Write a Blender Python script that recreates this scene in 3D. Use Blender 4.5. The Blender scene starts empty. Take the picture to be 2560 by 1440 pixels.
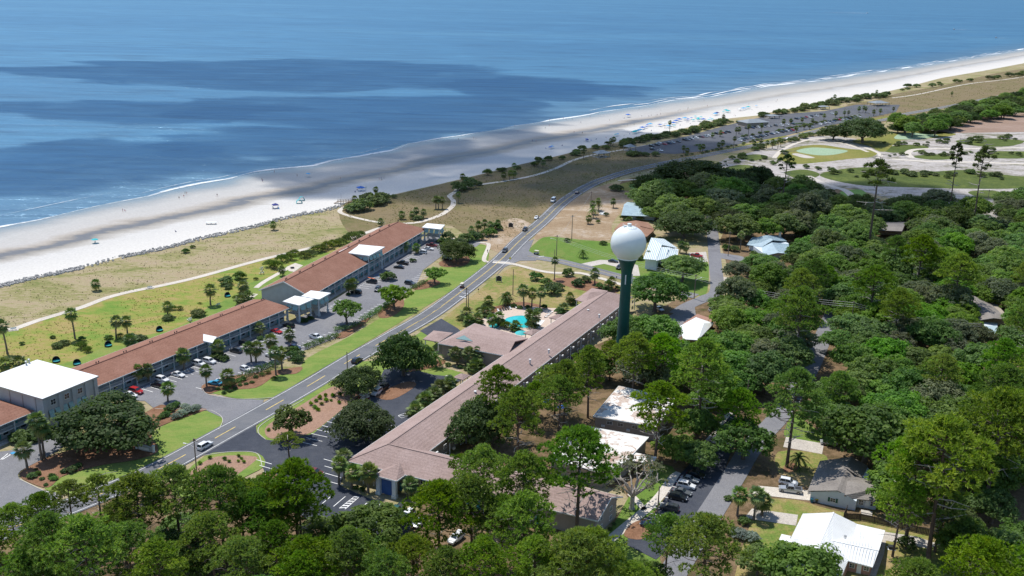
import bpy, bmesh, math, random
from mathutils import Vector, Matrix, noise as mnoise
random.seed(7)
PI = math.pi
# ---------------------------------------------------------------- camera, sky, sun, exposure
S = bpy.context.scene
COL = S.collection
FPX = 2400.0                                   # focal length in pixels of the 2560 wide photograph
PITCH = math.atan(760 / FPX)
ROLL = math.radians(1.32)
CAMH = 120.0
_f = Vector((0, math.cos(PITCH), -math.sin(PITCH)))
_u0 = Vector((0, math.sin(PITCH), math.cos(PITCH)))
_r = Vector((1, 0, 0)) * math.cos(ROLL) + _u0 * math.sin(ROLL)
_u = Vector((-1, 0, 0)) * math.sin(ROLL) + _u0 * math.cos(ROLL)
cam = bpy.data.cameras.new('camera')
cam.sensor_width = 36.0
cam.lens = 36.0 * FPX / 2560
cam.clip_start = 1.0
cam.clip_end = 60000.0
camo = bpy.data.objects.new('camera', cam)
COL.objects.link(camo)
camo.matrix_world = Matrix(((_r.x, _u.x, -_f.x, 0), (_r.y, _u.y, -_f.y, 0), (_r.z, _u.z, -_f.z, CAMH), (0, 0, 0, 1)))
S.camera = camo
SUN_EL = math.radians(66)
SUN_AZ = Vector((-0.66, 0.75)).normalized()    # where the sun stands, seen from the ground
SUN_DIR = Vector((SUN_AZ.x * math.cos(SUN_EL), SUN_AZ.y * math.cos(SUN_EL), math.sin(SUN_EL)))
W = bpy.data.worlds.new('World')
S.world = W
W.use_nodes = True
_bg = W.node_tree.nodes['Background']
_sk = W.node_tree.nodes.new('ShaderNodeTexSky')
_sk.sky_type = 'NISHITA'
_sk.sun_disc = False
_sk.sun_elevation = SUN_EL
_sk.sun_rotation = math.atan2(SUN_AZ.x, SUN_AZ.y)
_sk.air_density = 1.0
_sk.dust_density = 0.3
_sk.ozone_density = 3.0
W.node_tree.links.new(_sk.outputs[0], _bg.inputs[0])
_bg.inputs[1].default_value = 0.15
sl = bpy.data.lights.new('sun', 'SUN')
sl.energy = 4.6
sl.angle = math.radians(0.5)
sl.color = (1.0, 0.955, 0.88)
so = bpy.data.objects.new('sun', sl)
COL.objects.link(so)
so.rotation_euler = (-SUN_DIR).to_track_quat('-Z', 'Y').to_euler()
so.location = (0, 0, 300)
S.view_settings.view_transform = 'Standard'
S.view_settings.look = 'None'
S.view_settings.gamma = 1.0
S.view_settings.exposure = 0.0
S.view_settings.use_curve_mapping = False
S.render.engine = 'CYCLES'
S.cycles.max_bounces = 8
S.cycles.diffuse_bounces = 4
S.cycles.glossy_bounces = 2
S.cycles.transmission_bounces = 3
S.cycles.transparent_max_bounces = 12
S.cycles.caustics_reflective = False
S.cycles.caustics_refractive = False

# ---------------------------------------------------------------- helpers
def G(px, py, z=0.0):
    """world point at height z that the photograph shows at (px, py)"""
    d = _f * FPX + _r * (px - 1280) + _u * (720 - py)
    t = (z - CAMH) / d.z
    return Vector((d.x * t, d.y * t, z))
def tag(o, label=None, cat=None, group=None, kind=None):
    if label: o['label'] = label
    if cat: o['category'] = cat
    if group: o['group'] = group
    if kind: o['kind'] = kind
    return o
def empty(name, loc=(0, 0, 0), rz=0.0):
    o = bpy.data.objects.new(name, None)
    COL.objects.link(o)
    o.location = loc
    o.rotation_euler = (0, 0, rz)
    o.empty_display_size = 0.5
    return o
def children(o):
    return KIDS.get(o.name, [])
KIDS = {}
def link(o, parent=None):
    COL.objects.link(o)
    if parent is not None:
        o.parent = parent
        KIDS.setdefault(parent.name, []).append(o)
    return o
def copy_tree(o, parent=None):
    c = o.copy()
    link(c, parent)
    for ch in list(children(o)):
        copy_tree(ch, c)
    return c
class MB:
    """collects faces and links them as one mesh object"""
    def __init__(s):
        s.v = []; s.f = []; s.m = []; s.sm = False
    def add(s, vs, fs, mi=0):
        n = len(s.v)
        s.v += [tuple(v) for v in vs]
        s.f += [tuple(i + n for i in f) for f in fs]
        s.m += [mi] * len(fs)
        return s
    def box(s, c, d, rz=0.0, mi=0, tilt=None):
        x, y, z = d[0] / 2, d[1] / 2, d[2] / 2
        R = Matrix.Rotation(rz, 3, 'Z')
        if tilt: R = R @ Matrix.Rotation(tilt[1], 3, tilt[0])
        vs = [Vector(c) + R @ Vector((a * x, b * y, e * z)) for e in (-1, 1) for a, b in ((-1, -1), (1, -1), (1, 1), (-1, 1))]
        return s.add(vs, [(3, 2, 1, 0), (4, 5, 6, 7), (0, 1, 5, 4), (1, 2, 6, 5), (2, 3, 7, 6), (3, 0, 4, 7)], mi)
    def bar(s, a, b, w, h, mi=0):
        a = Vector(a); b = Vector(b); d = (b - a).normalized()
        up = Vector((0, 0, 1)) if abs(d.z) < 0.95 else Vector((0, 1, 0))
        x = d.cross(up).normalized() * (w / 2); y = x.cross(d).normalized() * (h / 2)
        vs = [p + q for p in (a, b) for q in (-x - y, x - y, x + y, -x + y)]
        return s.add(vs, [(3, 2, 1, 0), (4, 5, 6, 7), (0, 1, 5, 4), (1, 2, 6, 5), (2, 3, 7, 6), (3, 0, 4, 7)], mi)
    def tube(s, pts, rad, n=6, mi=0, cap=True):
        pts = [Vector(p) for p in pts]
        vs = []; fs = []
        for i, p in enumerate(pts):
            d = (pts[min(i + 1, len(pts) - 1)] - pts[max(i - 1, 0)]).normalized()
            up = Vector((0, 0, 1)) if abs(d.z) < 0.9 else Vector((1, 0, 0))
            x = d.cross(up).normalized(); y = x.cross(d).normalized()
            r = rad[i] if isinstance(rad, (list, tuple)) else rad
            vs += [p + x * (r * math.cos(2 * PI * k / n)) + y * (r * math.sin(2 * PI * k / n)) for k in range(n)]
        for i in range(len(pts) - 1):
            for k in range(n):
                a = i * n + k; b = i * n + (k + 1) % n
                fs.append((a, b, b + n, a + n))
        if cap:
            fs.append(tuple(range(n)))
            fs.append(tuple(range((len(pts) - 1) * n, len(pts) * n))[::-1])
        return s.add(vs, fs, mi)
    def lathe(s, prof, n=16, c=(0, 0, 0), mi=0):
        c = Vector(c); vs = []; fs = []
        for r, z in prof:
            vs += [c + Vector((r * math.cos(2 * PI * k / n), r * math.sin(2 * PI * k / n), z)) for k in range(n)]
        for i in range(len(prof) - 1):
            for k in range(n):
                a = i * n + k; b = i * n + (k + 1) % n
                fs.append((a, b, b + n, a + n))
        if prof[-1][0] > 1e-4: fs.append(tuple(range((len(prof) - 1) * n, len(prof) * n)))
        return s.add(vs, fs, mi)
    def prism(s, poly, z0, z1, mi=0):
        n = len(poly)
        vs = [(p[0], p[1], z0) for p in poly] + [(p[0], p[1], z1) for p in poly]
        a = sum(poly[i][0] * poly[(i + 1) % n][1] - poly[(i + 1) % n][0] * poly[i][1] for i in range(n))
        idx = list(range(n)) if a > 0 else list(range(n))[::-1]
        fs = [tuple(idx[::-1]), tuple(i + n for i in idx)]
        for k in range(n):
            i, j = idx[k], idx[(k + 1) % n]
            fs.append((i, j, j + n, i + n))
        return s.add(vs, fs, mi)
    def slab(s, poly3, t, mi=0):
        """a flat or sloping 3D polygon given thickness t downwards"""
        n = len(poly3); P = [Vector(p) for p in poly3]
        a = sum(P[i].x * P[(i + 1) % n].y - P[(i + 1) % n].x * P[i].y for i in range(n))
        if a < 0: P = P[::-1]
        vs = P + [p - Vector((0, 0, t)) for p in P]
        fs = [tuple(range(n)), tuple(range(2 * n - 1, n - 1, -1))]
        for i in range(n):
            j = (i + 1) % n
            fs.append((j, i, i + n, j + n))
        return s.add(vs, fs, mi)
    def mesh(s, name, mats):
        me = bpy.data.meshes.new(name)
        me.from_pydata(s.v, [], s.f)
        for m in (mats if isinstance(mats, (list, tuple)) else [mats]): me.materials.append(m)
        if any(s.m): me.polygons.foreach_set('material_index', s.m)
        if s.sm: me.polygons.foreach_set('use_smooth', [True] * len(me.polygons))
        me.update()
        return me
    def build(s, name, mats, parent=None):
        return link(bpy.data.objects.new(name, s.mesh(name, mats)), parent)
def spline(pts, n=8, closed=False):
    """Catmull-Rom through 2D/3D points"""
    P = [Vector(p).to_3d() if len(p) < 3 else Vector(p) for p in pts]
    out = []; m = len(P)
    for i in range(m if closed else m - 1):
        if closed: a, b, c, d = P[i - 1], P[i], P[(i + 1) % m], P[(i + 2) % m]
        else: a, b, c, d = P[max(i - 1, 0)], P[i], P[i + 1], P[min(i + 2, m - 1)]
        for k in range(n):
            t = k / n
            out.append(0.5 * (2 * b + (c - a) * t + (2 * a - 5 * b + 4 * c - d) * t * t + (3 * b - a - 3 * c + d) * t ** 3))
    if not closed: out.append(P[-1])
    return out
def pix(pts, z=0.0):
    return [G(p[0], p[1], z) for p in pts]
def ribbon(pts, w0, w1, z):
    """strip along a world polyline from lateral offset w0 (left) to w1 (right)"""
    L = []; R = []
    for i, p in enumerate(pts):
        d = (pts[min(i + 1, len(pts) - 1)] - pts[max(i - 1, 0)]); d.z = 0; d.normalize()
        n = Vector((d.y, -d.x, 0))
        L.append(Vector((p.x, p.y, z)) + n * w0); R.append(Vector((p.x, p.y, z)) + n * w1)
    return L, R
def strip_mb(mb, L, R, mi=0):
    n = len(L)
    mb.add(L + R, [(i, i + n, i + n + 1, i + 1) for i in range(n - 1)], mi)
    return mb
def sheet(name, pts, z, mat, kind='structure', smooth=0, world=False, label=None):
    P = [Vector((p[0], p[1], z)) for p in pts] if world else pix(pts, 0.0)
    if smooth: P = spline(P, smooth, True)
    bm = bmesh.new()
    vs = [bm.verts.new((p.x, p.y, z)) for p in P]
    f = bm.faces.new(vs)
    bmesh.ops.triangulate(bm, faces=[f])
    bmesh.ops.recalc_face_normals(bm, faces=bm.faces)
    me = bpy.data.meshes.new(name)
    if bm.faces and sum(fc.normal.z for fc in bm.faces) < 0: bmesh.ops.reverse_faces(bm, faces=bm.faces)
    bm.to_mesh(me); bm.free()
    me.materials.append(mat)
    o = link(bpy.data.objects.new(name, me))
    if kind: o['kind'] = kind
    return o

# ---------------------------------------------------------------- materials
def nodes(name):
    m = bpy.data.materials.new(name); m.use_nodes = True
    nt = m.node_tree
    return m, nt, nt.nodes['Principled BSDF'], nt.nodes['Material Output']
def N(nt, t, **kw):
    n = nt.nodes.new('ShaderNode' + t)
    for k, v in kw.items():
        if k in n.inputs.keys(): n.inputs[k].default_value = v
        else: setattr(n, k, v)
    return n
def noise(nt, scale, detail=3.0, rough=0.55, vec=None, dist=0.0):
    n = N(nt, 'TexNoise'); n.inputs['Scale'].default_value = scale; n.inputs['Detail'].default_value = detail
    n.inputs['Roughness'].default_value = rough; n.inputs['Distortion'].default_value = dist
    if vec is not None: nt.links.new(vec, n.inputs['Vector'])
    return n.outputs['Fac']
def ramp(nt, fac, stops, interp='LINEAR'):
    r = N(nt, 'ValToRGB'); r.color_ramp.interpolation = interp
    e = r.color_ramp.elements
    while len(e) < len(stops): e.new(0.5)
    for i, (p, c) in enumerate(stops):
        e[i].position = p; e[i].color = (c[0], c[1], c[2], 1) if hasattr(c, '__len__') else (c, c, c, 1)
    nt.links.new(fac, r.inputs['Fac'])
    return r.outputs['Color']
def mix(nt, fac, a, b, mode='MIX'):
    m = N(nt, 'MixRGB', blend_type=mode)
    for s, x in ((m.inputs[0], fac), (m.inputs[1], a), (m.inputs[2], b)):
        if isinstance(x, (int, float)): s.default_value = x
        elif isinstance(x, (tuple, list)): s.default_value = (x[0], x[1], x[2], 1)
        else: nt.links.new(x, s)
    return m.outputs[0]
def math_(nt, op, a, b=0.0, clamp=False):
    m = N(nt, 'Math', operation=op, use_clamp=clamp)
    for s, x in ((m.inputs[0], a), (m.inputs[1], b)):
        if isinstance(x, (int, float)): s.default_value = x
        else: nt.links.new(x, s)
    return m.outputs[0]
def objco(nt):
    return N(nt, 'TexCoord').outputs['Object']
def bump(nt, bs, h, dist=0.1, strength=0.5):
    b = N(nt, 'Bump'); b.inputs['Distance'].default_value = dist; b.inputs['Strength'].default_value = strength
    nt.links.new(h, b.inputs['Height']); nt.links.new(b.outputs[0], bs.inputs['Normal'])
def simple(name, c, rough=0.6, var=0.12, scale=1.5, spec=0.4, metal=0.0, big=0.0):
    """plain paint or plaster with some unevenness"""
    m, nt, bs, out = nodes(name)
    v = objco(nt)
    f = noise(nt, scale, 4, 0.6, v)
    lo = tuple(max(0, x * (1 - var)) for x in c); hi = tuple(min(1, x * (1 + var)) for x in c)
    col = ramp(nt, f, [(0.3, lo), (0.7, hi)])
    nt.links.new(col, bs.inputs['Base Color'])
    bs.inputs['Roughness'].default_value = rough
    bs.inputs['Specular IOR Level'].default_value = spec
    bs.inputs['Metallic'].default_value = metal
    return m
def patchy(name, cols, s1, s2, s3=None, rough=0.95, bmp=0.0, stretch=None):
    """ground: three or more colours in patches of size 1/s1, broken up at 1/s2, grain at s3"""
    m, nt, bs, out = nodes(name)
    v = objco(nt)
    if stretch:
        mp = N(nt, 'Mapping'); mp.inputs['Rotation'].default_value = (0, 0, stretch[0]); mp.inputs['Scale'].default_value = (1, stretch[1], 1)
        nt.links.new(v, mp.inputs['Vector']); v = mp.outputs[0]
    a = noise(nt, s1, 4, 0.65, v, 0.6); b = noise(nt, s2, 5, 0.7, v)
    f = math_(nt, 'ADD', math_(nt, 'MULTIPLY', a, 0.6), math_(nt, 'MULTIPLY', b, 0.4))
    k = len(cols)
    col = ramp(nt, f, [(0.34 + 0.32 * i / max(1, k - 1), c) for i, c in enumerate(cols)])
    if s3:
        g = noise(nt, s3, 3, 0.7, v)
        col = mix(nt, 1.0, col, ramp(nt, g, [(0.25, 0.62), (0.75, 1.35)]), 'MULTIPLY')
        if bmp: bump(nt, bs, g, bmp, 0.6)
    nt.links.new(col, bs.inputs['Base Color'])
    bs.inputs['Roughness'].default_value = rough
    bs.inputs['Specular IOR Level'].default_value = 0.15
    return m
M = {}
M['dune'] = patchy('dune_grass', [(.13, .17, .045), (.19, .20, .07), (.27, .245, .11), (.36, .30, .185), (.34, .265, .165), (.48, .42, .35)], .030, .30, 2.2, bmp=.12, stretch=(-.35, 1.8))
M['scrub'] = patchy('scrub_field', [(.12, .125, .045), (.18, .15, .07), (.215, .165, .095), (.16, .13, .07)], .03, .3, 2.6, bmp=.15)
M['meadow'] = patchy('back_meadow', [(.12, .22, .035), (.17, .25, .045), (.26, .26, .065), (.35, .26, .11), (.20, .265, .05)], .04, .25, 2.5, bmp=.08, stretch=(-.35, 1.6))
M['lawn'] = patchy('mown_lawn', [(.115, .20, .04), (.155, .24, .05), (.21, .265, .065), (.24, .25, .08)], .05, .4, 3.0, bmp=.05, stretch=(-1.1, 3.0))
M['lawn_dry'] = patchy('dry_lawn', [(.11, .19, .035), (.17, .215, .05), (.27, .23, .085), (.36, .265, .14), (.20, .22, .06)], .05, .4, 2.5, bmp=.05)
M['lawn_house'] = patchy('house_lawn', [(.10, .19, .03), (.13, .21, .04), (.19, .21, .06)], .05, .4, 2.5, bmp=.05)
M['bare'] = patchy('bare_soil', [(.25, .17, .10), (.33, .24, .15), (.50, .42, .34)], .05, .35, 2.0, bmp=.06)
M['litter'] = patchy('forest_floor', [(.07, .08, .02), (.12, .085, .045), (.22, .15, .09), (.16, .15, .045)], .08, .5, 2.5, bmp=.1)
M['mulch'] = patchy('bark_mulch', [(.15, .078, .045), (.23, .125, .075), (.29, .165, .105)], .15, .8, 4.0, bmp=.06)
M['pinkmulch'] = patchy('pine_straw', [(.27, .165, .115), (.34, .215, .155), (.30, .18, .12)], .15, .8, 4.0, bmp=.05)
M['asphalt_old'] = patchy('aged_asphalt', [(.165, .165, .178), (.205, .205, .218), (.235, .232, .24)], .06, .5, 5.0, rough=.85)
M['asphalt_road'] = patchy('road_asphalt', [(.12, .125, .138), (.155, .16, .172), (.185, .185, .192)], .06, .5, 5.0, rough=.85, stretch=(-1.1, 4.0))
M['asphalt_new'] = patchy('fresh_asphalt', [(.040, .046, .062), (.058, .065, .083), (.078, .084, .10)], .06, .5, 5.0, rough=.8)
M['concrete'] = patchy('pale_concrete', [(.42, .38, .34), (.50, .46, .41), (.55, .51, .46)], .1, .6, 4.0)
M['path'] = patchy('path_concrete', [(.50, .45, .39), (.58, .53, .46), (.62, .57, .51)], .1, .6, 4.0)
M['golfsand'] = patchy('golf_waste_sand', [(.08, .11, .045), (.17, .165, .10), (.33, .30, .27), (.46, .43, .41), (.37, .335, .305), (.15, .14, .085)], .030, .22, .8, bmp=.15, stretch=(.25, 1.7))
M['golfgreen'] = patchy('putting_green', [(.13, .24, .06), (.17, .28, .08)], .03, .2, 1.0)
M['palegreen'] = patchy('pale_putting_green', [(.27, .38, .25), (.33, .43, .30)], .03, .2, 1.0)
M['fairway'] = patchy('golf_rough', [(.12, .15, .03), (.20, .20, .05), (.26, .22, .07)], .02, .2, 1.0)
M['marsh'] = patchy('marsh_scrub', [(.05, .08, .02), (.09, .12, .03), (.14, .17, .04)], .05, .3, 1.5, bmp=.3)
M['redfield'] = patchy('bare_field', [(.23, .16, .12), (.30, .21, .16), (.38, .29, .25)], .01, .1, .8, stretch=(.25, 4.0))
M['yellow'] = simple('yellow_paint', (.62, .47, .16), .8, .25, .8)
M['white_line'] = simple('white_paint_line', (.78, .78, .76), .8, .2, .8)
M['blue_line'] = simple('blue_paint_line', (.05, .30, .55), .8, .15, .8)
M['asphalt_mid'] = patchy('car_park_asphalt', [(.085, .09, .10), (.11, .115, .13), (.13, .135, .145)], .03, .3, 2.0, rough=.85)
M['kerb'] = simple('kerb_concrete', (.52, .49, .44), .85, .12, 1.0)

# ================================================================ SETTING: ground, beach, sea, roads
SHORE = [(-420,668),(-200,612),(0,567),(90,550),(175,530),(250,512),(310,500),(375,489),(430,475),(500,460),(575,447),(640,431),(700,422),(780,414),(825,401),(900,390),(975,375),(1015,359),(1150,340),(1280,317),(1375,300),(1415,294),(1480,285),(1505,280),(1565,270),(1630,261),(1680,251),(1780,241),(1920,215),(2053,200),(2153,185),(2270,170),(2413,147),(2553,125),(2800,88),(3300,28)]
DUNE = [(-420,830),(-200,768),(0,715),(83,695),(200,670),(300,643),(400,623),(500,597),(640,565),(697,548),(760,534),(807,527),(847,515),(900,500),(975,488),(1100,460),(1200,436),(1280,416),(1342,402),(1405,387),(1467,371),(1530,358),(1590,345),(1630,337),(1705,322),(1742,313),(1780,303),(1830,295),(1892,289),(1920,282),(2020,263),(2087,251),(2180,237),(2253,221),(2353,195),(2453,178),(2560,158),(2800,112),(3300,50)]
def interp(tab, x):
    for i in range(len(tab) - 1):
        a, b = tab[i], tab[i + 1]
        if x <= b[0]: return a[1] + (b[1] - a[1]) * (x - a[0]) / (b[0] - a[0])
    return tab[-1][1]
SEA_Z = -0.9
# ground: one big sheet whose seaward rim is the dune edge
rim = pix(DUNE)
far = rim[-1]
gp = [(p.x, p.y) for p in rim] + [(far.x + 6000, far.y + 9000), (far.x + 9000, far.y - 500), (6000, -200), (-900, -200), (rim[0].x - 500, rim[0].y)]
sheet('ground', gp, 0.0, M['dune'], world=True)

# beach: grid between dune edge (t=1) and shoreline (t=0), sloping on under the sea
def beach_mat():
    m, nt, bs, out = nodes('beach_sand')
    v = objco(nt)
    at = N(nt, 'Attribute', attribute_name='t').outputs['Fac']
    sx = N(nt, 'Attribute', attribute_name='s').outputs['Fac']
    mp = N(nt, 'Mapping'); mp.inputs['Rotation'].default_value = (0, 0, -1.05); mp.inputs['Scale'].default_value = (1, 3.2, 1)
    nt.links.new(v, mp.inputs['Vector'])
    n1 = noise(nt, .011, 4, .6, mp.outputs[0], .4); n2 = noise(nt, .09, 4, .65, mp.outputs[0]); n3 = noise(nt, .9, 3, .6, v)
    w = math_(nt, 'ADD', at, math_(nt, 'MULTIPLY', math_(nt, 'SUBTRACT', n1, .5), .22))
    w = math_(nt, 'ADD', w, math_(nt, 'MULTIPLY', math_(nt, 'SUBTRACT', n2, .5), .10))
    col = ramp(nt, w, [(.0, (.13, .19, .23)), (.08, (.23, .27, .29)), (.16, (.34, .345, .34)), (.24, (.43, .42, .40)), (.40, (.45, .43, .405)), (.465, (.38, .34, .295)), (.50, (.27, .235, .195)), (.525, (.15, .145, .145)), (.565, (.14, .14, .145)), (.59, (.27, .24, .20)), (.64, (.40, .375, .34)), (.70, (.55, .535, .51)), (1.0, (.63, .605, .56))])
    # farther up the coast the trough runs out and the whole upper beach is dry
    col2 = ramp(nt, w, [(.0, (.13, .19, .23)), (.10, (.26, .29, .30)), (.25, (.36, .35, .325)), (.40, (.44, .42, .385)), (.48, (.34, .315, .28)), (.56, (.48, .455, .415)), (.75, (.58, .555, .52)), (1.0, (.63, .60, .55))])
    k = ramp(nt, math_(nt, 'ADD', sx, math_(nt, 'MULTIPLY', math_(nt, 'SUBTRACT', n1, .5), .05)), [(.63, 0.0), (.70, 1.0)])
    col = mix(nt, k, col, col2)
    col = mix(nt, 1.0, col, ramp(nt, n3, [(.3, .90), (.7, 1.08)]), 'MULTIPLY')
    nt.links.new(col, bs.inputs['Base Color'])
    nt.links.new(ramp(nt, w, [(.0, .25), (.15, .55), (.45, .75), (.52, .40), (.60, .5), (.68, .95)]), bs.inputs['Roughness'])
    bs.inputs['Specular IOR Level'].default_value = .3
    return m
xs = list(range(-420, 2900, 12))
ts = [-.5, -.25, -.1, -.03, 0, .04, .08, .13, .2, .28, .36, .44, .5, .56, .62, .68, .76, .85, .93, 1.0, 1.06]
vs = []; fs = []; tv = []; sv = []
for x in xs:
    a = G(x, interp(SHORE, x), SEA_Z); b = G(x, interp(DUNE, x), 0)
    for t in ts:
        p = a.lerp(b, t); p.z = SEA_Z + (0 - SEA_Z) * t if t >= 0 else SEA_Z + 6 * t
        if t > 1: p.z = -0.12
        if .5 < t < .64: p.z -= .12
        vs.append(p); tv.append(t); sv.append(x / 2560)
nt_ = len(ts)
for i in range(len(xs) - 1):
    for j in range(nt_ - 1):
        a = i * nt_ + j
        fs.append((a, a + nt_, a + nt_ + 1, a + 1))
mb = MB().add(vs, fs); mb.sm = True
beach = mb.build('beach', beach_mat()); beach['kind'] = 'structure'
for nm, dat in (('t', tv), ('s', sv)):
    at = beach.data.attributes.new(nm, 'FLOAT', 'POINT'); at.data.foreach_set('value', dat)

# sea
def sea_mat():
    m, nt, bs, out = nodes('sea_water')
    v = objco(nt)
    mp = N(nt, 'Mapping'); mp.inputs['Rotation'].default_value = (0, 0, .06); mp.inputs['Scale'].default_value = (.16, 1, 1)
    nt.links.new(v, mp.inputs['Vector']); sv_ = mp.outputs[0]
    swell = noise(nt, .055, 5, .62, sv_, .8)
    chop = noise(nt, .42, 3, .7, sv_, .3)
    broad = noise(nt, .0028, 4, .55, sv_, .6)
    murk = noise(nt, .006, 3, .5, v)
    col = ramp(nt, broad, [(.35, (.030, .105, .175)), (.55, (.044, .135, .21)), (.7, (.062, .165, .235))])
    at = N(nt, 'Attribute', attribute_name='shore').outputs['Fac']
    shallow = math_(nt, 'ADD', at, math_(nt, 'MULTIPLY', math_(nt, 'SUBTRACT', murk, .5), .35))
    col = mix(nt, ramp(nt, shallow, [(.15, 0.0), (.95, .85)]), col, (.095, .15, .17))
    col = mix(nt, 1.0, col, ramp(nt, swell, [(.33, .42), (.46, .88), (.56, 1.08), (.70, 1.5)]), 'MULTIPLY')
    nt.nodes.remove(bs)
    h = math_(nt, 'ADD', math_(nt, 'MULTIPLY', swell, 1.0), math_(nt, 'MULTIPLY', chop, .35))
    bp = N(nt, 'Bump'); bp.inputs['Distance'].default_value = 1.8; bp.inputs['Strength'].default_value = .8
    nt.links.new(h, bp.inputs['Height'])
    df = N(nt, 'BsdfDiffuse'); gl = N(nt, 'BsdfGlossy'); gl.inputs['Roughness'].default_value = .28
    gl.inputs['Color'].default_value = (.38, .59, .80, 1)
    fr = N(nt, 'Fresnel'); fr.inputs['IOR'].default_value = 1.33
    mx = N(nt, 'MixShader')
    for q in (df, gl, fr): nt.links.new(bp.outputs[0], q.inputs['Normal'])
    nt.links.new(col, df.inputs['Color']); nt.links.new(math_(nt, 'MINIMUM', fr.outputs[0], .42), mx.inputs[0])
    nt.links.new(df.outputs[0], mx.inputs[1]); nt.links.new(gl.outputs[0], mx.inputs[2])
    nt.links.new(mx.outputs[0], out.inputs['Surface'])
    return m
vs = []; fs = []; av = []
offs = [-40, 0, 14, 30, 55, 90, 140, 220, 400, 900, 2500, 9000, 40000]
shx = list(range(-420, 3301, 60))
sp = [G(x, interp(SHORE, x), SEA_Z) for x in shx]
nrm = Vector((-.80, .60, 0))
sp = [sp[0] + (sp[0] - sp[1]) * 60] + sp + [sp[-1] + (sp[-1] - sp[-2]).normalized() * 30000]
for p in sp:
    for o_ in offs:
        q = p + nrm * o_; vs.append((q.x, q.y, SEA_Z)); av.append(max(0.0, 1 - max(0, o_) / 140))
k = len(offs)
for i in range(len(sp) - 1):
    for j in range(k - 1):
        a = i * k + j
        fs.append((a, a + 1, a + k + 1, a + k))
sea = MB().add(vs, fs).build('sea', sea_mat()); sea['kind'] = 'structure'
at = sea.data.attributes.new('shore', 'FLOAT', 'POINT'); at.data.foreach_set('value', av)

# surf: low ridges of broken white water along the waterline
def foam_mat():
    m, nt, bs, out = nodes('sea_foam')
    v = objco(nt)
    mp = N(nt, 'Mapping'); mp.inputs['Rotation'].default_value = (0, 0, -1.05); mp.inputs['Scale'].default_value = (1, 2.2, 1)
    nt.links.new(v, mp.inputs['Vector'])
    n1 = noise(nt, .16, 5, .7, mp.outputs[0], .5); n2 = noise(nt, .02, 2, .5, v)
    at = N(nt, 'Attribute', attribute_name='edge').outputs['Fac']
    f = math_(nt, 'ADD', math_(nt, 'MULTIPLY', n1, .7), math_(nt, 'MULTIPLY', n2, .5))
    f = math_(nt, 'MULTIPLY', f, at)
    al = ramp(nt, f, [(.40, 0.0), (.66, .95)])
    bs.inputs['Base Color'].default_value = (.80, .83, .84, 1)
    bs.inputs['Roughness'].default_value = .9
    tr = N(nt, 'BsdfTransparent'); mx = N(nt, 'MixShader')
    nt.links.new(al, mx.inputs[0]); nt.links.new(tr.outputs[0], mx.inputs[1]); nt.links.new(bs.outputs[0], mx.inputs[2])
    nt.links.new(mx.outputs[0], out.inputs['Surface'])
    return m
def surf(name, off, width, z, x0, x1, seed, gain=1.0):
    vs = []; fs = []; ev = []
    xs_ = list(range(x0, x1, 8)); prof = [(-1, 0), (-.45, .9), (0, 1), (.5, .8), (1, 0)]
    for x in xs_:
        p = G(x, interp(SHORE, x), SEA_Z)
        q = G(x + 8, interp(SHORE, x + 8), SEA_Z)
        d = (q - p).normalized(); n = Vector((-d.y, d.x, 0))
        wob = mnoise.noise((p.x * .02 + seed, p.y * .02, 0)) * width * .7
        amp = (.35 + 1.3 * abs(mnoise.noise((p.x * .013, p.y * .013 + seed, 3)))) * gain
        ends = min(1.0, (x - x0) / 60, (x1 - x) / 60)
        for u_, e in prof:
            c = p + n * (off + wob + u_ * width * .5 * amp)
            vs.append((c.x, c.y, SEA_Z + z + .25 * e * (1 if off > 2 else .4))); ev.append(e * min(1.25, .75 + amp * .35) * ends)
    for i in range(len(xs_) - 1):
        for j in range(4):
            a = i * 5 + j
            fs.append((a, a + 1, a + 6, a + 5))
    mb = MB().add(vs, fs); mb.sm = True
    o = mb.build(name, FOAM); o['kind'] = 'stuff'
    at = o.data.attributes.new('edge', 'FLOAT', 'POINT'); at.data.foreach_set('value', ev)
FOAM = foam_mat()
surf('surf_foam', -.5, 7.5, .06, -420, 2900, 1.3, 1.15)
surf('surf_foam', 8, 4.5, .10, 250, 1240, 5.1, .55)
surf('surf_foam', 16, 7, .10, 1450, 2900, 8.4, .9)
surf('surf_foam', 7, 7, .10, 1560, 2900, 2.2, 1.4)
surf('surf_foam', 22, 4, .10, -300, 420, 9.9, .45)

# ---- planted and bare zones of the ground (each on its own level)
sheet('meadow', [(-300,930),(0,834),(100,803),(200,773),(267,746),(333,730),(400,718),(500,695),(640,656),(745,630),(800,612),(868,600),(900,640),(640,745),(300,905),(-300,1110)], .03, M['meadow'], smooth=4)
sheet('lawn', [(-60,938),(60,930),(150,912),(215,890),(262,868),(320,862),(352,842),(420,826),(480,800),(520,770),(560,752),(600,730),(628,706),(690,690),(740,660),(800,640),(830,650),(640,760),(300,905),(-60,1050)], .06, M['lawn'], smooth=5)
sheet('scrub_field', [(850,548),(860,510),(905,497),(985,487),(1105,460),(1205,436),(1285,415),(1345,401),(1410,386),(1475,371),(1540,360),(1640,385),(1800,372),(1890,366),(1800,384),(1650,420),(1560,440),(1480,470),(1420,503),(1380,530),(1345,560),(1300,605),(1190,600),(1110,560),(1000,590),(900,600)], .03, M['scrub'], smooth=4)
sheet('scrub_field', [(2085,330),(2200,308),(2300,285),(2420,258),(2560,228),(2800,180),(2800,150),(2560,172),(2450,192),(2350,215),(2250,232),(2180,252),(2120,262),(2080,300)], .03, M['scrub'], smooth=4)
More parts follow.
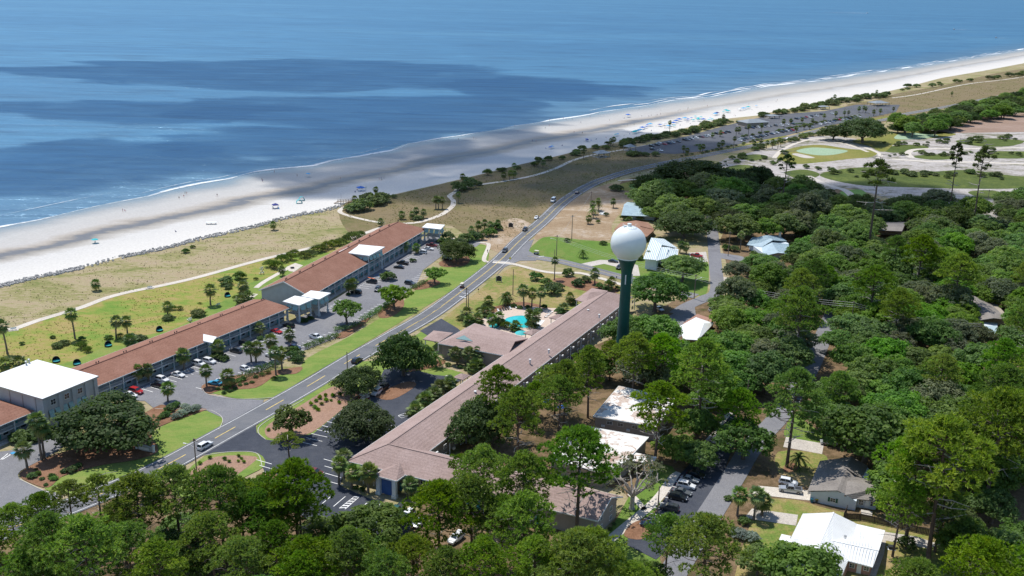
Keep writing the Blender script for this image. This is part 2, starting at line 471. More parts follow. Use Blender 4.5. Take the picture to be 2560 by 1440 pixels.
sheet('forest_floor', [(1250,930),(1380,905),(1560,830),(1700,745),(1800,760),(1825,700),(1800,600),(1800,545),(1560,480),(1600,440),(1900,420),(2080,470),(2300,520),(2460,540),(2600,530),(3100,620),(3300,1800),(-700,1800),(-500,1330),(0,1290),(200,1265),(380,1215),(480,1205),(640,1230),(840,1330),(1010,1340),(1100,1215),(1390,1280),(1490,1360),(1540,1290),(1560,1230),(1350,1180),(1150,1130),(1190,1010)], .03, M['litter'], smooth=3)
sheet('lawn_verge', [(500,973),(560,990),(600,997),(680,995),(760,948),(900,866),(1050,776),(1160,706),(1215,662),(1220,620),(1195,612),(1160,640),(1100,668),(1030,735),(960,788),(880,838),(770,895),(740,930),(650,940),(560,955)], .09, M['lawn'], smooth=4)
sheet('lawn_verge', [(320,1205),(395,1185),(420,1160),(480,1120),(545,1078),(557,1050),(545,1035),(510,1028),(430,1055),(380,1085),(395,1125),(345,1150),(250,1165),(150,1195),(110,1215),(140,1235),(230,1240)], .09, M['lawn'], smooth=4)
sheet('lawn_verge', [(-60,1262),(10,1255),(60,1262),(90,1275),(40,1300),(-60,1340)], .09, M['lawn_dry'], smooth=4)
sheet('dry_verge', [(1105,800),(1180,740),(1240,692),(1272,672),(1290,668),(1290,690),(1240,730),(1200,770),(1160,800),(1120,820)], .05, M['lawn_dry'], smooth=4)
sheet('lawn_resort', [(1110,806),(1165,790),(1215,745),(1265,700),(1300,665),(1400,690),(1500,700),(1560,718),(1590,740),(1520,790),(1400,880),(1240,880),(1150,850)], .04, M['lawn_dry'], smooth=4)
sheet('lawn_resort', [(1060,905),(1130,925),(1160,935),(1140,945),(1085,940),(1010,918),(985,920),(965,940),(930,960),(925,940),(960,905),(1040,838),(1075,825),(1100,860)], .09, M['lawn'], smooth=4)
sheet('corner_lawn', [(1318,638),(1345,602),(1375,592),(1450,600),(1530,608),(1600,640),(1640,655),(1760,640),(1768,728),(1740,738),(1690,728),(1600,700),(1520,683),(1450,665),(1390,655)], .05, M['lawn_house'], smooth=3)
sheet('bare_lot', [(1335,600),(1352,570),(1400,525),(1450,490),(1520,460),(1580,470),(1560,520),(1530,560),(1525,600),(1450,598),(1375,590)], .045, M['bare'], smooth=3)
sheet('dry_verge', [(1190,602),(1240,560),(1290,545),(1330,560),(1340,556),(1300,602),(1265,632),(1230,625)], .05, M['bare'], smooth=3)
sheet('lawn_house', [(1990,870),(1960,920),(1955,960),(2000,935),(2035,880)], .06, M['lawn_dry'], smooth=4)
sheet('lawn_house', [(1960,1080),(1985,1035),(2020,1060),(2060,1090),(2040,1108),(1975,1098)], .06, M['lawn_house'], smooth=4)
sheet('lawn_house', [(1945,1130),(2055,1135),(2065,1165),(2030,1215),(1990,1210),(1950,1190)], .06, M['lawn_dry'], smooth=4)
sheet('lawn_house', [(1900,1250),(1990,1250),(2080,1275),(2300,1320),(2420,1340),(2400,1385),(2440,1440),(2440,1500),(1880,1500),(1870,1330),(1890,1285)], .06, M['lawn_dry'], smooth=3)
sheet('lawn_resort', [(1490,1355),(1540,1300),(1580,1230),(1640,1165),(1690,1180),(1640,1275),(1590,1310),(1640,1340),(1650,1400),(1640,1480),(1280,1480),(1330,1400)], .06, M['lawn_house'], smooth=3)
sheet('lawn_verge', [(645,1062),(760,985),(880,912),(950,905),(960,930),(890,985),(790,1088),(700,1107),(652,1098)], .10, M['lawn'], smooth=3)
sheet('lawn_verge', [(430,1222),(510,1142),(575,1131),(645,1134),(662,1165),(605,1197),(560,1228),(470,1245)], .135, M['lawn'], smooth=3)
# golf course on the old dunes
sheet('golf_sand', [(1760,470),(1790,408),(1880,380),(1950,362),(2010,345),(2080,340),(2180,350),(2260,330),(2330,305),(2420,295),(2600,280),(2900,300),(3000,430),(2650,540),(2450,545),(2200,490),(2120,470),(2040,480),(1900,470)], .05, M['golfsand'], smooth=3)
sheet('golf_field', [(2330,330),(2400,302),(2480,290),(2560,282),(2800,262),(2800,330),(2560,330),(2430,332)], .08, M['redfield'], smooth=4)
sheet('golf_rough', [(1940,385),(1990,368),(2050,362),(2120,372),(2190,378),(2180,392),(2120,398),(2060,405),(1990,410),(1950,400)], .08, M['fairway'], smooth=4)
sheet('putting_green', [(1990,378),(2030,369),(2090,373),(2120,378),(2085,387),(2040,388)], .11, M['palegreen'], smooth=4)
sheet('sand_bunker', [(1980,386),(1995,384),(2030,392),(2035,395),(2010,395)], .11, M['concrete'], smooth=4)
sheet('golf_rough', [(2130,352),(2200,340),(2300,326),(2390,335),(2340,345),(2250,352),(2210,380),(2170,365)], .08, M['fairway'], smooth=4)
sheet('putting_green', [(2235,345),(2260,332),(2330,336),(2345,340),(2310,346),(2260,349)], .11, M['palegreen'], smooth=4)
sheet('marsh', [(2050,440),(2090,425),(2180,418),(2300,430),(2420,425),(2540,440),(2700,450),(2560,470),(2420,472),(2260,468),(2140,462)], .08, M['marsh'], smooth=4)
sheet('golf_rough', [(1540,470),(1570,455),(1640,448),(1700,455),(1660,480),(1600,482)], .08, M['fairway'], smooth=4)
sheet('putting_green', [(1572,468),(1590,456),(1625,450),(1655,455),(1650,470),(1615,477)], .11, M['golfgreen'], smooth=4)
sheet('golf_rough', [(2100,480),(2150,474),(2170,490),(2160,500),(2120,492)], .08, M['golfgreen'], smooth=4)

for q in ([(1800,425),(1850,412),(1900,420),(1880,440),(1820,440)], [(2200,372),(2260,362),(2320,366),(2300,378),(2230,382)], [(2390,352),(2470,346),(2560,352),(2520,366),(2430,364)], [(2280,392),(2340,386),(2400,394),(2340,400)], [(2440,382),(2540,378),(2640,384),(2560,396),(2470,394)], [(1960,432),(2010,424),(2050,436),(2010,450)], [(2420,480),(2480,476),(2520,490),(2460,496)], [(1840,392),(1890,386),(1920,392),(1880,402)]):
    sheet('marsh', q, .075, M['marsh'], smooth=5)
# ---- roads
ROADC = [(-260,1440),(-120,1372),(60,1310),(200,1257),(320,1208),(370,1186),(440,1151),(573,1077),(640,1040),(780,960),(880,899),(978,843),(1073,788),(1150,732),(1243,658),(1302,600),(1355,555),(1400,512),(1440,483),(1475,463),(1505,450),(1567,430),(1630,415),(1690,402),(1755,390),(1805,380),(1867,368),(1970,346),(2020,333),(2100,316),(2213,299),(2260,286),(2320,275),(2387,263),(2487,243),(2560,228),(2800,178)]
road = spline(pix(ROADC), 10)
def road_strip(name, line, a, b, z, mat):
    L, R = ribbon(line, a, b, z)
    o = strip_mb(MB(), L, R).build(name, mat); o['kind'] = 'structure'
    return o
road_strip('road', road, -4.1, 4.1, .15, M['asphalt_road'])
def marks(name, line, off, w, z, mat, dash=None, s0=0, s1=1e9):
    mb = MB(); acc = 0; seg = []
    for i in range(len(line) - 1):
        a, b = line[i], line[i + 1]; l = (b - a).length
        n = max(1, int(l / 1.5))
        for k in range(n):
            t0 = a.lerp(b, k / n); t1 = a.lerp(b, (k + 1) / n); s = acc + l * k / n
            on = s0 <= s <= s1 and (dash is None or (s % (dash[0] + dash[1])) < dash[0])
            if on:
                L, R = ribbon([t0, t1], off - w / 2, off + w / 2, z); strip_mb(mb, L, R)
        acc += l
    o = mb.build(name, mat); o['kind'] = 'structure'
    return o
LEN = [0]
for i in range(len(road) - 1): LEN.append(LEN[-1] + (road[i + 1] - road[i]).length)
def road_s(px, py):
    g = G(px, py); return min(range(len(road)), key=lambda i: (road[i] - g).length)
sA = LEN[road_s(1160, 722)]; sB = LEN[road_s(1243, 658)]; sC = LEN[road_s(1440, 483)]; sD = LEN[road_s(660, 1030)]
marks('road_marking', road, 0, .30, .175, M['yellow'], (9.0, 11.0), 0, sA - 30)
marks('road_marking', road, -.16, .16, .175, M['yellow'], None, sA - 25, sC)
marks('road_marking', road, .16, .16, .175, M['yellow'], None, sA - 70, sC)
marks('road_marking', road, 0, .26, .175, M['yellow'], None, sC, 1e9)
for s_ in (-3.4, 3.4):
    marks('road_edge_line', road, s_, .16, .175, M['white_line'])
STREET = [(1285,645),(1318,641),(1347,645),(1397,653),(1447,665),(1513,682),(1597,704),(1680,728),(1740,741)]
street = spline(pix(STREET), 8)
road_strip('side_street', street, -3.3, 3.3, .13, M['asphalt_old'])
marks('road_marking', street[8:], 0, .2, .16, M['yellow'], None)
sheet('side_street', [(1262,668),(1240,690),(1300,612),(1335,598),(1322,628),(1345,640),(1340,652),(1300,652)], .11, M['asphalt_old'])
LANE = [(1772,470),(1776,515),(1778,545),(1783,600),(1788,660),(1792,727),(1765,745),(1720,765),(1690,785)]
lane = spline(pix(LANE), 8)
road_strip('lane', lane, -2.9, 2.9, .14, M['asphalt_old'])
FROAD = [(2095,760),(2075,800),(2055,850),(2025,920),(1985,985),(1945,1045),(1885,1110),(1838,1185),(1790,1262),(1740,1340),(1690,1420),(1640,1500)]
froad = spline(pix(FROAD), 8)
road_strip('forest_road', froad, -3.0, 3.0, .14, M['asphalt_old'])

# ---- parking lots and drives
sheet('parking_lot', [(1125,598),(1170,600),(1205,606),(1190,618),(1150,614),(1105,640),(1057,676),(1040,713),(973,763),(907,807),(847,843),(757,878),(640,935),(560,962),(506,972),(520,987),(593,998),(660,1000),(640,1045),(560,1085),(556,1045),(510,1024),(387,1023),(362,1003),(240,1000),(330,972),(430,935),(492,904),(632,844),(720,806),(800,772),(855,738),(920,690),(1000,635),(1070,590)], .12, M['asphalt_old'])
sheet('parking_lot', [(-160,1150),(0,1130),(60,1120),(130,1095),(178,1093),(140,1130),(75,1165),(48,1182),(52,1200),(105,1225),(150,1240),(60,1290),(-160,1330)], .12, M['asphalt_old'], smooth=3)
sheet('parking_lot', [(615,1066),(640,1066),(642,1082),(664,1100),(700,1104),(783,1085),(873,1012),(930,985),(960,925),(1000,915),(1085,938),(1160,945),(1100,990),(1020,1050),(867,1160),(850,1215),(975,1270),(1040,1300),(1010,1345),(840,1345),(690,1250),(655,1165),(600,1132),(512,1138),(560,1100)], .125, M['asphalt_new'])
sheet('driveway', [(1050,828),(1103,797),(1145,822),(1165,842),(1090,852)], .125, M['asphalt_new'])
sheet('parking_lot', [(1700,1187),(1763,1118),(1827,1038),(1850,1050),(1835,1110),(1800,1205),(1703,1343),(1640,1400),(1560,1360),(1602,1305),(1640,1280)], .125, M['asphalt_new'])
sheet('parking_lot', [(1690,780),(1735,755),(1740,790),(1720,830),(1690,850),(1660,840),(1660,800)], .125, M['asphalt_old'])
sheet('driveway', [(1447,661),(1500,650),(1560,652),(1595,664),(1600,690),(1570,690),(1560,672),(1510,660),(1470,668)], .10, M['concrete'])
sheet('driveway', [(1720,632),(1765,630),(1770,655),(1735,660)], .10, M['concrete'])
sheet('driveway', [(1795,632),(1850,640),(1880,650),(1850,655),(1797,645)], .10, M['asphalt_old'])
sheet('driveway', [(1965,1093),(2060,1110),(2055,1136),(1958,1118)], .10, M['concrete'])
sheet('driveway', [(1895,1215),(2035,1228),(2023,1252),(1880,1236)], .10, M['path'])
sheet('driveway', [(1880,1272),(1995,1288),(1990,1315),(1860,1296)], .10, M['concrete'])
sheet('driveway', [(1800,690),(1840,700),(1860,712),(1810,710)], .10, M['concrete'])
# beach car park up the coast
sheet('parking_lot', [(1560,374),(1620,362),(1720,340),(1800,318),(1880,298),(1960,285),(2060,278),(2140,262),(2250,262),(2240,280),(2150,300),(2050,318),(1960,340),(1850,360),(1760,378),(1690,385),(1600,382)], .12, M['asphalt_mid'])
sheet('dry_verge', [(1700,395),(1790,378),(1880,358),(1960,338),(1970,341),(1870,363),(1780,384)], .10, M['fairway'])
sheet('dry_verge', [(2050,322),(2150,302),(2250,285),(2250,290),(2150,308),(2090,316)], .10, M['fairway'])

# ---- footpaths
def path(name, pts, w, z=.10, mat='path'):
    return road_strip(name, spline(pix(pts), 8), -w / 2, w / 2, z, M[mat])
path('footpath', [(-260,905),(0,830),(43,820),(100,800),(200,770),(267,745),(333,728),(400,715),(500,692),(640,653),(747,627),(867,598),(960,567),(1000,560),(1045,556),(1083,545),(1110,533),(1132,514),(1132,500),(1124,490),(1138,480),(1150,471),(1200,462),(1280,450),(1342,437),(1392,420),(1430,402),(1480,388),(1542,377),(1580,371),(1617,363)], 3.0)
path('footpath', [(960,558),(923,552),(873,540),(850,530),(857,520),(880,512)], 2.6)
path('footpath', [(640,720),(660,705),(700,682),(725,668)], 2.2)
path('footpath', [(560,790),(600,765),(640,735)], 2.0)
path('footpath', [(1232,656),(1280,660),(1347,677),(1390,683),(1447,683),(1497,695),(1560,714)], 2.6, .165)
path('footpath', [(1120,596),(1165,600),(1205,607),(1222,613),(1210,650),(1232,656)], 2.0, .14)
path('footpath', [(1700,1183),(1683,1195),(1650,1240),(1620,1270),(1560,1320),(1505,1366)], 2.4)
path('footpath', [(1610,1275),(1590,1250),(1575,1235)], 1.6)
path('footpath', [(1755,1125),(1790,1085),(1830,1030)], 2.6)
path('footpath', [(2230,245),(2300,235),(2420,210),(2560,192),(2800,150)], 3.0)
path('footpath', [(1935,395),(1960,372),(2010,352),(2060,347),(2110,355),(2160,368),(2200,385),(2195,395)], 3.5)
path('footpath', [(2070,352),(2120,362),(2170,380)], 3.0)
path('footpath', [(2280,395),(2270,382),(2300,373),(2420,372),(2560,370),(2800,372)], 5)
path('footpath', [(2230,398),(2330,404),(2450,406),(2560,410),(2800,415)], 6)
path('footpath', [(2020,440),(2060,460),(2110,475),(2130,490)], 5, .10, 'concrete')
path('footpath', [(1545,452),(1610,448),(1640,452),(1690,468),(1720,470)], 2.4)
# mulch beds
def bed(pts, z=.16, m='mulch'): return sheet('mulch_bed', pts, z, M[m], smooth=4)
bed([(505,965),(560,945),(620,935),(700,925),(755,918),(740,935),(690,940),(640,970),(560,975),(520,985)])
bed([(385,1020),(420,1015),(500,1022),(512,1027),(430,1055),(385,1075),(380,1095),(395,1130),(340,1150),(250,1165),(160,1190),(120,1220),(70,1205),(50,1190),(60,1175),(130,1140),(250,1100)])
bed([(663,1085),(672,1062),(740,1022),(830,968),(870,975),(900,985),(872,1010),(780,1082),(715,1092),(680,1098)], .16, 'pinkmulch')
bed([(470,1190),(520,1150),(570,1140),(640,1143),(630,1160),(590,1190),(560,1215),(480,1230)], .16, 'pinkmulch')
bed([(840,840),(900,805),(925,795),(900,820),(860,845)]); bed([(950,775),(1000,745),(1010,765),(985,790),(950,795)])
bed([(1035,720),(1075,700),(1100,705),(1090,715),(1050,725)]); bed([(1100,655),(1160,640),(1175,650),(1160,665),(1110,668)])
bed([(1580,1310),(1620,1300),(1632,1330),(1600,1350),(1560,1340)]); bed([(1965,1160),(1990,1160),(1990,1178),(1960,1180)])
bed([(1170,800),(1215,775),(1300,755),(1390,775),(1400,800),(1330,840),(1240,855),(1190,830)], .10); bed([(1380,700),(1450,695),(1540,720),(1530,735),(1450,725)], .10)
bed([(935,990),(975,970),(1020,955),(1040,965),(980,1000)]); bed([(1270,985),(1330,990),(1330,1050),(1290,1060)]); bed([(640,1190),(690,1185),(700,1230),(660,1230)])
bed([(1010,930),(1100,900),(1110,910),(1060,925)])
# low concrete edging along the lawns and beds
def kerb(pts):
    line = spline(pix(pts), 6); mb = MB()
    for a, b in zip(line[:-1], line[1:]): mb.bar((a.x, a.y, .17), (b.x, b.y, .17), .16, .14)
    o = mb.build('kerb', M['kerb']); o['kind'] = 'structure'
kerb([(506,972),(522,988),(593,999),(690,995)]); kerb([(664,1100),(645,1080),(665,1055),(760,1000)]); kerb([(510,1140),(576,1131),(640,1134),(655,1165)])
kerb([(387,1023),(510,1026),(545,1036),(557,1052),(547,1075)]); kerb([(50,1200),(105,1226),(150,1242)])

# ================================================================ BUILDINGS
def shingle(name, c, c2, row=.9):
    m, nt, bs, out = nodes(name)
    v = objco(nt)
    a = noise(nt, .22, 4, .6, v); b = noise(nt, 2.4, 3, .75, v)
    col = ramp(nt, a, [(.3, c), (.7, c2)])
    col = mix(nt, 1.0, col, ramp(nt, b, [(.25, .70), (.5, 1.0), (.75, 1.25)]), 'MULTIPLY')
    nt.links.new(col, bs.inputs['Base Color'])
    w = N(nt, 'TexWave', wave_type='BANDS', bands_direction='Z'); w.inputs['Scale'].default_value = row
    w.inputs['Distortion'].default_value = 1.2; nt.links.new(v, w.inputs['Vector'])
    h = math_(nt, 'ADD', w.outputs['Fac'], b)
    bump(nt, bs, h, .05, .5)
    bs.inputs['Roughness'].default_value = .95; bs.inputs['Specular IOR Level'].default_value = .15
    return m
M['sh_brown'] = shingle('brown_shingles', (.25, .125, .088), (.31, .165, .12))
M['sh_dark'] = shingle('dark_brown_shingles', (.15, .075, .058), (.20, .10, .08))
M['sh_rose'] = shingle('rose_shingles', (.315, .23, .205), (.38, .285, .26))
M['sh_grey'] = shingle('grey_shingles', (.20, .18, .165), (.28, .255, .23))
M['sh_orange'] = shingle('orange_shingles', (.27, .15, .10), (.35, .21, .15))
M['white_roof'] = simple('white_membrane', (.78, .79, .78), .6, .05, .3)
M['white_metal'] = simple('white_metal_roof', (.80, .81, .81), .45, .04, .4)
M['blue_metal'] = simple('pale_blue_metal_roof', (.42, .53, .58), .45, .10, .4)
def rusty():
    m, nt, bs, out = nodes('stained_white_roof')
    v = objco(nt)
    a = noise(nt, .30, 5, .68, v, .8); b = noise(nt, .12, 3, .5, v)
    f = math_(nt, 'ADD', math_(nt, 'MULTIPLY', a, .7), math_(nt, 'MULTIPLY', b, .35))
    col = ramp(nt, f, [(.36, (.74, .74, .72)), (.545, (.72, .70, .67)), (.565, (.42, .30, .24)), (.60, (.58, .50, .44)), (.66, (.30, .17, .12)), (.72, (.55, .5, .45))])
    nt.links.new(col, bs.inputs['Base Color']); bs.inputs['Roughness'].default_value = .85
    return m
M['rust_roof'] = rusty()
M['wall_greyblue'] = simple('grey_blue_siding', (.36, .41, .43), .8, .08, .6)
M['wall_grey'] = simple('grey_stucco', (.40, .42, .43), .85, .08, .5)
M['wall_taupe'] = simple('taupe_stucco', (.33, .29, .255), .85, .08, .5)
M['wall_tan'] = simple('tan_block', (.36, .31, .25), .85, .08, .5)
M['wall_white'] = simple('white_siding', (.62, .68, .72), .7, .05, .6)
M['brick'] = simple('red_brick', (.36, .20, .15), .9, .2, 3)
M['trim'] = simple('white_trim', (.74, .75, .74), .6, .05, .8)
M['pale_trim'] = simple('pale_grey_trim', (.56, .60, .61), .6, .06, .8)
M['teal'] = simple('teal_paint', (.05, .30, .32), .5, .12, 1.0)
M['paleteal'] = simple('pale_teal_shutter', (.30, .47, .46), .6, .12, 1.5)
M['glass'] = simple('dark_window_glass', (.025, .035, .045), .12, .3, .4, .8)
M['dark'] = simple('dark_metal', (.03, .032, .036), .5, .2, 1.0)
M['greymetal'] = simple('grey_metal', (.38, .39, .40), .4, .1, 1.0, .5, .3)
M['wood'] = simple('weathered_timber', (.23, .18, .14), .85, .2, 1.5)
M['darkwood'] = simple('dark_fence_timber', (.075, .06, .055), .85, .25, 1.2)
M['bluepanel'] = simple('blue_painted_panel', (.05, .13, .36), .5, .15, .6)

def roof_part(name, polys, mat, parent, t=.28, inv=None):
    """sloping roof made of world polygons, each a slab t thick"""
    mb = MB()
    for p in polys: mb.slab([(inv @ Vector(q)) if inv else Vector(q) for q in p], t)
    return mb.build(name, mat, parent)
def at(o):
    return Matrix.Translation(o.location) @ o.rotation_euler.to_matrix().to_4x4()
def shrink(poly, d):
    """inset of a 2D polygon"""
    n = len(poly); P = [Vector((p[0], p[1])) for p in poly]
    a = sum(P[i].x * P[(i + 1) % n].y - P[(i + 1) % n].x * P[i].y for i in range(n))
    if a < 0: P = P[::-1]
    out = []
    for i in range(n):
        e1 = (P[i] - P[i - 1]).normalized(); e2 = (P[(i + 1) % n] - P[i]).normalized()
        n1 = Vector((-e1.y, e1.x)); n2 = Vector((-e2.y, e2.x)); b = (n1 + n2)
        b /= max(.3, b.length_squared / 2)
        out.append(P[i] + b * d)
    return out
MESH = {}
def shared(key, fn, name, mats, parent, loc=(0, 0, 0), rz=0.0, label=None):
    """an object that shares its mesh with its like"""
    if key not in MESH: MESH[key] = fn().mesh(name, mats)
    o = link(bpy.data.objects.new(name, MESH[key]), parent)
    o.location = loc; o.rotation_euler = (0, 0, rz)
    if label: o['label'] = label
    return o
# window of width w, height h facing -y, sill centre at the origin
def window_on(parent, loc, rz, w=1.4, h=1.3, frame='trim', cross=True):
    k = ('wf', w, h, frame)
    def fr():
        m = MB(); t = .09
        m.box((0, -.03, h - t / 2), (w, .10, t)); m.box((0, -.03, t / 2), (w, .10, t))
        m.box((-w / 2 + t / 2, -.03, h / 2), (t, .10, h - 2 * t)); m.box((w / 2 - t / 2, -.03, h / 2), (t, .10, h - 2 * t))
        if cross:
            m.box((0, -.02, h / 2), (.06, .07, h - 2 * t))
            m.box((-w / 4, -.02, h / 2), (w / 2 - t - .03, .05, .05)); m.box((w / 4, -.02, h / 2), (w / 2 - t - .03, .05, .05))
        return m
    f = shared(k, fr, 'window', M[frame], parent, loc, rz)
    shared(('wp', w, h), lambda: MB().box((0, -.012, h / 2), (w - .16, .03, h - .16)), 'pane', M['glass'], f)
    return f
def door_on(parent, loc, rz, mat='teal', w=1.0, h=2.1):
    d = shared(('door', mat, w, h), lambda: MB().box((0, -.03, h / 2), (w, .08, h)).box((0, -.02, h + .05), (w + .2, .1, .09)), 'door', M[mat], parent, loc, rz)
    return d
def ac_on(parent, loc, rz):
    return shared('ac', lambda: MB().box((0, -.22, .3), (1.0, .44, .6)).box((0, -.455, .3), (.8, .03, .42), mi=1), 'air_conditioner', [M['trim'], M['pale_trim']], parent, loc, rz)

# ---- the long two-storey motel wings with gallery fronts
def motel_wing(label, p0, ang, L, depth, eave, ridge, bay, roofmat, hip0=0.0, hip1=0.0, over=.7, doors='teal', skip=()):
    root = empty('motel_wing', (p0[0], p0[1], 0), ang)
    tag(root, label, 'motel', 'motel wings along the beach')
    e0, e1 = -over if hip0 == 0 else -over, L + over
    yr = depth / 2; zt = .25
    mb = MB(); y0, y1 = -over, depth + over
    ze = eave + .15
    f = [(e0, y0, ze), (e1, y0, ze), (e1 - hip1, yr, ridge), (e0 + hip0, yr, ridge)]
    b = [(e1, y1, ze), (e0, y1, ze), (e0 + hip0, yr, ridge), (e1 - hip1, yr, ridge)]
    mb.slab(f, zt); mb.slab(b, zt)
    if hip1: mb.slab([(e1, y0, ze), (e1, y1, ze), (e1 - hip1, yr, ridge)], zt)
    if hip0: mb.slab([(e0, y1, ze), (e0, y0, ze), (e0 + hip0, yr, ridge)], zt)
    rf = mb.build('roof', M[roofmat], root)
    MB().bar((e0 + hip0, yr, ridge + .03), (e1 - hip1, yr, ridge + .03), .45, .14).build('ridge_cap', M['sh_dark'], rf)
    g = MB().bar((e0, y0 - .07, ze - .16), (e1, y0 - .07, ze - .16), .14, .24)
    g.bar((e0, y1 + .07, ze - .16), (e1, y1 + .07, ze - .16), .14, .24)
    g.build('gutter', M['pale_trim'], rf)
    w = MB().box((L / 2, depth / 2 + .9, eave / 2), (L - .02, depth - 1.8, eave))
    for x, hp in ((0.01, hip0), (L - .01, hip1)):
        if not hp: w.add([(x, .2, eave - .02), (x, depth - .2, eave - .02), (x, yr, ridge - .3)], [(0, 1, 2)])
    w.build('wall', M['wall_greyblue'], root)
    MB().box((L / 2, -.2, .09), (L, 2.6, .18)).build('walkway', M['concrete'], root)
    MB().box((L / 2, .9, eave / 2 + .08), (L - .04, 1.78, .22)).build('gallery_floor', M['pale_trim'], root)
    nb = int(round(L / bay)); bl = L / nb
    mid = eave / 2 + .18
    def rail():
        m = MB(); m.box((bl / 2, 0, .98), (bl - .34, .10, .09)); m.box((bl / 2, 0, .12), (bl - .34, .08, .08))
        n_ = int(bl / .28)
        for k in range(1, n_): m.box((.17 + (bl - .34) * k / n_, 0, .55), (.045, .045, .80))
        return m
    for i in range(nb + 1):
        x = i * bl
        shared(('col', round(eave, 2)), lambda: MB().box((0, 0, eave / 2), (.30, .30, eave - .05)).box((0, 0, .35), (.46, .46, .7)), 'column', M['pale_trim'], root, (x, 0, 0))
        if i == nb: break
        shared(('rail', round(bl, 2)), rail, 'balcony_rail', M['pale_trim'], root, (x, 0, mid))
        for z in (.18, mid + .02):
            door_on(root, (x + bl * .3, 1.79, z), 0, doors if z < 1 else 'teal')
            window_on(root, (x + bl * .68, 1.79, z + .75), 0, 1.7, 1.35, 'pale_trim', False)
    k = 0; x = 3.0
    while x < L - 3:
        for dx in (0, .9):
            shared('vent', lambda: MB().lathe([(.16, 0), (.16, .55), (.2, .56), (.2, .68), (.02, .72)], 8), 'roof_vent', M['dark'], rf, (x + dx, yr + 1.3, ridge - .55))
        x += 10.3
    return root
DA = math.atan2(.883, .469)
oA = Vector((-102.78, 292.4)); dA = Vector((math.cos(DA), math.sin(DA)))
wingA = motel_wing('long low brown roofed motel wing beside the white flat roofed block', oA - dA * 44, DA, 88.6, 16.3, 5.3, 8.0, 4.95, 'sh_brown', hip1=3.5)
DB = math.atan2(.953, .304)
pB = Vector((-76.3, 345.2)) + Vector((-.953, .304)) * .6
wingB = motel_wing('brown shingled motel wing with gable front and large white porte cochere', pB, DB, 112, 20.6, 5.5, 10.3, 5.1, 'sh_brown', hip1=9.0)
# gable trim of the far wing
t = MB()
for a, b in (((-.75, -.7, 5.5), (-.75, 10.3, 10.25)), ((-.75, 21.3, 5.5), (-.75, 10.3, 10.25))): t.bar(a, b, .12, .4)
t.build('gable_trim', M['trim'], wingB)
pC = G(86, 1082); dC = Vector((.80, .60)).normalized()
dC = (G(78, 1030, 5.3) - G(0, 1062, 5.3)).to_2d().normalized()
wingC = motel_wing('brown roofed motel wing at the picture edge below the white block', G(78, 1030, 5.3).to_2d() - dC * 42, math.atan2(dC.y, dC.x), 42, 15, 5.3, 8.2, 5.2, 'sh_brown', hip1=5.0)

# ---- open stair towers with white shed roofs and teal shutters
def stair_tower(label, corners, z, zb, shut=3, inset=.9, group='white roofed stair towers of the motel', dark=False):
    """corners: roof corners in the photograph: near-left, far-left, far-right, near-right"""
    P = [G(c[0], c[1], zz) for c, zz in zip(corners, z)]
    c = sum(P, Vector()) / 4
    root = empty('stair_tower', (c.x, c.y, 0))
    tag(root, label, 'stair tower', group)
    Q = [p - Vector((c.x, c.y, 0)) for p in P]
    MB().slab(Q, .35).build('roof', M['white_roof'], root)
    mb = MB()
    for i in range(4): mb.bar(Q[i] - Vector((0, 0, .22)), Q[(i + 1) % 4] - Vector((0, 0, .22)), .14, .34)
    mb.build('fascia', M['pale_trim'], root)
    R = shrink(Q, inset); 
    zc = min(q.z for q in Q) - .3
    # keep ring order of R aligned with a counter-clockwise walk
    for r in R:
        MB().box((r.x, r.y, zc / 2 + .1), (.5, .5, zc + .1)).box((r.x, r.y, .6), (.8, .8, 1.2)).build('column', M['pale_trim'], root)
    n = len(R)
    for i in range(n):
        a, b = R[i], R[(i + 1) % n]
        d = (b - a); l = d.length; d.normalize(); nn = Vector((d.y, -d.x)); rz = math.atan2(d.y, d.x)
        MB().bar((a.x, a.y, zc - .1), (b.x, b.y, zc - .1), .3, .5).build('beam', M['pale_trim'], root)
        k = max(1, int(l / 2.1))
        for j in range(k):
            q = a.lerp(b, (j + .5) / k) + nn * .45
            s_ = MB(); w_ = l / k * .8
            s_.box((0, 0, 0), (w_, .08, 1.9)); 
            for e in range(5): s_.box((0, -.07, -.75 + e * .37), (w_ * .86, .06, .10))
            o = s_.build('shutter', M['paleteal'], root); o.location = (q.x, q.y, zc - 1.25); o.rotation_euler = (-.42, 0, rz)
        for zz in ((zb,) if zb else ()):
            MB().bar((a.x, a.y, zz + 1.0), (b.x, b.y, zz + 1.0), .12, .12).bar((a.x, a.y, zz + .5), (b.x, b.y, zz + .5), .07, .07).build('railing', M['pale_trim'], root)
    cc = sum(R, Vector((0, 0))) / n
    a = R[0].lerp(cc, .25); b = R[2].lerp(cc, .25)
    if zb:
        MB().prism([(r.lerp(cc, .05).x, r.lerp(cc, .05).y) for r in R], zb - .25, zb).build('landing', M['concrete'], root)
        st = MB(); ns = 12
        for i in range(ns):
            p = a.lerp(b, (i + .5) / ns); st.box((p.x, p.y, zb * (i + 1) / ns - .12), (1.8, .42, .24), math.atan2((b - a).y, (b - a).x) + PI / 2)
        st.build('stair', M['pale_trim'], root)
    return root
pc = stair_tower('large white tilted porte cochere roof at the middle of the far brown roof', [(847,629),(887,610),(962,617),(923,639)], (9.6, 9.9, 9.9, 8.9), 0)
q4 = [G(847,629,9.6), G(887,610,9.9), G(962,617,9.9), G(923,639,8.9)]; q4 = [q - pc.location for q in q4]
i4 = [q4[0].lerp(q4[3], .08).lerp(q4[2], .06), q4[1].lerp(q4[2], .08).lerp(q4[3], .06), q4[2].lerp(q4[1], .17).lerp(q4[3], .06), q4[3].lerp(q4[0], .17).lerp(q4[2], .06)]
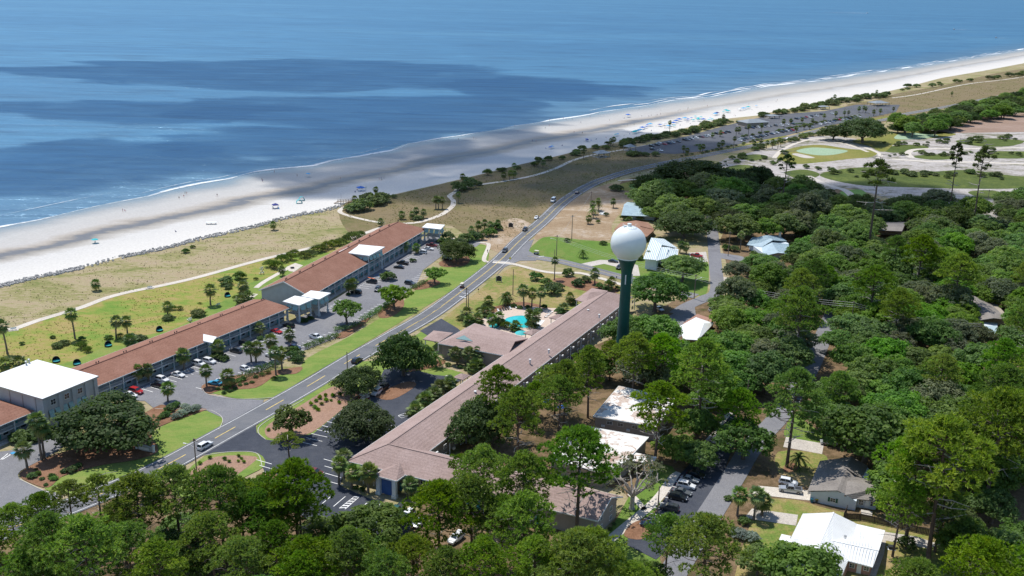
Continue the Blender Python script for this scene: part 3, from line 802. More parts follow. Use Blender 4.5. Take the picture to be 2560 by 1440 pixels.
vs = [(q.x, q.y, 4.9) for q in i4] + [(q.x, q.y, q.z - .37) for q in i4]
MB().add(vs, [(0, 3, 7, 4), (3, 2, 6, 7), (2, 1, 5, 6), (1, 0, 4, 5), (3, 0, 1, 2), (4, 7, 6, 5)]).build('cheek_wall', M['wall_grey'], pc)
stair_tower('stair tower with white roof at the far end of the brown roof', [(1055,568),(1067,558),(1112,562),(1102,573)], (7.2, 7.4, 7.4, 7.1), 2.9)
stair_tower('stair tower against the gable, farther of two side by side', [(753,740),(777,726),(827,732),(798,748)], (7.4, 7.6, 7.5, 7.2), 2.9)
stair_tower('stair tower between the two brown wings with three shutters towards the car park', [(707,753),(737,739),(785,747),(748,763)], (7.4, 7.6, 7.5, 7.2), 2.9)
root = empty('entrance_canopy', (G(510, 905).x, G(510, 905).y, 0))
tag(root, 'small white slanted canopy on a pier in front of the lower brown wing', 'canopy')
Q = [G(508,835,7.0), G(542,842,6.4), G(531,857,5.6), G(508,852,6.0)]
MB().slab([q - root.location for q in Q], .3).build('roof', M['white_roof'], root)
b = G(531, 893) - root.location
MB().box((b.x, b.y, 2.7), (1.5, .5, 5.4), DA).build('pier', M['pale_trim'], root)
b = G(516, 893) - root.location + Vector((-2, 2, 0))
MB().box((b.x, b.y, 2.7), (.4, .4, 5.4), DA).build('column', M['pale_trim'], root)

# ---- white flat roofed block
zb = 10.2
A1, A2, A3 = G(106, 997, zb), G(246, 940, zb), G(93, 899, zb)
A4 = A1 + (A3 - A2)
root = empty('resort_block', (A1.x, A1.y, 0)); tag(root, 'grey three storey block with a big flat white roof', 'hotel block')
Q = [p - Vector((A1.x, A1.y, 0)) for p in (A1, A2, A3, A4)]
MB().slab(Q, .4).build('roof', M['white_roof'], root)
mb = MB()
for i in range(4): mb.bar(Q[i] - Vector((0, 0, .22)), Q[(i + 1) % 4] - Vector((0, 0, .22)), .16, .42)
mb.build('fascia', M['greymetal'], root)
R = shrink(Q, .8)
MB().prism([(r.x, r.y) for r in R], 0, zb - .4).build('wall', M['wall_grey'], root)
def along(root, a, b, fr, off=.0):
    d = (b - a).to_2d(); l = d.length; d.normalize(); n = Vector((d.y, -d.x)); p = a.to_2d() + d * (l * fr) + n * off
    return p, math.atan2(d.y, d.x)
fa = R[0].to_3d(); fb = R[1].to_3d()
for i, fr in enumerate((.0, .30, .56, .82, 1.0)):
    p, rz = along(root, fa, fb, fr, .18)
    MB().box((p.x, p.y, zb / 2 - .3), (1.1, .5, zb - .62), rz).build('pilaster', M['wall_grey'], root)
for fr in (.17, .43, .69):
    p, rz = along(root, fa, fb, fr, .02)
    window_on(root, (p.x, p.y, zb - 3.3), rz, 1.7, 1.7, 'trim')
    for dx in (-.06, .06):
        q, _ = along(root, fa, fb, fr + dx, .5)
        o = shared('bshut', lambda: MB().box((0, 0, 0), (1.5, .1, 2.6)), 'shutter', M['paleteal'], root, (q.x, q.y, zb - 5.8), rz); o.rotation_euler = (-.3, 0, rz)
ga = R[3].to_3d()
for fr in (.2, .42, .64, .86):
    p, rz = along(root, ga, fa, fr, .03)
    MB().box((p.x, p.y, zb / 2 - .3), (.25, .2, zb - .7), rz).build('downpipe', M['greymetal'], root)
for i, q in enumerate(((66, 912), (73, 907))):
    p = G(q[0], q[1], zb) - root.location
    MB().lathe([(.22, 0), (.22, .9), (.4, .95), (.4, 1.2), (.05, 1.3)], 8, (p.x, p.y, zb)).build('roof_vent', M['greymetal'], root)

# ---- rose roofed inn: two long wings meeting at a corner, reception block, lobe, porch
ze, zr = 5.4, 8.3
def g2(p, z): return G(p[0], p[1], z)
P0 = g2((867, 1152), ze); PL = g2((1457, 755), ze)
PR = g2((1582, 741), ze); PI_ = g2((1073, 1127), ze)
F1 = g2((1495, 1302), ze); F2 = g2((1557, 1241), ze)
RC = g2((970, 1110), zr); RF = g2((1518, 729), zr)
RE = (F1 + F2) / 2; RE.z = zr
root = empty('inn', (P0.x, P0.y, 0)); tag(root, 'sprawling inn of long rose shingled wings around a pool beside the water tower', 'inn')
o3 = root.location.copy()
def loc_(ps): return [Vector(p) - o3 for p in ps]
rf = MB()
for poly in ([P0, PL, RF, RC], [PI_, RC, RF, PR], [PL, PR, RF], [P0, RC, RE, F1], [RC, PI_, F2, RE]): rf.slab(loc_(poly), .3)
roof_inn = rf.build('roof', M['sh_rose'], root)
mb = MB()
for a, b in ((P0, PL), (PL, PR), (PR, PI_), (PI_, F2), (F2, RE), (RE, F1), (F1, P0)):
    a, b = loc_((a, b)); mb.bar(a - Vector((0, 0, .17)), b - Vector((0, 0, .17)), .2, .3)
mb.build('fascia', M['trim'], roof_inn)
mb = MB()
for a, b in ((P0, RC), (RC, RF), (RC, RE), (PI_, RC)):
    a, b = loc_((a, b)); mb.bar(a + Vector((0, 0, .04)), b + Vector((0, 0, .04)), .35, .12)
mb.build('ridge_cap', M['sh_rose'], roof_inn)
out = shrink([p - o3 for p in (P0, PL, PR, PI_, F2, F1)], 1.0)
wl = MB().prism([(p.x, p.y) for p in out], 0, ze - .25)
a = loc_((F1, F2, RE)); k = (RE - F1); 
ia = [a[0].lerp(a[1], .08), a[0].lerp(a[1], .92), a[2] - Vector((0, 0, .45))]
ins = loc_((RC,))[0]; dv = (ins - a[2]); dv.z = 0; dv.normalize(); ia = [p + dv * .6 for p in ia]; ia[0].z = ia[1].z = ze - .3
wl.add(ia, [(0, 1, 2)])
wl.build('wall', M['wall_taupe'], root)
# gallery columns and doors along the front of the lower wing
fa = [p - o3 for p in (P0, F1)]
for i in range(22):
    fr = (i + .5) / 22
    p, rz = along(root, fa[0], fa[1], fr, -1.35)
    if i < 18:
        q, _ = along(root, fa[0], fa[1], fr, -.35)
        shared('inncol', lambda: MB().box((0, 0, ze / 2 - .12), (.28, .28, ze - .26)), 'column', M['trim'], root, (q.x, q.y, 0), rz)
    q, _ = along(root, fa[0], fa[1], fr + .5 / 22, -.98)
    if i < 17: window_on(root, (q.x, q.y, 3.3), rz, 1.5, 1.3); door_on(root, (q.x, q.y, .1), rz, 'teal')
# windows, air conditioners and pilasters along the forest side of the long wing
ra, rb = PR - o3, PI_ - o3
Lr = (rb - ra).length; nb = 17
for i in range(nb):
    for k in range(2):
        fr = (i + .28 + .44 * k) / nb
        p, rz = along(root, rb, ra, 1 - fr, -1.0)
        p, rz = along(root, ra, rb, fr, -.985); rz_ = rz
        for z in (1.0, 3.5):
            if k == 0: window_on(root, (p.x, p.y, z), rz, 1.5, 1.2)
            else:
                ac_on(root, (p.x, p.y, z + .1), rz)
    p, rz = along(root, ra, rb, i / nb, -.9)
    MB().box((p.x, p.y, ze / 2 - .15), (.22, .25, ze - .32), rz).build('downpipe', M['pale_trim'], root)
# end wall of the lower wing
for fr in (.3, .68):
    for z in (.9, 3.3):
        p, rz = along(root, F1 - o3, F2 - o3, fr, -.98); window_on(root, (p.x, p.y, z), rz, 1.3, 1.2)
# road side of the long wing
for i in range(26):
    for z in (.1, 2.9):
        p, rz = along(root, PL - o3, P0 - o3, (i + .5) / 26, -.98); window_on(root, (p.x, p.y, z + .9), rz, 1.5, 1.2)
# corner porch with blue panel and white columns
pp = [G(957, 1173, 5.3), G(937, 1188, 5.1), G(991, 1202, 5.1), G(1013, 1187, 5.3)]
ap = G(1000, 1157, 7.2)
porch = MB()
L4 = loc_(pp)
porch.slab([L4[0], L4[1], loc_((ap,))[0]], .3); porch.slab([L4[1], L4[2], loc_((ap,))[0]], .3); porch.slab([L4[2], L4[3], loc_((ap,))[0]], .3)
po = porch.build('porch_roof', M['sh_rose'], root)
mb = MB()
for a, b in ((L4[0], L4[1]), (L4[1], L4[2]), (L4[2], L4[3])): mb.bar(a - Vector((0, 0, .2)), b - Vector((0, 0, .2)), .2, .36)
mb.build('fascia', M['trim'], po)
cbs = [L4[1].lerp(L4[3], .12), L4[2].lerp(L4[0], .14)]
for c in cbs:
    MB().box((c.x, c.y, 2.5), (1.05, .9, 4.9), -.4).box((c.x, c.y, .4), (1.3, 1.1, .8), -.4).build('porch_column', M['wall_white'], root)
c1, c2 = cbs; d = (c2 - c1); d.z = 0; cm = (c1 + c2) / 2; nrm_ = Vector((d.y, -d.x, 0)).normalized() * -.5
MB().box((cm.x + nrm_.x, cm.y + nrm_.y, 2.4), (d.length - 1.1, .12, 4.6), math.atan2(d.y, d.x)).build('blue_panel', M['bluepanel'], root)
# reception block and its carport roof
zq = 5.3
rc = [G(1095, 858, zq), G(1268, 890, zq), G(1322, 846, zq), G(1187, 808, zq)]
r1, r2 = G(1168, 830, 7.6), G(1288, 853, 7.6)
R4 = loc_(rc + [r1, r2]); mb = MB()
for q in ((0, 1, 5, 4), (2, 3, 4, 5), (3, 0, 4)): mb.slab([R4[i] for i in q], .3)
rr = mb.build('reception_roof', M['sh_rose'], root)
mb = MB()
for i in range(4): mb.bar(R4[i] - Vector((0, 0, .17)), R4[(i + 1) % 4] - Vector((0, 0, .17)), .2, .28)
mb.build('fascia', M['pale_trim'], rr)
MB().prism([(p.x, p.y) for p in shrink(R4[:4], 1.0)], 0, zq - .25).build('reception_wall', M['wall_taupe'], root)
g0 = [G(1140, 846, 6.9), G(1182, 853, 6.9), G(1160, 838, 8.1)]
MB().slab(loc_(g0), .2).build('gable_vent', M['paleteal'], rr)
fa_, fb_ = R4[0], R4[1]
for fr in (.15, .35, .62, .85):
    p, rz = along(root, fa_, fb_, fr, -.98); window_on(root, (p.x, p.y, 1.2), rz, 1.5, 1.4)
cp = [G(1057, 848, 4.2), G(1098, 855, 4.2), G(1133, 832, 4.2), G(1084, 826, 4.2)]
C4 = loc_(cp); top = sum(C4, Vector()) / 4 + Vector((0, 0, .9)); mb = MB()
for i in range(4): mb.slab([C4[i], C4[(i + 1) % 4], top], .25)
co = mb.build('carport_roof', M['sh_rose'], root)
for r in shrink(C4, .7): MB().box((r.x, r.y, 1.95), (.4, .4, 3.9)).build('carport_post', M['trim'], root)
# small link roofs on the pool side and the low entry roof
for q, z in (([(1437,749),(1480,720),(1520,727),(1462,756)], 5.2), ([(1372,794),(1392,786),(1432,790),(1398,800)], 3.4), ([(1308,832),(1332,822),(1356,826),(1330,838)], 3.4), ([(1132,943),(1150,934),(1176,938),(1158,950)], 3.3)):
    Z4 = loc_([G(a, b, z) for a, b in q]); top = sum(Z4, Vector()) / 4 + Vector((0, 0, 1.1)); mb = MB()
    for i in range(4): mb.slab([Z4[i], Z4[(i + 1) % 4], top], .25)
    mb.build('link_roof', M['sh_rose'], root)
    for r in shrink(Z4, .6): MB().box((r.x, r.y, z / 2 - .1), (.3, .3, z - .2)).build('link_post', M['trim'], root)
for q in ((1470,780),(1498,792),(1372,880),(1022,1085),(1325,905),(1188,985)):
    p = G(q[0], q[1], 7.0) - o3
    MB().lathe([(.25, -.5), (.25, .7), (.42, .75), (.42, .95), (.05, 1.0)], 8, p).build('roof_vent', M['trim'], roof_inn)

# ---- flat white roofs behind the inn
def flat_block(name, label, cat, pts, z, wall, roof, inset=.5, winside=None, group=None):
    P = [G(p[0], p[1], z) for p in pts]; o = Vector((P[0].x, P[0].y, 0)); root = empty(name, o); tag(root, label, cat, group)
    Q = [p - o for p in P]
    MB().prism([(q.x, q.y) for q in Q], z - .3, z).build('roof', M[roof], root)
    mb = MB()
    for i in range(len(Q)): mb.bar(Q[i] - Vector((0, 0, .13)), Q[(i + 1) % len(Q)] - Vector((0, 0, .13)), .14, .36)
    mb.build('fascia', M['trim'], root)
    R = shrink(Q, inset)
    MB().prism([(r.x, r.y) for r in R], 0, z - .3).build('wall', M[wall], root)
    return root, Q
fb1, Q = flat_block('guest_block', 'low taupe block with stained white roof, farther one behind the inn', 'guest block', [(1483,1040),(1642,1067),(1693,997),(1547,965)], 4.6, 'wall_taupe', 'rust_roof')
for i, fr in enumerate((.16, .33, .56, .74)):
    p, rz = along(fb1, Q[0], Q[1], fr, -.48)
    if i % 2 == 0: ac_on(fb1, (p.x, p.y, 1.6), rz)
    window_on(fb1, (p.x + 1.8 * math.cos(rz), p.y + 1.8 * math.sin(rz), 2.6), rz, 1.7, 1.0)
fb2, Q = flat_block('guest_block', 'white flat roofed block with rusty stains and a side canopy behind the inn', 'guest block', [(1372,1147),(1507,1182),(1570,1150),(1585,1132),(1622,1093),(1447,1062)], 4.6, 'wall_taupe', 'rust_roof')
zc = 4.3
cq = [G(1572,1150,zc) - fb2.location, G(1633,1160,zc) - fb2.location, G(1642,1142,zc) - fb2.location, G(1587,1131,zc) - fb2.location]
MB().prism([(q.x, q.y) for q in cq], zc - .25, zc).build('canopy_roof', M['rust_roof'], fb2)
for i in (1, 2):
    p = cq[i].lerp(cq[(i + 2) % 4], .12); MB().box((p.x, p.y, zc / 2 - .13), (.25, .25, zc - .26)).build('canopy_post', M['trim'], fb2)
for fr in (.3, .6):
    p, rz = along(fb2, Q[1], Q[2], fr, -.48); window_on(fb2, (p.x, p.y, 1.6), rz, 1.5, 1.4)

# ---- houses
def house(name, label, roofs, walls, wh, wallmat, roofmat, group=None, t=.22, ribs=None, ridge=None):
    """roofs: polygons of (px, py, z); walls: outline in (px, py, z at which it is read)"""
    o = G(walls[0][0], walls[0][1], walls[0][2] if len(walls[0]) > 2 else 0); o.z = 0
    root = empty(name, o); tag(root, label, 'house', group)
    mb = MB(); W3 = [[G(*p) - o for p in poly] for poly in roofs]
    for poly in W3: mb.slab(poly, t)
    r = mb.build('roof', M[roofmat], root)
    if ribs:
        rb = MB()
        for poly in W3:
            # standing seams run down the slope, .45 m apart
            n = (poly[1] - poly[0]).cross(poly[2] - poly[0]).normalized()
            if n.z < 0: n = -n
            h = Vector((-n.y, n.x, 0))
            if h.length < .02: continue
            h.normalize(); dn = n.cross(h)
            cs = [(p.dot(h), p.dot(dn)) for p in poly]; x = min(c[0] for c in cs) + .3; x1 = max(c[0] for c in cs); p0 = poly[0]
            while x < x1:
                ys = []
                for i in range(len(cs)):
                    a, b = cs[i], cs[(i + 1) % len(cs)]
                    if (a[0] - x) * (b[0] - x) < 0: ys.append(a[1] + (b[1] - a[1]) * (x - a[0]) / (b[0] - a[0]))
                if len(ys) >= 2:
                    c0 = n * (p0.dot(n) + .03)
                    rb.bar(c0 + h * x + dn * min(ys), c0 + h * x + dn * max(ys), .06, .07)
                x += ribs
        rb.build('standing_seams', M[roofmat], r)['kind'] = 'stuff'
    if ridge:
        for a, b in ridge: MB().bar(G(*a) - o + Vector((0, 0, .05)), G(*b) - o + Vector((0, 0, .05)), .3, .12).build('ridge_cap', M[roofmat], r)
    w = MB().prism([((G(*p) - o).x, (G(*p) - o).y) for p in walls], 0, wh)
    root['o'] = 0
    del root['o']
    wo = w.build('wall', M[wallmat], root)
    return root, o, wo
def gable_fill(root, o, pts, mat):
    MB().slab([G(*p) - o for p in pts], .01).build('gable', M[mat], root)
def on_wall(root, o, a, b, fr, z, off=.03):
    A = G(*a) - o; B = G(*b) - o
    p, rz = along(root, A, B, fr, off); return (p.x, p.y, z), rz
# white sided house with grey shingles
hF, o, _ = house('house', 'white sided house with grey shingle roof and green window shutters', [
    [(2019,1227,2.7),(2036,1185,2.7),(2116,1172,4.6),(2093,1226,4.6)],
    [(2093,1226,4.6),(2116,1172,4.6),(2160,1215,2.9),(2139,1247,2.7)],
    [(2139,1247,2.7),(2110,1238,3.7),(2118,1203,4.2),(2202,1220,4.2),(2192,1252,2.7)],
    [(2118,1203,4.2),(2202,1220,4.2),(2206,1206,2.8),(2140,1192,2.8)],
    [(2036,1185,2.7),(2050,1152,2.7),(2130,1142,4.4),(2116,1172,4.4)],
    [(2130,1142,4.4),(2116,1172,4.4),(2155,1195,2.7),(2170,1165,2.7)]],
    [(2024,1253),(2137,1277),(2141,1268),(2188,1275),(2203,1240),(2165,1190),(2060,1172)], 2.6, 'wall_white', 'sh_grey')
a, b = (2024,1253), (2137,1277)
l_, rz = on_wall(hF, o, a, b, .50, 1.1); window_on(hF, l_, rz, 1.3, 1.1)
for fr in (.415, .585):
    l_, rz = on_wall(hF, o, a, b, fr, 1.1, .05); shared('gshut', lambda: MB().box((0, 0, .55), (.5, .06, 1.15)), 'shutter', simple('green_shutter', (.02, .10, .075)), hF, l_, rz)
gp_ = [G(2024,1253) - o, G(2137,1277) - o]; d_ = (gp_[1] - gp_[0])
MB().add([gp_[0] + Vector((0, 0, 2.58)), gp_[1] + Vector((0, 0, 2.58)), (gp_[0].lerp(gp_[1], .62)) + Vector((0, 0, 4.4))], [(0, 1, 2)]).build('gable', M['wall_white'], hF)
a, b = (2141,1269), (2188,1275)
for fr, kind in ((.2, 'w'), (.52, 'd'), (.82, 'w')):
    l_, rz = on_wall(hF, o, a, b, fr, .9 if kind == 'w' else .3, .05)
    if kind == 'w': window_on(hF, l_, rz, 1.2, 1.4)
    else: door_on(hF, l_, rz, 'trim', .95, 2.0)
p = G(2166, 1283) - o
MB().box((p.x, p.y, .2), (2.6, 1.3, .4), -.35).box((p.x - .3, p.y - .8, .1), (2.6, .5, .2), -.35).build('doorstep', M['concrete'], hF)
# white metal roofed brick house
zE, zR = 2.9, 5.2
hG, o, _ = house('house', 'brick house under a large white metal cross gable roof', [
    [(2007,1284,zE),(2084,1281,zR),(2038,1384,zR),(2020,1432,zR),(1935,1450,zE),(1958,1384,zE)],
    [(2084,1281,zR),(2143,1310,zE),(2132,1347,zE+.2),(2081,1352,zR-.3),(2120,1402,zE),(2106,1436,zE),(2095,1475,zE),(2005,1470,zR),(2038,1384,zR)],
    [(2081,1352,zR-.3),(2197,1377,zR-.3),(2213,1326,zE),(2143,1310,zE),(2132,1347,zE+.2)],
    [(2081,1352,zR-.28),(2120,1402,zE),(2182,1418,zE),(2197,1377,zR-.28)],
    [(1975,1345,zE-.1),(2022,1354,zE+1.3),(1965,1366,zE-.2)]],
    [(1970,1380,zE),(2010,1290,zE),(2082,1290,zE),(2140,1314,zE),(2206,1329,zE),(2178,1411,zE),(2122,1399,zE),(2100,1450,zE),(1950,1450,zE)], 2.6, 'brick', 'white_metal', ribs=.62,
    ridge=[((2084,1281,zR),(2038,1384,zR)), ((2081,1352,zR-.3),(2197,1377,zR-.3))])
a, b = (2122,1399,zE), (2178,1411,zE)
for fr, k in ((.18, 'w'), (.5, 'd'), (.82, 'w')):
    A = G(*a) - o; B = G(*b) - o; p, rz = along(hG, A, B, fr, .03)
    if k == 'w': window_on(hG, (p.x, p.y, 1.1), rz, 1.15, 1.1)
    else: door_on(hG, (p.x, p.y, .1), rz, 'trim', .95, 2.1)
q4 = [G(1954,1335,2.6) - o, G(1977,1340,2.6) - o, G(1966,1361,2.6) - o, G(1945,1355,2.6) - o]
MB().slab(q4, .15).build('porch_roof', M['white_metal'], hG)
for q in q4: MB().box((q.x, q.y, 1.22), (.12, .12, 2.44)).build('porch_post', M['trim'], hG)
p = G(2113,1341,4.3) - o; MB().box((p.x, p.y, 4.3), (.5, .4, .5)).build('roof_vent', M['greymetal'], hG)
# pale blue roofs, orange roof and striped roof by the junction
house('house', 'pale blue metal roofed house behind the bare sandy lot', [
    [(1553,538,3),(1560,511,4.6),(1612,520,4.6),(1608,540,3)], [(1560,511,4.6),(1568,505,3.2),(1630,508,3.2),(1612,520,4.6)],
    [(1608,540,3),(1612,519,4.6),(1655,511,4.2),(1640,541,3)], [(1612,519,4.6),(1655,511,4.2),(1640,504,3.2)]],
    [(1558,548),(1636,551),(1648,530),(1570,528)], 2.8, 'wall_white', 'blue_metal', ribs=.8)
house('house', 'orange brown hip roofed house right behind the water tank', [
    [(1536,573,2.9),(1552,556,2.9),(1590,551,5),(1580,562,5)], [(1536,573,2.9),(1580,562,5),(1600,565,5),(1618,591,2.9),(1560,600,2.9)],
    [(1590,551,5),(1580,562,5),(1600,565,5)], [(1590,551,5),(1600,565,5),(1637,574,2.9),(1618,591,2.9)], [(1590,551,5),(1637,574,2.9),(1620,556,2.9)]],
    [(1545,584),(1615,600),(1634,585),(1560,570)], 2.8, 'wall_tan', 'sh_orange')
M['stripe'] = None
def stripes():
    m, nt, bs, out = nodes('striped_metal_roof')
    w = N(nt, 'TexWave', wave_type='BANDS', bands_direction='X'); w.inputs['Scale'].default_value = .32
    w.inputs['Distortion'].default_value = .3
    nt.links.new(objco(nt), w.inputs['Vector'])
    nt.links.new(ramp(nt, w.outputs['Fac'], [(.45, (.40, .52, .54)), (.55, (.74, .76, .76))]), bs.inputs['Base Color']); bs.inputs['Roughness'].default_value = .5
    return m
M['stripe'] = stripes()
hS, o, _ = house('house', 'two storey white house with pale striped metal roof by the water tower', [
    [(1608,647,5.2),(1628,594,7.2),(1655,612,7.4),(1640,650,5.2)], [(1628,594,7.2),(1655,612,7.4),(1694,620,5.2),(1660,597,5.4)],
    [(1640,652,5.2),(1654,617,7.4),(1672,620,7.2),(1664,646,5.2)], [(1654,617,7.2),(1672,618,7.0),(1695,625,5.2),(1692,634,5.2),(1664,646,5.2)]],
    [(1612,672),(1640,676),(1650,662),(1692,666),(1694,650),(1640,632),(1618,640)], 5.1, 'wall_white', 'stripe')
for fr in (.2, .5, .8):
    for z in (.8, 3.3):
        l_, rz = on_wall(hS, o, (1650,662), (1692,666), fr, z); window_on(hS, l_, rz, 1.5, 1.4)
p = G(1668, 668) - o
MB().box((p.x, p.y, 2.7), (9, 1.6, .2)).build('balcony', M['pale_trim'], hS)
MB().box((p.x, p.y - .75, 3.4), (9, .08, 1.0)).build('balcony_rail', M['greymetal'], hS)
for dx in (-4.3, 0, 4.3): MB().box((p.x + dx, p.y - .7, 1.3), (.2, .2, 2.6)).build('post', M['trim'], hS)
hB, o, _ = house('house', 'pale blue metal roofed house with chimney among dark oaks', [
    [(1867,612,3),(1878,596,3),(1915,588,5),(1932,600,5),(1905,617,3)], [(1915,588,5),(1932,600,5),(1968,603,3),(1945,588,3)],
    [(1905,618,3),(1930,606,4.6),(1945,632,3.2),(1908,640,3)], [(1930,606,4.6),(1972,610,3.4),(1973,634,3),(1945,632,3.2)]],
    [(1872,622),(1910,650),(1968,644),(1970,622),(1930,606),(1880,606)], 2.8, 'wall_white', 'blue_metal', ribs=.8)
p = G(1947, 610) - o
MB().box((p.x, p.y, 3), (1, 1, 6)).box((p.x, p.y, 6.1), (1.2, 1.2, .3)).build('chimney', M['concrete'], hB)
l_, rz = on_wall(hB, o, (1910,650), (1968,644), .35, .9); window_on(hB, l_, rz, 1.4, 1.3)
house('house', 'low house with plain white roof in the trees near the water tower', [
    [(1700,815,3.3),(1740,793,4.6),(1760,808,4.8),(1708,848,3.3)], [(1740,793,4.6),(1785,808,3.3),(1745,850,3.3),(1708,848,3.3),(1760,808,4.8)]],
    [(1706,828),(1712,858),(1745,858),(1782,818),(1742,804)], 3.1, 'brick', 'white_roof')
for lab, roofs, wl in (
    ('brown roofed house half hidden under oaks at the wooded side', [[(2388,742,4),(2432,738,5.6),(2484,795,5.6),(2450,800,4)], [(2432,738,5.6),(2478,760,4),(2520,800,4),(2484,795,5.6)]], [(2395,756),(2450,812),(2515,812),(2470,762)]),
    ('dark grey roofed house glimpsed through the far trees', [[(2180,575,4),(2196,560,5.4),(2262,562,5.4),(2255,578,4)], [(2196,560,5.4),(2262,562,5.4),(2268,555,4),(2206,553,4)]], [(2185,586),(2254,588),(2264,566),(2200,564)])):
    house('house', lab, roofs, wl, 3.6, 'wall_tan', 'sh_grey')
house('shed', 'small shed with pale flat roof beside the brown forest house', [[(2447,830,3),(2450,815,3.2),(2492,814,3.2),(2490,838,3)]], [(2449,838),(2489,845),(2491,824),(2452,822)], 2.8, 'wall_white', 'blue_metal')['category'] if False else None
hsd, o, _ = house('shed', 'small shed with pale flat roof beside the brown forest house', [[(2447,830,3),(2450,815,3.2),(2492,814,3.2),(2490,838,3)]], [(2449,838),(2489,845),(2491,824),(2452,822)], 2.8, 'wall_white', 'blue_metal'); hsd['category'] = 'shed'

# ---- beach pavilions and bathhouse
def pavilion(label, px, py, w, d, rz, zr=3.2, top=5.0, walls=False, group='grey roofed shelters along the beach'):
    p = G(px, py); root = empty('beach_pavilion', p, rz); tag(root, label, 'pavilion', group)
    c = [(-w/2, -d/2, zr), (w/2, -d/2, zr), (w/2, d/2, zr), (-w/2, d/2, zr)]; k = max(0, w/2 - d/2)
    r1, r2 = (-k, 0, top), (k, 0, top); mb = MB()
    for q in ((c[0], c[1], r2, r1), (c[1], c[2], r2), (c[2], c[3], r1, r2), (c[3], c[0], r1)): mb.slab(q, .2)
    mb.build('roof', M['greyroof'], root)
    if walls: MB().box((0, 0, zr / 2 - .1), (w - 2, d - 2, zr - .15)).build('wall', M['wall_tan'], root)
    else:
        n = max(2, int(w / 3.5))
        for i in range(n):
            for y in (-d/2 + .5, d/2 - .5):
                shared('ppost', lambda: MB().box((0, 0, 1.5), (.45, .45, 3.0)), 'post', M['wall_tan'], root, (-w/2 + .5 + (w - 1) * i / (n - 1), y, 0))
        shared('ptable', lambda: MB().box((0, 0, .72), (2.2, .8, .08)).box((0, .75, .42), (2.2, .3, .06)).box((0, -.75, .42), (2.2, .3, .06)).box((-.8, 0, .35), (.1, 1.2, .68)).box((.8, 0, .35), (.1, 1.2, .68)), 'picnic_table', M['wood'], root)
    MB().box((0, 0, .07), (w + .6, d + .6, .14)).build('floor', M['concrete'], root)
    return root
M['greyroof'] = simple('grey_metal_roof', (.25, .28, .30), .5, .12, .5)
pavilion('open grey roofed beach shelter with pale posts where the path bends', 1503, 392, 11, 8, .6)
pavilion('small open shelter between the beach path and the car park', 1574, 376, 8, 7, .6)
pavilion('long grey bathhouse with tan walls beside the beach car park', 1882, 314, 26, 16, .45, 3.8, 6.2, True)
pavilion('grey roofed pavilion up the coast among palms near the far path', 2195, 264, 20, 14, .4, 3.5, 5.5)
pavilion('tiny flat shelter at the upper edge of the car park', 2057, 273, 12, 8, .4, 3, 4)
pavilion('shelter at the dune crossing next to the bathhouse', 1930, 296, 12, 9, .4, 3, 4)

# ---- water tower
wt = G(1553, 905); root = empty('water_tower', wt); tag(root, 'tall water tower with white ball tank on a dark green stem', 'water tower')
M['tank'] = simple('white_tank_paint', (.76, .81, .81), .35, .05, .15)
M['stem'] = simple('dark_green_stem_paint', (.008, .075, .066), .4, .25, .12)
RB, ZB = 5.75, 41.2
prof = [(2.9, 0), (2.6, 1.0), (2.1, 6), (1.9, 14), (1.75, 24), (1.7, 29), (1.75, 31), (1.95, 32.5), (2.35, 34), (2.85, 35.3), (3.25, 36.35)]
mb = MB().lathe(prof, 40); mb.sm = True; mb.build('stem', M['stem'], root)
sph = []
a0 = math.asin((36.35 - ZB) / RB)
for i in range(33):
    a = a0 + (PI / 2 - a0) * i / 32; sph.append((max(.01, RB * math.cos(a)), ZB + RB * math.sin(a)))
mb = MB().lathe(sph, 56); mb.sm = True; mb.build('tank', M['tank'], root)
MB().lathe([(3.2, 36.15), (3.42, 36.2), (3.42, 36.5), (3.25, 36.55)], 40).build('tank_ring', M['tank'], root)
for i in range(8):
    pass
lad = MB()
for s_ in (-.22, .22): lad.bar((s_, 0, 0), (s_, 0, 4.4), .05, .05)
for i in range(11): lad.bar((-.22, 0, .3 + i * .4), (.22, 0, .3 + i * .4), .04, .04)
for ang in (-1.80, -.35, 1.2):
    o = shared('panel', lambda: MB().box((0, 0, 0), (.34, .24, 3.2)), 'antenna_panel', M['trim'], root, (1.95 * math.cos(ang), 1.95 * math.sin(ang), 29.4), ang + PI / 2)
    shared('brkt', lambda: MB().box((0, .18, 1.0), (.12, .35, .1)).box((0, .18, -1.0), (.12, .35, .1)), 'bracket', M['greymetal'], o)
MB().lathe([(.55, ZB + RB - .15), (.55, ZB + RB + .45), (.75, ZB + RB + .5), (.7, ZB + RB + .75), (.05, ZB + RB + .95)], 12).build('roof_vent', M['tank'], root)
MB().box((-1.3, -.3, ZB + RB - .0), (.9, .9, .35)).build('hatch', M['tank'], root)
rl = MB(); pts = [(2.1 * math.cos(a), 2.1 * math.sin(a), ZB + math.sqrt(RB**2 - 2.1**2)) for a in [PI * (.95 + i * .12) for i in range(10)]]
for a, b in zip(pts[:-1], pts[1:]):
    a = Vector(a); b = Vector(b); up = Vector((0, 0, .95))
    rl.bar(a + up, b + up, .05, .05); rl.bar(a + up * .5, b + up * .5, .04, .04); rl.bar(a, a + up, .05, .05)
rl.build('top_railing', M['tank'], root)

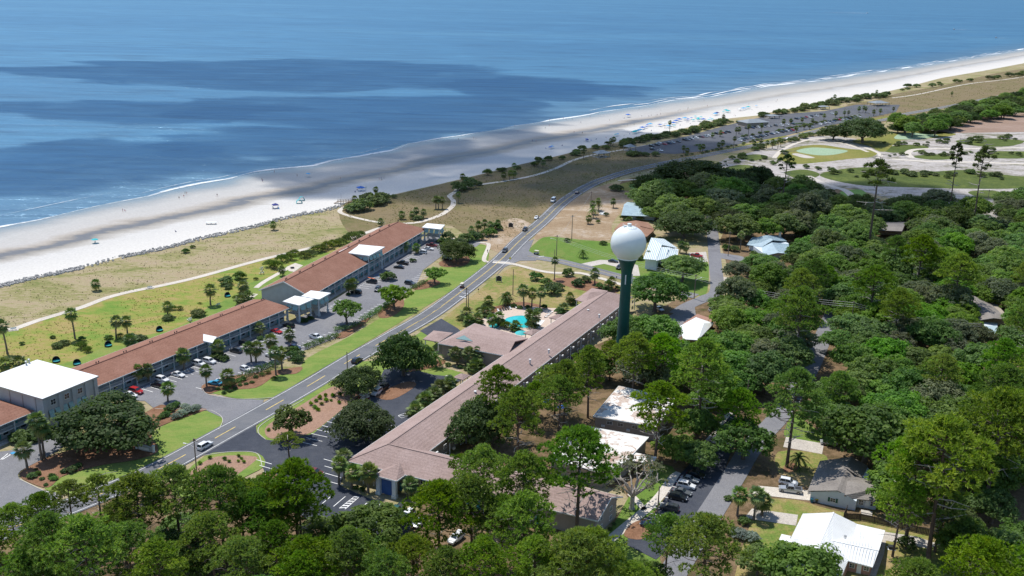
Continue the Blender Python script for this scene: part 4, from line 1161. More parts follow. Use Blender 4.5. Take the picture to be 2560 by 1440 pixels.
# ================================================================ VEGETATION
def leaf_mat(name, c1, c2, c3, trans=.46, rough=.6):
    """foliage: colour differs leaf to leaf, clump to clump and tree to tree"""
    m, nt, bs, out = nodes(name)
    at = N(nt, 'Attribute', attribute_name='tone').outputs['Fac']
    oi = N(nt, 'ObjectInfo').outputs['Random']
    col = ramp(nt, at, [(.0, c1), (.5, c2), (1.0, c3)])
    hs = N(nt, 'HueSaturation')
    nt.links.new(col, hs.inputs['Color'])
    nt.links.new(math_(nt, 'ADD', math_(nt, 'MULTIPLY', oi, .045), .478), hs.inputs['Hue'])
    nt.links.new(math_(nt, 'ADD', math_(nt, 'MULTIPLY', math_(nt, 'FRACT', math_(nt, 'MULTIPLY', oi, 7.3)), .5), .75), hs.inputs['Value'])
    nt.links.new(math_(nt, 'ADD', math_(nt, 'MULTIPLY', math_(nt, 'FRACT', math_(nt, 'MULTIPLY', oi, 13.7)), .25), .85), hs.inputs['Saturation'])
    nt.links.new(hs.outputs[0], bs.inputs['Base Color'])
    bs.inputs['Roughness'].default_value = rough; bs.inputs['Specular IOR Level'].default_value = .25
    tr = N(nt, 'BsdfTranslucent'); mx = N(nt, 'MixShader'); mx.inputs[0].default_value = trans
    nt.links.new(mix(nt, 1.0, hs.outputs[0], (1.25, 1.3, .6), 'MULTIPLY'), tr.inputs['Color'])
    nt.links.new(bs.outputs[0], mx.inputs[1]); nt.links.new(tr.outputs[0], mx.inputs[2])
    nt.links.new(mx.outputs[0], out.inputs['Surface'])
    return m
L = {}
L['oak'] = leaf_mat('oak_leaves', (0.071, 0.129, 0.032), (0.13, 0.224, 0.047), (0.214, 0.324, 0.063))
L['oakbright'] = leaf_mat('bright_oak_leaves', (0.074, 0.15, 0.024), (0.127, 0.24, 0.032), (0.196, 0.323, 0.053))
L['oakgrey'] = leaf_mat('silvery_oak_leaves', (0.091, 0.119, 0.06), (0.147, 0.182, 0.095), (0.216, 0.245, 0.135))
L['pine'] = leaf_mat('pine_needles', (0.082, 0.154, 0.02), (0.154, 0.262, 0.03), (0.262, 0.353, 0.047))
L['palm'] = leaf_mat('palm_fronds', (0.084, 0.143, 0.042), (0.161, 0.228, 0.059), (0.338, 0.296, 0.101), .15, .45)
L['shrub'] = leaf_mat('shrub_leaves', (0.043, 0.093, 0.025), (0.086, 0.159, 0.038), (0.129, 0.216, 0.051))
L['lime'] = leaf_mat('lime_leaves', (.10, .20, .02), (.16, .30, .03), (.22, .36, .05))
L['silver'] = leaf_mat('silver_shrub_leaves', (.15, .20, .17), (.24, .30, .26), (.33, .38, .34))
L['dune'] = leaf_mat('dune_shrub_leaves', (0.075, 0.116, 0.041), (0.124, 0.174, 0.057), (0.182, 0.232, 0.083))
L['liveoak'] = leaf_mat('dark_oak_leaves', (0.039, 0.067, 0.019), (0.067, 0.108, 0.028), (0.108, 0.157, 0.041))
L['bark'] = simple('grey_bark', (.15, .12, .10), .95, .3, 1.5)
L['pinebark'] = simple('pine_bark', (.12, .085, .065), .95, .35, 1.2)
L['deadwood'] = simple('bleached_branches', (.42, .38, .34), .9, .2, 1.0)
L['palmbark'] = simple('palm_bark', (.20, .165, .13), .95, .25, 1.5)

class Leafy:
    def __init__(s): s.v = []; s.f = []; s.t = []
    def card(s, p, n, a, size, tone, asp=1.0):
        x = n.cross(a)
        if x.length < 1e-4: x = n.orthogonal()
        x.normalize(); y = n.cross(x)
        i = len(s.v); w = size * .5; h = size * .5 * asp
        s.v += [p - x * w - y * h * .4, p + x * w * .3 - y * h, p + x * w + y * h * .3, p - x * w * .2 + y * h]
        s.f.append((i, i + 1, i + 2, i + 3)); s.t.append(tone)
    def tri(s, a, b, c, tone):
        i = len(s.v); s.v += [a, b, c]; s.f.append((i, i + 1, i + 2)); s.t.append(tone)
    def mesh(s, name, mat):
        me = bpy.data.meshes.new(name)
        me.from_pydata([tuple(q) for q in s.v], [], s.f)
        me.materials.append(mat)
        at = me.attributes.new('tone', 'FLOAT', 'FACE'); at.data.foreach_set('value', [min(1, max(0, t)) for t in s.t])
        me.update(); return me
R_ = random.Random(11)
def rv():
    while True:
        v = Vector((R_.uniform(-1, 1), R_.uniform(-1, 1), R_.uniform(-1, 1)))
        if .05 < v.length < 1: return v.normalized()
def clump(lf, c, r, n, size, tone, flat=.75, up=.35):
    for _ in range(n):
        d = rv(); d.z = d.z if d.z > -.35 else -d.z * .6
        q = c + Vector((d.x * r, d.y * r, d.z * r * flat)) * R_.uniform(.62, 1.05)
        nn = (d + rv() * .65 + Vector((0, 0, up + .25))).normalized()
        lf.card(q, nn, rv(), size * R_.uniform(.6, 1.35), tone + R_.uniform(-.22, .22), R_.uniform(.7, 1.5))
def oak_mesh(seed, R=7.0, H=10.0, nclump=96, per=88, size=.48, spread=1.0, sparse=False):
    R_.seed(seed); lf = Leafy(); wd = MB()
    cz = H - R * .62
    lobes = [Vector((R_.uniform(-.35, .35) * R, R_.uniform(-.35, .35) * R, 0)) for _ in range(3)]
    trunk_r = .045 * R + .1
    lean = Vector((R_.uniform(-.6, .6), R_.uniform(-.6, .6), 0))
    fork = Vector((0, 0, cz * .42)) + lean * .5
    wd.tube([(0, 0, -.2), (0, 0, .6), fork], [trunk_r * 1.7, trunk_r * 1.15, trunk_r], 7)
    limbs = []
    nl = 7 if not sparse else 12
    for i in range(nl):
        a = 2 * PI * (i + R_.uniform(-.3, .3)) / nl; rr = R * R_.uniform(.5, .85); z = cz + R_.uniform(-.1, .4) * R * .5
        e = Vector((math.cos(a) * rr, math.sin(a) * rr, z)); m1 = fork.lerp(e, .45) + Vector((R_.uniform(-.5, .5), R_.uniform(-.5, .5), R * .10))
        wd.tube([fork, m1, e], [trunk_r * .62, trunk_r * .38, trunk_r * .12], 5)
        limbs.append(e)
        for k in range(2 if not sparse else 5):
            s_ = m1.lerp(e, R_.uniform(.2, .8)); e2 = s_ + Vector((R_.uniform(-1, 1), R_.uniform(-1, 1), R_.uniform(.2, 1.0))) * R * .32
            wd.tube([s_, s_.lerp(e2, .5) + rv() * .25, e2], [trunk_r * .25, trunk_r * .16, trunk_r * .05], 4)
    for i in range(nclump):
        g = 2.39996 * i; u = (i + .5) / nclump
        z = 1 - 1.28 * u
        rad = math.sqrt(max(0, 1 - z * z)) if z > 0 else 1 - .35 * abs(z)
        ww = 1 + .22 * math.sin(3 * g + seed) + R_.uniform(-.14, .14)
        c = Vector((math.cos(g) * rad * R * ww * .86 * spread, math.sin(g) * rad * R * ww * .86, cz + z * R * .56 * (1 + R_.uniform(-.18, .22))))
        if R_.random() < .35: c = c.lerp(lobes[i % 3] + Vector((0, 0, cz)), .25)
        tone = R_.uniform(.2, .8)
        if sparse and R_.random() < .55: continue
        clump(lf, c, R * R_.uniform(.13, .27), int(per * R_.uniform(.7, 1.3)), size, tone)
    return lf, wd
def pine_mesh(seed, H=19.0, R=5.6, pads=58, flat=.5, low=.5, size=.62):
    R_.seed(seed); lf = Leafy(); wd = MB(); dw = MB()
    bend = Vector((R_.uniform(-.9, .9), R_.uniform(-.9, .9), 0))
    def tr(t): return Vector((bend.x * math.sin(t * 2.2), bend.y * math.sin(t * 1.7), H * .96 * t))
    wd.tube([tr(t) - (Vector((0, 0, .3)) if t == 0 else Vector()) for t in (0, .12, .3, .5, .7, .85, .97)], [.36, .30, .26, .22, .17, .11, .04], 7)
    for i in range(pads):
        t = low + (1 - low) * ((i + .5) / pads) ** .8
        base = tr(t * .95)
        a = 2.39996 * i + R_.uniform(-.4, .4)
        prof = math.sin(PI * min(1, ((t - low) / (1 - low)) * .80 + .26)) ** .7
        r = R * prof * R_.uniform(.45, 1.08)
        e = base + Vector((math.cos(a) * r, math.sin(a) * r, R_.uniform(.1, .5) * r * .55 + .25))
        mdl = base.lerp(e, .55) + Vector((0, 0, -.12 * r)) + rv() * .15
        wd.tube([base, mdl, e], [.09, .06, .025], 4, cap=False)
        tone = R_.uniform(.25, .75)
        cr = R_.uniform(.75, 1.35) * R / 5.6
        for k in range(R_.randint(30, 40)):
            d = rv(); p = e + Vector((d.x * cr * 1.15, d.y * cr * 1.15, abs(d.z) * cr * flat))
            ax = (Vector((d.x, d.y, .65)) + rv() * .35).normalized(); tn = tone + R_.uniform(-.2, .3)
            for q in range(5):
                sd = (rv() - ax * 0).normalized(); tip = p + (ax + sd * .85).normalized() * size * R_.uniform(.7, 1.2)
                w = ax.cross(sd)
                if w.length < .1: continue
                w = w.normalized() * .13
                lf.tri(p - w, p + w, tip, tn + R_.uniform(-.1, .1))
    for i in range(R_.randint(13, 19)):
        t = R_.uniform(low * .55, low * 1.55); a = R_.uniform(0, 2 * PI); b = tr(t); r = R_.uniform(1.4, 4.8)
        e = b + Vector((math.cos(a) * r, math.sin(a) * r, R_.uniform(-.2, .9)))
        m1 = b.lerp(e, .5) + rv() * .3
        dw.tube([b, m1, e], [.10, .075, .03], 4, cap=False)
        dw.tube([m1, m1 + rv() * 1.3], [.055, .02], 3, cap=False)
    return lf, wd, dw
def palm_mesh(seed, H=7.0, fans=38, feather=False, R=1.75):
    R_.seed(seed); lf = Leafy(); wd = MB()
    b = Vector((R_.uniform(-.5, .5), R_.uniform(-.5, .5), 0)) * (H / 8)
    top = Vector((b.x, b.y, H))
    wd.tube([(0, 0, -.2), (b.x * .1, b.y * .1, H * .3), (b.x * .5, b.y * .5, H * .7), top], [.26, .20, .19, .22], 7)
    for i in range(fans):
        u = (i + .5) / fans; el = 1.40 - 2.55 * u; a = 2.39996 * i
        d = Vector((math.cos(a) * math.cos(el), math.sin(a) * math.cos(el), math.sin(el)))
        tone = .35 + R_.uniform(-.25, .25) if el > -.45 else R_.uniform(.75, 1.0)
        L0 = R * R_.uniform(.8, 1.1)
        if feather:
            pts = []
            for k in range(7):
                t = k / 6; pts.append(top + Vector((d.x, d.y, 0)) * (L0 * 1.6 * t) + Vector((0, 0, (math.sin(max(el, -.2)) * 1.5 + .5) * t * L0 - 1.35 * t * t * L0)))
            side = Vector((-d.y, d.x, 0)).normalized() if abs(d.z) < .98 else Vector((1, 0, 0))
            for k in range(6):
                w = .62 * math.sin(PI * (k + 1.2) / 7.5)
                for s_ in (-1, 1):
                    tip = pts[k] + side * s_ * w + (pts[k + 1] - pts[k]) * .9 - Vector((0, 0, .18))
                    lf.tri(pts[k], pts[k].lerp(pts[k + 1], .55), tip, tone); lf.tri(pts[k].lerp(pts[k + 1], .5), pts[k + 1], tip + (pts[k + 1] - pts[k]) * .5, tone)
            continue
        st = top + d * .25; hub = top + d * (L0 * .52) - Vector((0, 0, .10))
        x = d.cross(Vector((0, 0, 1)))
        if x.length < .05: x = Vector((1, 0, 0))
        x.normalize(); y = d
        pw = x * .03; lf.tri(st - pw, st + pw, hub, tone)
        nb = 8
        prev = None
        for k in range(nb + 1):
            th = -1.45 + 2.9 * k / nb
            dirv = (y * math.cos(th) + x * math.sin(th)).normalized()
            ln = L0 * .62 * (1 - .15 * abs(th)); droop = Vector((0, 0, -.28 * ln - (.15 if el < 0 else 0)))
            tip = hub + dirv * ln + droop
            th2 = th + 1.45 / nb
            mid = hub + (y * math.cos(th2) + x * math.sin(th2)).normalized() * ln * .62 + droop * .4
            if prev is not None: lf.tri(hub, prev, tip, tone + R_.uniform(-.08, .08)) if False else None
            lf.tri(hub, mid, tip, tone + R_.uniform(-.1, .1))
            if prev is not None: lf.tri(hub, tip, prev, tone + R_.uniform(-.1, .1))
            prev = mid
    lf.v = [q - top for q in lf.v]; lf.off = top
    return lf, wd
def bush_mesh(seed, R=1.5, H=1.6, nclump=16, per=34, size=.30, spiky=False):
    R_.seed(seed); lf = Leafy(); wd = MB()
    for i in range(5):
        a = 2 * PI * i / 5; wd.tube([(0, 0, -.1), (math.cos(a) * R * .4, math.sin(a) * R * .4, H * .6)], [.06, .02], 4)
    for i in range(nclump):
        g = 2.39996 * i; u = (i + .5) / nclump; r = R * math.sqrt(u) * .8
        c = Vector((math.cos(g) * r, math.sin(g) * r, H * (.35 + .4 * (1 - u) + R_.uniform(-.08, .12))))
        tone = R_.uniform(.25, .8)
        if spiky:
            for k in range(per // 3):
                d = rv(); d.z = abs(d.z) * .8 + .2; d.normalize(); x = d.orthogonal().normalized()
                hub = c + d * R * .2
                for q in range(5):
                    t_ = (d + rv() * .8).normalized(); w = t_.orthogonal().normalized() * size * .16
                    lf.tri(hub - w, hub + w, hub + t_ * size * 1.7, tone + R_.uniform(-.2, .2))
        else: clump(lf, c, R * R_.uniform(.24, .40), per, size, tone, .8)
    return lf, wd
VEG = {}
def veg(key, fn, leaf, bark, names=('crown', 'trunk'), size=1.0):
    """one plant kind: leaf mesh and wood mesh ready to be shared by every plant of the kind"""
    r = fn(); lf, wd = r[0], r[1]
    VEG[key] = dict(crown=lf.mesh(names[0], leaf), wood=wd.mesh(names[1], [bark, L['palm']]), off=getattr(lf, 'off', None), dead=(r[2].mesh('dead_branch', L['deadwood']) if len(r) > 2 else None), names=names)
for i in range(6):
    veg(('oak', i), lambda: oak_mesh(20 + i), L['oak'], L['bark'])
    VEG[('oakbright', i)] = dict(VEG[('oak', i)]); me = VEG[('oak', i)]['crown'].copy(); me.materials[0] = L['oakbright']; VEG[('oakbright', i)]['crown'] = me
    VEG[('oakgrey', i)] = dict(VEG[('oak', i)]); me = VEG[('oak', i)]['crown'].copy(); me.materials[0] = L['oakgrey']; VEG[('oakgrey', i)]['crown'] = me
for i in range(2): veg(('liveoak', i), lambda: oak_mesh(40 + i, 7.0, 8.2, 170, 62, .42, 1.15), L['liveoak'], L['bark'])
veg(('bareoak', 0), lambda: oak_mesh(51, 7.0, 11.0, 60, 34, .42, 1.0, True), L['oakgrey'], L['deadwood'])
for i in range(6): veg(('pine', i), lambda: pine_mesh(60 + i, 19 + i * .6, 5.4 + .3 * (i % 3), 56 + 5 * (i % 3), .5, .46 + .03 * (i % 3)), L['pine'], L['pinebark'])
for i in range(2): veg(('thinpine', i), lambda: pine_mesh(80 + i, 19, 4.6, 24, .45, .62), L['pine'], L['pinebark'])
for i in range(2): veg(('gauntpine', i), lambda: pine_mesh(180 + i, 19, 3.6, 15, .4, .70), L['liveoak'], L['pinebark'])
for i in range(3): veg(('smalltree', i), lambda: oak_mesh(90 + i, 4.0, 6.2, 60, 48, .40), L['oakbright'] if i == 2 else L['liveoak'], L['bark'])
for i in range(4): veg(('palm', i), lambda: palm_mesh(100 + i, 7.0, 38), L['palm'], L['palmbark'])
for i in range(2): veg(('datepalm', i), lambda: palm_mesh(110 + i, 4.5, 24, True, 2.4), L['shrub'], L['palmbark'])
for i in range(3): veg(('bush', i), lambda: bush_mesh(120 + i), L['shrub'], L['bark'], ('foliage', 'stem'))
for i in range(2): veg(('palmetto', i), lambda: bush_mesh(130 + i, 1.7, 1.6, 14, 36, .42, True), L['dune'], L['bark'], ('foliage', 'stem'))
for i in range(2): veg(('duneshrub', i), lambda: bush_mesh(140 + i, 2.6, 2.3, 26, 36, .42), L['dune'], L['bark'], ('foliage', 'stem'))
veg(('limebush', 0), lambda: bush_mesh(150, 2.6, 3.2, 22, 40, .45), L['lime'], L['bark'], ('foliage', 'stem'))
veg(('silverbush', 0), lambda: bush_mesh(151, 1.4, 1.5, 16, 34, .26), L['silver'], L['bark'], ('foliage', 'stem'))
veg(('grasstuft', 0), lambda: bush_mesh(152, .9, .9, 8, 40, .34, True), L['lime'], L['bark'], ('foliage', 'stem'))

PLANTS = []      # (root, kind, world position, size) for the labels written at the end
def plant(kind, var, pos, sc, name, cat, rz=None, scz=None, label=None, group=None):
    v = VEG[(kind, var)]
    root = empty(name, pos, R_.uniform(0, 2 * PI) if rz is None else rz)
    root.scale = (sc, sc, scz or sc)
    cr_ = link(bpy.data.objects.new(v['names'][0], v['crown']), root)
    if v['off'] is not None: cr_.location = v['off']; cr_.scale = (1, 1, sc / (scz or sc))
    link(bpy.data.objects.new(v['names'][1], v['wood']), root)
    if v['dead']: link(bpy.data.objects.new('dead_branch', v['dead']), root)['kind'] = 'stuff'
    root['category'] = cat
    if group: root['group'] = group
    if label: root['label'] = label
    else: PLANTS.append((root, kind, Vector(pos), sc))
    return root
def px_per_m(p):
    v = Vector(p) - Vector((0, 0, CAMH)); return FPX / v.dot(_f)
PCROWN = {'oak': (7.0, 10.0, 6.0), 'oakbright': (7.0, 10.0, 6.0), 'oakgrey': (7.0, 10.0, 6.0), 'liveoak': (7.4, 8.2, 4.4), 'bareoak': (6.6, 11, 7), 'pine': (5.4, 20, 15.5), 'thinpine': (4.4, 19, 16), 'gauntpine': (3.6, 19, 16.5), 'smalltree': (4.0, 6.2, 4.2)}
TR = random.Random(5)
NV = {}
for k in VEG: NV[k[0]] = max(NV.get(k[0], 0), k[1] + 1)
TREENAME = {'oak': 'live_oak', 'oakbright': 'oak_tree', 'oakgrey': 'oak_tree', 'liveoak': 'live_oak', 'bareoak': 'oak_tree', 'pine': 'pine_tree', 'thinpine': 'pine_tree', 'gauntpine': 'pine_tree', 'smalltree': 'small_tree'}
def tree(kind, px, py, dpx, squash=1.0, label=None, group='trees of the resort woods', sink=0.0):
    """a tree whose crown is seen centred on (px, py) and is dpx wide"""
    R, H, zc = PCROWN[kind]
    sc = 1.0
    for _ in range(6):
        p = G(px, py, zc * sc * squash); sc = dpx / 2 / px_per_m(p) / R
    p.z = 0
    return plant(kind, TR.randrange(NV[kind]), p, sc, TREENAME[kind], 'tree', scz=sc * squash, label=label, group=None if label else group)
def palm(px, py, base=None, kind='palm', label=None, group='cabbage palms', cw=1.0):
    """palm whose head is seen at (px, py); base: py of its foot"""
    if base is None: base = py + 34
    b = G(px + TR.uniform(-1, 1), base); 
    h = 3.0
    for hh in [x * .2 for x in range(8, 80)]:
        v = Vector((b.x, b.y, hh)) - Vector((0, 0, CAMH)); y = 720 - FPX * v.dot(_u) / v.dot(_f)
        if y <= py: break
        h = hh
    H0 = 7.0 if kind == 'palm' else 4.5
    return plant(kind, TR.randrange(NV[kind]), b, cw * TR.uniform(.9, 1.12), 'palm_tree', 'palm', scz=h / H0, label=label, group=None if label else group)
def bush(kind, px, py, wpx, label=None, group='shrubs', name='shrub', hs=1.0):
    p = G(px, py); R = {'bush': 1.5, 'palmetto': 1.8, 'duneshrub': 2.6, 'limebush': 2.6, 'silverbush': 1.4, 'grasstuft': .9}[kind]
    sc = wpx / 2 / px_per_m(p) / R
    return plant(kind, TR.randrange(NV[kind]), p, sc, name, 'shrub', scz=sc * hs * TR.uniform(.85, 1.15), label=label, group=None if label else group)

# --- named trees, read off the photograph
tree('liveoak', 262, 1060, 262, .74, 'huge spreading live oak on bark mulch below the white flat roofed block')
tree('bareoak', 1585, 1190, 175, 1.0, 'grey half bare oak standing in a red mulch ring by the angled parking')
tree('smalltree', 866, 772, 72, 1.1, 'small round tree in the car park strip below the two stair towers')
tree('smalltree', 985, 735, 80, 1.0, 'round tree on the lawn strip opposite the large white porte cochere')
tree('smalltree', 1087, 683, 54, 1.0, 'smallest bright tree of the lawn strip with a round shadow beside it')
tree('liveoak', 1141, 628, 88, 1.0, 'flat topped oak at the far end of the motel car park')
tree('liveoak', 1008, 888, 140, 1.35, 'oak with open limbs by the road at the top of the dark car park')
tree('liveoak', 895, 953, 115, 1.0, 'dense oak between the road and the white jeep in the dark car park')
tree('liveoak', 905, 1056, 158, .95, 'wide oak in the middle of the dark car park beside the rose roof')
tree('smalltree', 727, 1048, 98, 1.0, 'small oak at the tip of the pink mulch bed by the car park entry')
tree('thinpine', 722, 1092, 70, .6, 'leaning thin pine in front of the car park entry island')
tree('liveoak', 1200, 1060, 165, 1.3, 'dense dark oak in the crook of the two rose roofed wings')
tree('pine', 1990, 975, 150, 1.0, 'tall lone pine with long bare trunk beside the forest road')
tree('pine', 1452, 1118, 185, 1.0, 'tall pine whose bare trunk crosses the rose roof end')
tree('pine', 1648, 1000, 145, .85, 'tall pine standing between the two stained white flat roofs')
tree('oak', 1640, 728, 140, .9, 'broad oak right of the dark green tower stem')
tree('oak', 1708, 668, 104, .85, 'dark round oak below the striped roof house')
tree('liveoak', 1712, 562, 135, .85, 'dark wind shaped oak beside the orange brown roof and the lane')
tree('liveoak', 1735, 436, 190, .62, 'sprawling leaning oak with bare limbs at the golf course edge')
tree('oakgrey', 1843, 675, 72, .9, 'greyish small oak on the verge of the lane')
tree('oak', 1645, 532, 80, .6); tree('liveoak', 1672, 462, 100, .6); tree('oak', 1795, 478, 90, .7)
tree('gauntpine', 2200, 408, 78, 1.25, 'lone flat topped pine towering over the golf sands')
tree('gauntpine', 2400, 372, 40, 1.9, 'thin bare dying pine on the golf sands, nearer the white path'); tree('gauntpine', 2466, 378, 52, 1.7, 'thin straggly pine on the golf sands next to a dying one')
tree('gauntpine', 1965, 396, 46, 1.2, 'pine with ragged crown in front of the putting green')
tree('liveoak', 2160, 326, 118, .9, 'wind bent oak thicket standing alone between the two putting greens')
tree('liveoak', 2085, 332, 70, .9, 'low oak joining the thicket by the far road')
# pines of the foreground
for a in [('pine',600,1228,110),('pine',655,1218,100),('pine',690,1325,110),('pine',300,1270,110),('oak',1748,1138,100),('pine',688,1245,125),('pine',748,1252,105),('pine',27,1285,92),('pine',103,1255,84),('thinpine',170,1222,92),('thinpine',242,1205,95),('pine',345,1245,150),('pine',440,1228,140),('pine',548,1232,140),('pine',625,1262,110),('pine',317,1345,140),('pine',205,1372,170),('pine',62,1408,130),('pine',395,1400,140),('pine',533,1325,130),('pine',735,1185,170),('pine',660,1265,120),('pine',868,1372,135),('pine',1033,1372,125),('pine',1098,1245,160),('pine',1187,1235,150),('pine',1258,1265,130),('thinpine',1153,1150,66),('pine',1205,1150,120),('pine',1312,1190,145),('pine',1308,1292,150),('pine',1300,1000,135),('pine',1340,1395,135),('pine',1487,1388,145),('pine',1670,1335,110),('pine',1775,1335,160),('pine',757,1408,140),('pine',610,1390,130),('pine',950,1420,130),('pine',1207,1385,140),('pine',1120,1415,130),('pine',2365,1140,210),('pine',2470,1393,160),('pine',2300,1440,150),('pine',1250,955,110),('pine',1415,940,110),('pine',2253,1255,110),('pine',1590,1440,120),
          ('oak',920,1320,190,.8),('oak',690,1385,120,.9),('oak',500,1400,110,.9),('oak',450,1320,100),('oak',800,1330,110,.9),('oak',1000,1300,60),('oak',2003,1425,200,.9),('oak',1897,1400,100),('oak',1863,1095,140),('oak',1747,1062,110),('oak',1690,1120,105,.9),('oak',2170,1085,230,.95),('oak',2075,1030,130),('oak',2240,1030,160),('oak',2387,1045,150),('pine',2500,1055,180),('oak',2487,1165,150),('oak',2487,1265,115),('oak',2383,1300,115,1.1),('oak',2560,1350,120),('oak',2540,1150,120),('smalltree',2267,1355,50,.8),('oakbright',1570,830,120),('oakbright',1640,830,130),('oakbright',1490,915,90),('oakbright',1600,905,120),('oakbright',1700,900,140),('pine',1760,900,150),('oak',1820,870,120)]:
    tree(*a)

# --- filling of the woods
def inpoly(x, y, P):
    c = False; j = len(P) - 1
    for i in range(len(P)):
        if (P[i][1] > y) != (P[j][1] > y) and x < (P[j][0] - P[i][0]) * (y - P[i][1]) / (P[j][1] - P[i][1]) + P[i][0]: c = not c
        j = i
    return c
def project(p):
    v = Vector(p) - Vector((0, 0, CAMH)); d = v.dot(_f)
    return 1280 + FPX * v.dot(_r) / d, 720 - FPX * v.dot(_u) / d
KEEP = [[(1685,785),(1800,790),(1800,835),(1745,870),(1690,850)], [(2050,765),(2100,765),(2092,840),(2060,920),(2040,965),(1955,965),(1960,920),(2010,860)], [(1935,950),(2045,950),(1990,1050),(1975,1110),(1860,1110),(1880,1050)],
        [(1930,1040),(2075,1065),(2090,1150),(2060,1200),(1930,1180)], [(1880,1150),(2040,1150),(2215,1190),(2230,1310),(2400,1330),(2420,1400),(2330,1440),(1900,1470)], [(1590,1100),(1830,1000),(1850,1100),(1830,1250),(1700,1450),(1540,1390)],
        [(2380,728),(2440,728),(2530,790),(2520,850),(2440,850),(2430,800)], [(2170,545),(2275,545),(2270,590),(2180,590)], [(1850,575),(1985,575),(1990,655),(1850,655)], [(1745,540),(1830,540),(1840,745),(1745,760)], [(1460,940),(1715,960),(1690,1190),(1460,1210),(1350,1180),(1420,1040)],
        [(1780,660),(1900,640),(1905,715),(1800,725)], [(1240,935),(1300,890),(1390,875),(1560,770),(1570,800),(1420,900),(1300,985),(1100,1120)], [(850,1150),(1000,1120),(1130,1110),(1380,1180),(1560,1200),(1570,1250),(1500,1310),(1330,1280),(1100,1220)], [(640,1160),(860,1150),(1060,1270),(1010,1330),(860,1290),(660,1200)], [(470,1150),(660,1140),(650,1180),(540,1190)]]
placed = [Vector((r.location.x, r.location.y)) for r, k, p, s in PLANTS if k in PCROWN]
placed += [Vector((o.location.x, o.location.y)) for o in COL.objects if o.get('category') == 'tree' and o.get('label')]
def fill(poly, step, zc, choose, rad, seed):
    rr = random.Random(seed)
    P3 = [G(p[0], p[1], zc) for p in poly]
    x0, x1 = min(p.x for p in P3), max(p.x for p in P3); y0, y1 = min(p.y for p in P3), max(p.y for p in P3)
    y = y0; row = 0
    while y < y1:
        x = x0 + (row % 2) * step * .5
        while x < x1:
            q = Vector((x + rr.uniform(-.36, .36) * step, y + rr.uniform(-.36, .36) * step, zc))
            px, py = project(q)
            if -70 < px < 2640 and py < 1500 and inpoly(px, py, poly) and not any(inpoly(px, py, k) for k in KEEP) and all((w - q.to_2d()).length > step * .62 for w in placed):
                kind = choose(rr, px, py); R = rad * rr.uniform(.75, 1.25)
                tree(kind, px, py, 2 * R * px_per_m(q), rr.uniform(.82, 1.1), group='trees of the resort woods')
                placed.append(q.to_2d())
            x += step
        y += step * .87; row += 1
def mixw(rr, px, py):
    u = rr.random()
    if py < 610: return 'oak' if u < .7 else ('liveoak' if u < .85 else 'oakgrey')  # far band: cloud shade also put into the leaf colour by darker kinds
    if py < 900: return 'oakbright' if u < .48 else ('oak' if u < .70 else ('oakgrey' if u < .88 else 'pine'))
    return 'oakbright' if u < .30 else ('oak' if u < .60 else ('oakgrey' if u < .70 else 'pine'))
WOODS = [(1560,850),(1650,790),(1690,870),(1760,880),(1800,800),(1740,770),(1790,735),(1830,705),(1870,660),(1985,655),(1985,590),(2000,590),(2300,560),(2470,560),(2510,500),(2620,460),(2720,700),(2720,1520),(2440,1520),(2400,1400),(2230,1290),(2190,1150),(2070,1130),(2040,1000),(1990,960),(1930,965),(1860,1040),(1830,1010),(1740,1080),(1690,960),(1640,960),(1560,945)]
fill(WOODS, 10.4, 7.5, mixw, 7.0, 3)
fill([(1600,470),(1660,440),(1760,428),(1900,440),(2000,452),(2080,500),(2250,498),(2330,495),(2450,505),(2470,560),(2300,560),(2000,592),(1850,588),(1820,560),(1640,545),(1600,510)], 13.5, 6.5, lambda rr, px, py: 'liveoak' if rr.random() < .45 else ('oak' if rr.random() < .75 else 'oakgrey'), 8.6, 15)  # same cloud shaded band, its shade deepened by darker oak leaves
fill([(-140,1330),(280,1300),(640,1310),(840,1380),(1010,1370),(1150,1310),(1380,1310),(1490,1400),(1650,1440),(1600,1540),(-140,1540)], 8.6, 9.0, lambda rr, px, py: 'pine' if rr.random() < .6 else 'oakbright' if rr.random() < .4 else 'oak', 5.8, 4)
fill([(1290,985),(1360,930),(1470,880),(1560,850),(1560,960),(1480,1010),(1420,1040),(1340,1130),(1290,1130)], 9.5, 9.0, lambda rr, px, py: 'pine' if rr.random() < .6 else 'oak', 5.0, 6)
fill([(1640,1090),(1760,1000),(1830,960),(1850,1010),(1760,1110),(1680,1150)], 10, 6.0, lambda rr, px, py: 'oak', 5.5, 9)
# dark wood along the shore road
fill([(2245,325),(2240,300),(2330,288),(2420,262),(2500,245),(2560,230),(2720,205),(2720,262),(2560,275),(2440,292),(2370,312),(2330,322)], 13, 5, lambda rr, px, py: 'liveoak' if rr.random() < .5 else 'oak', 8.5, 12)

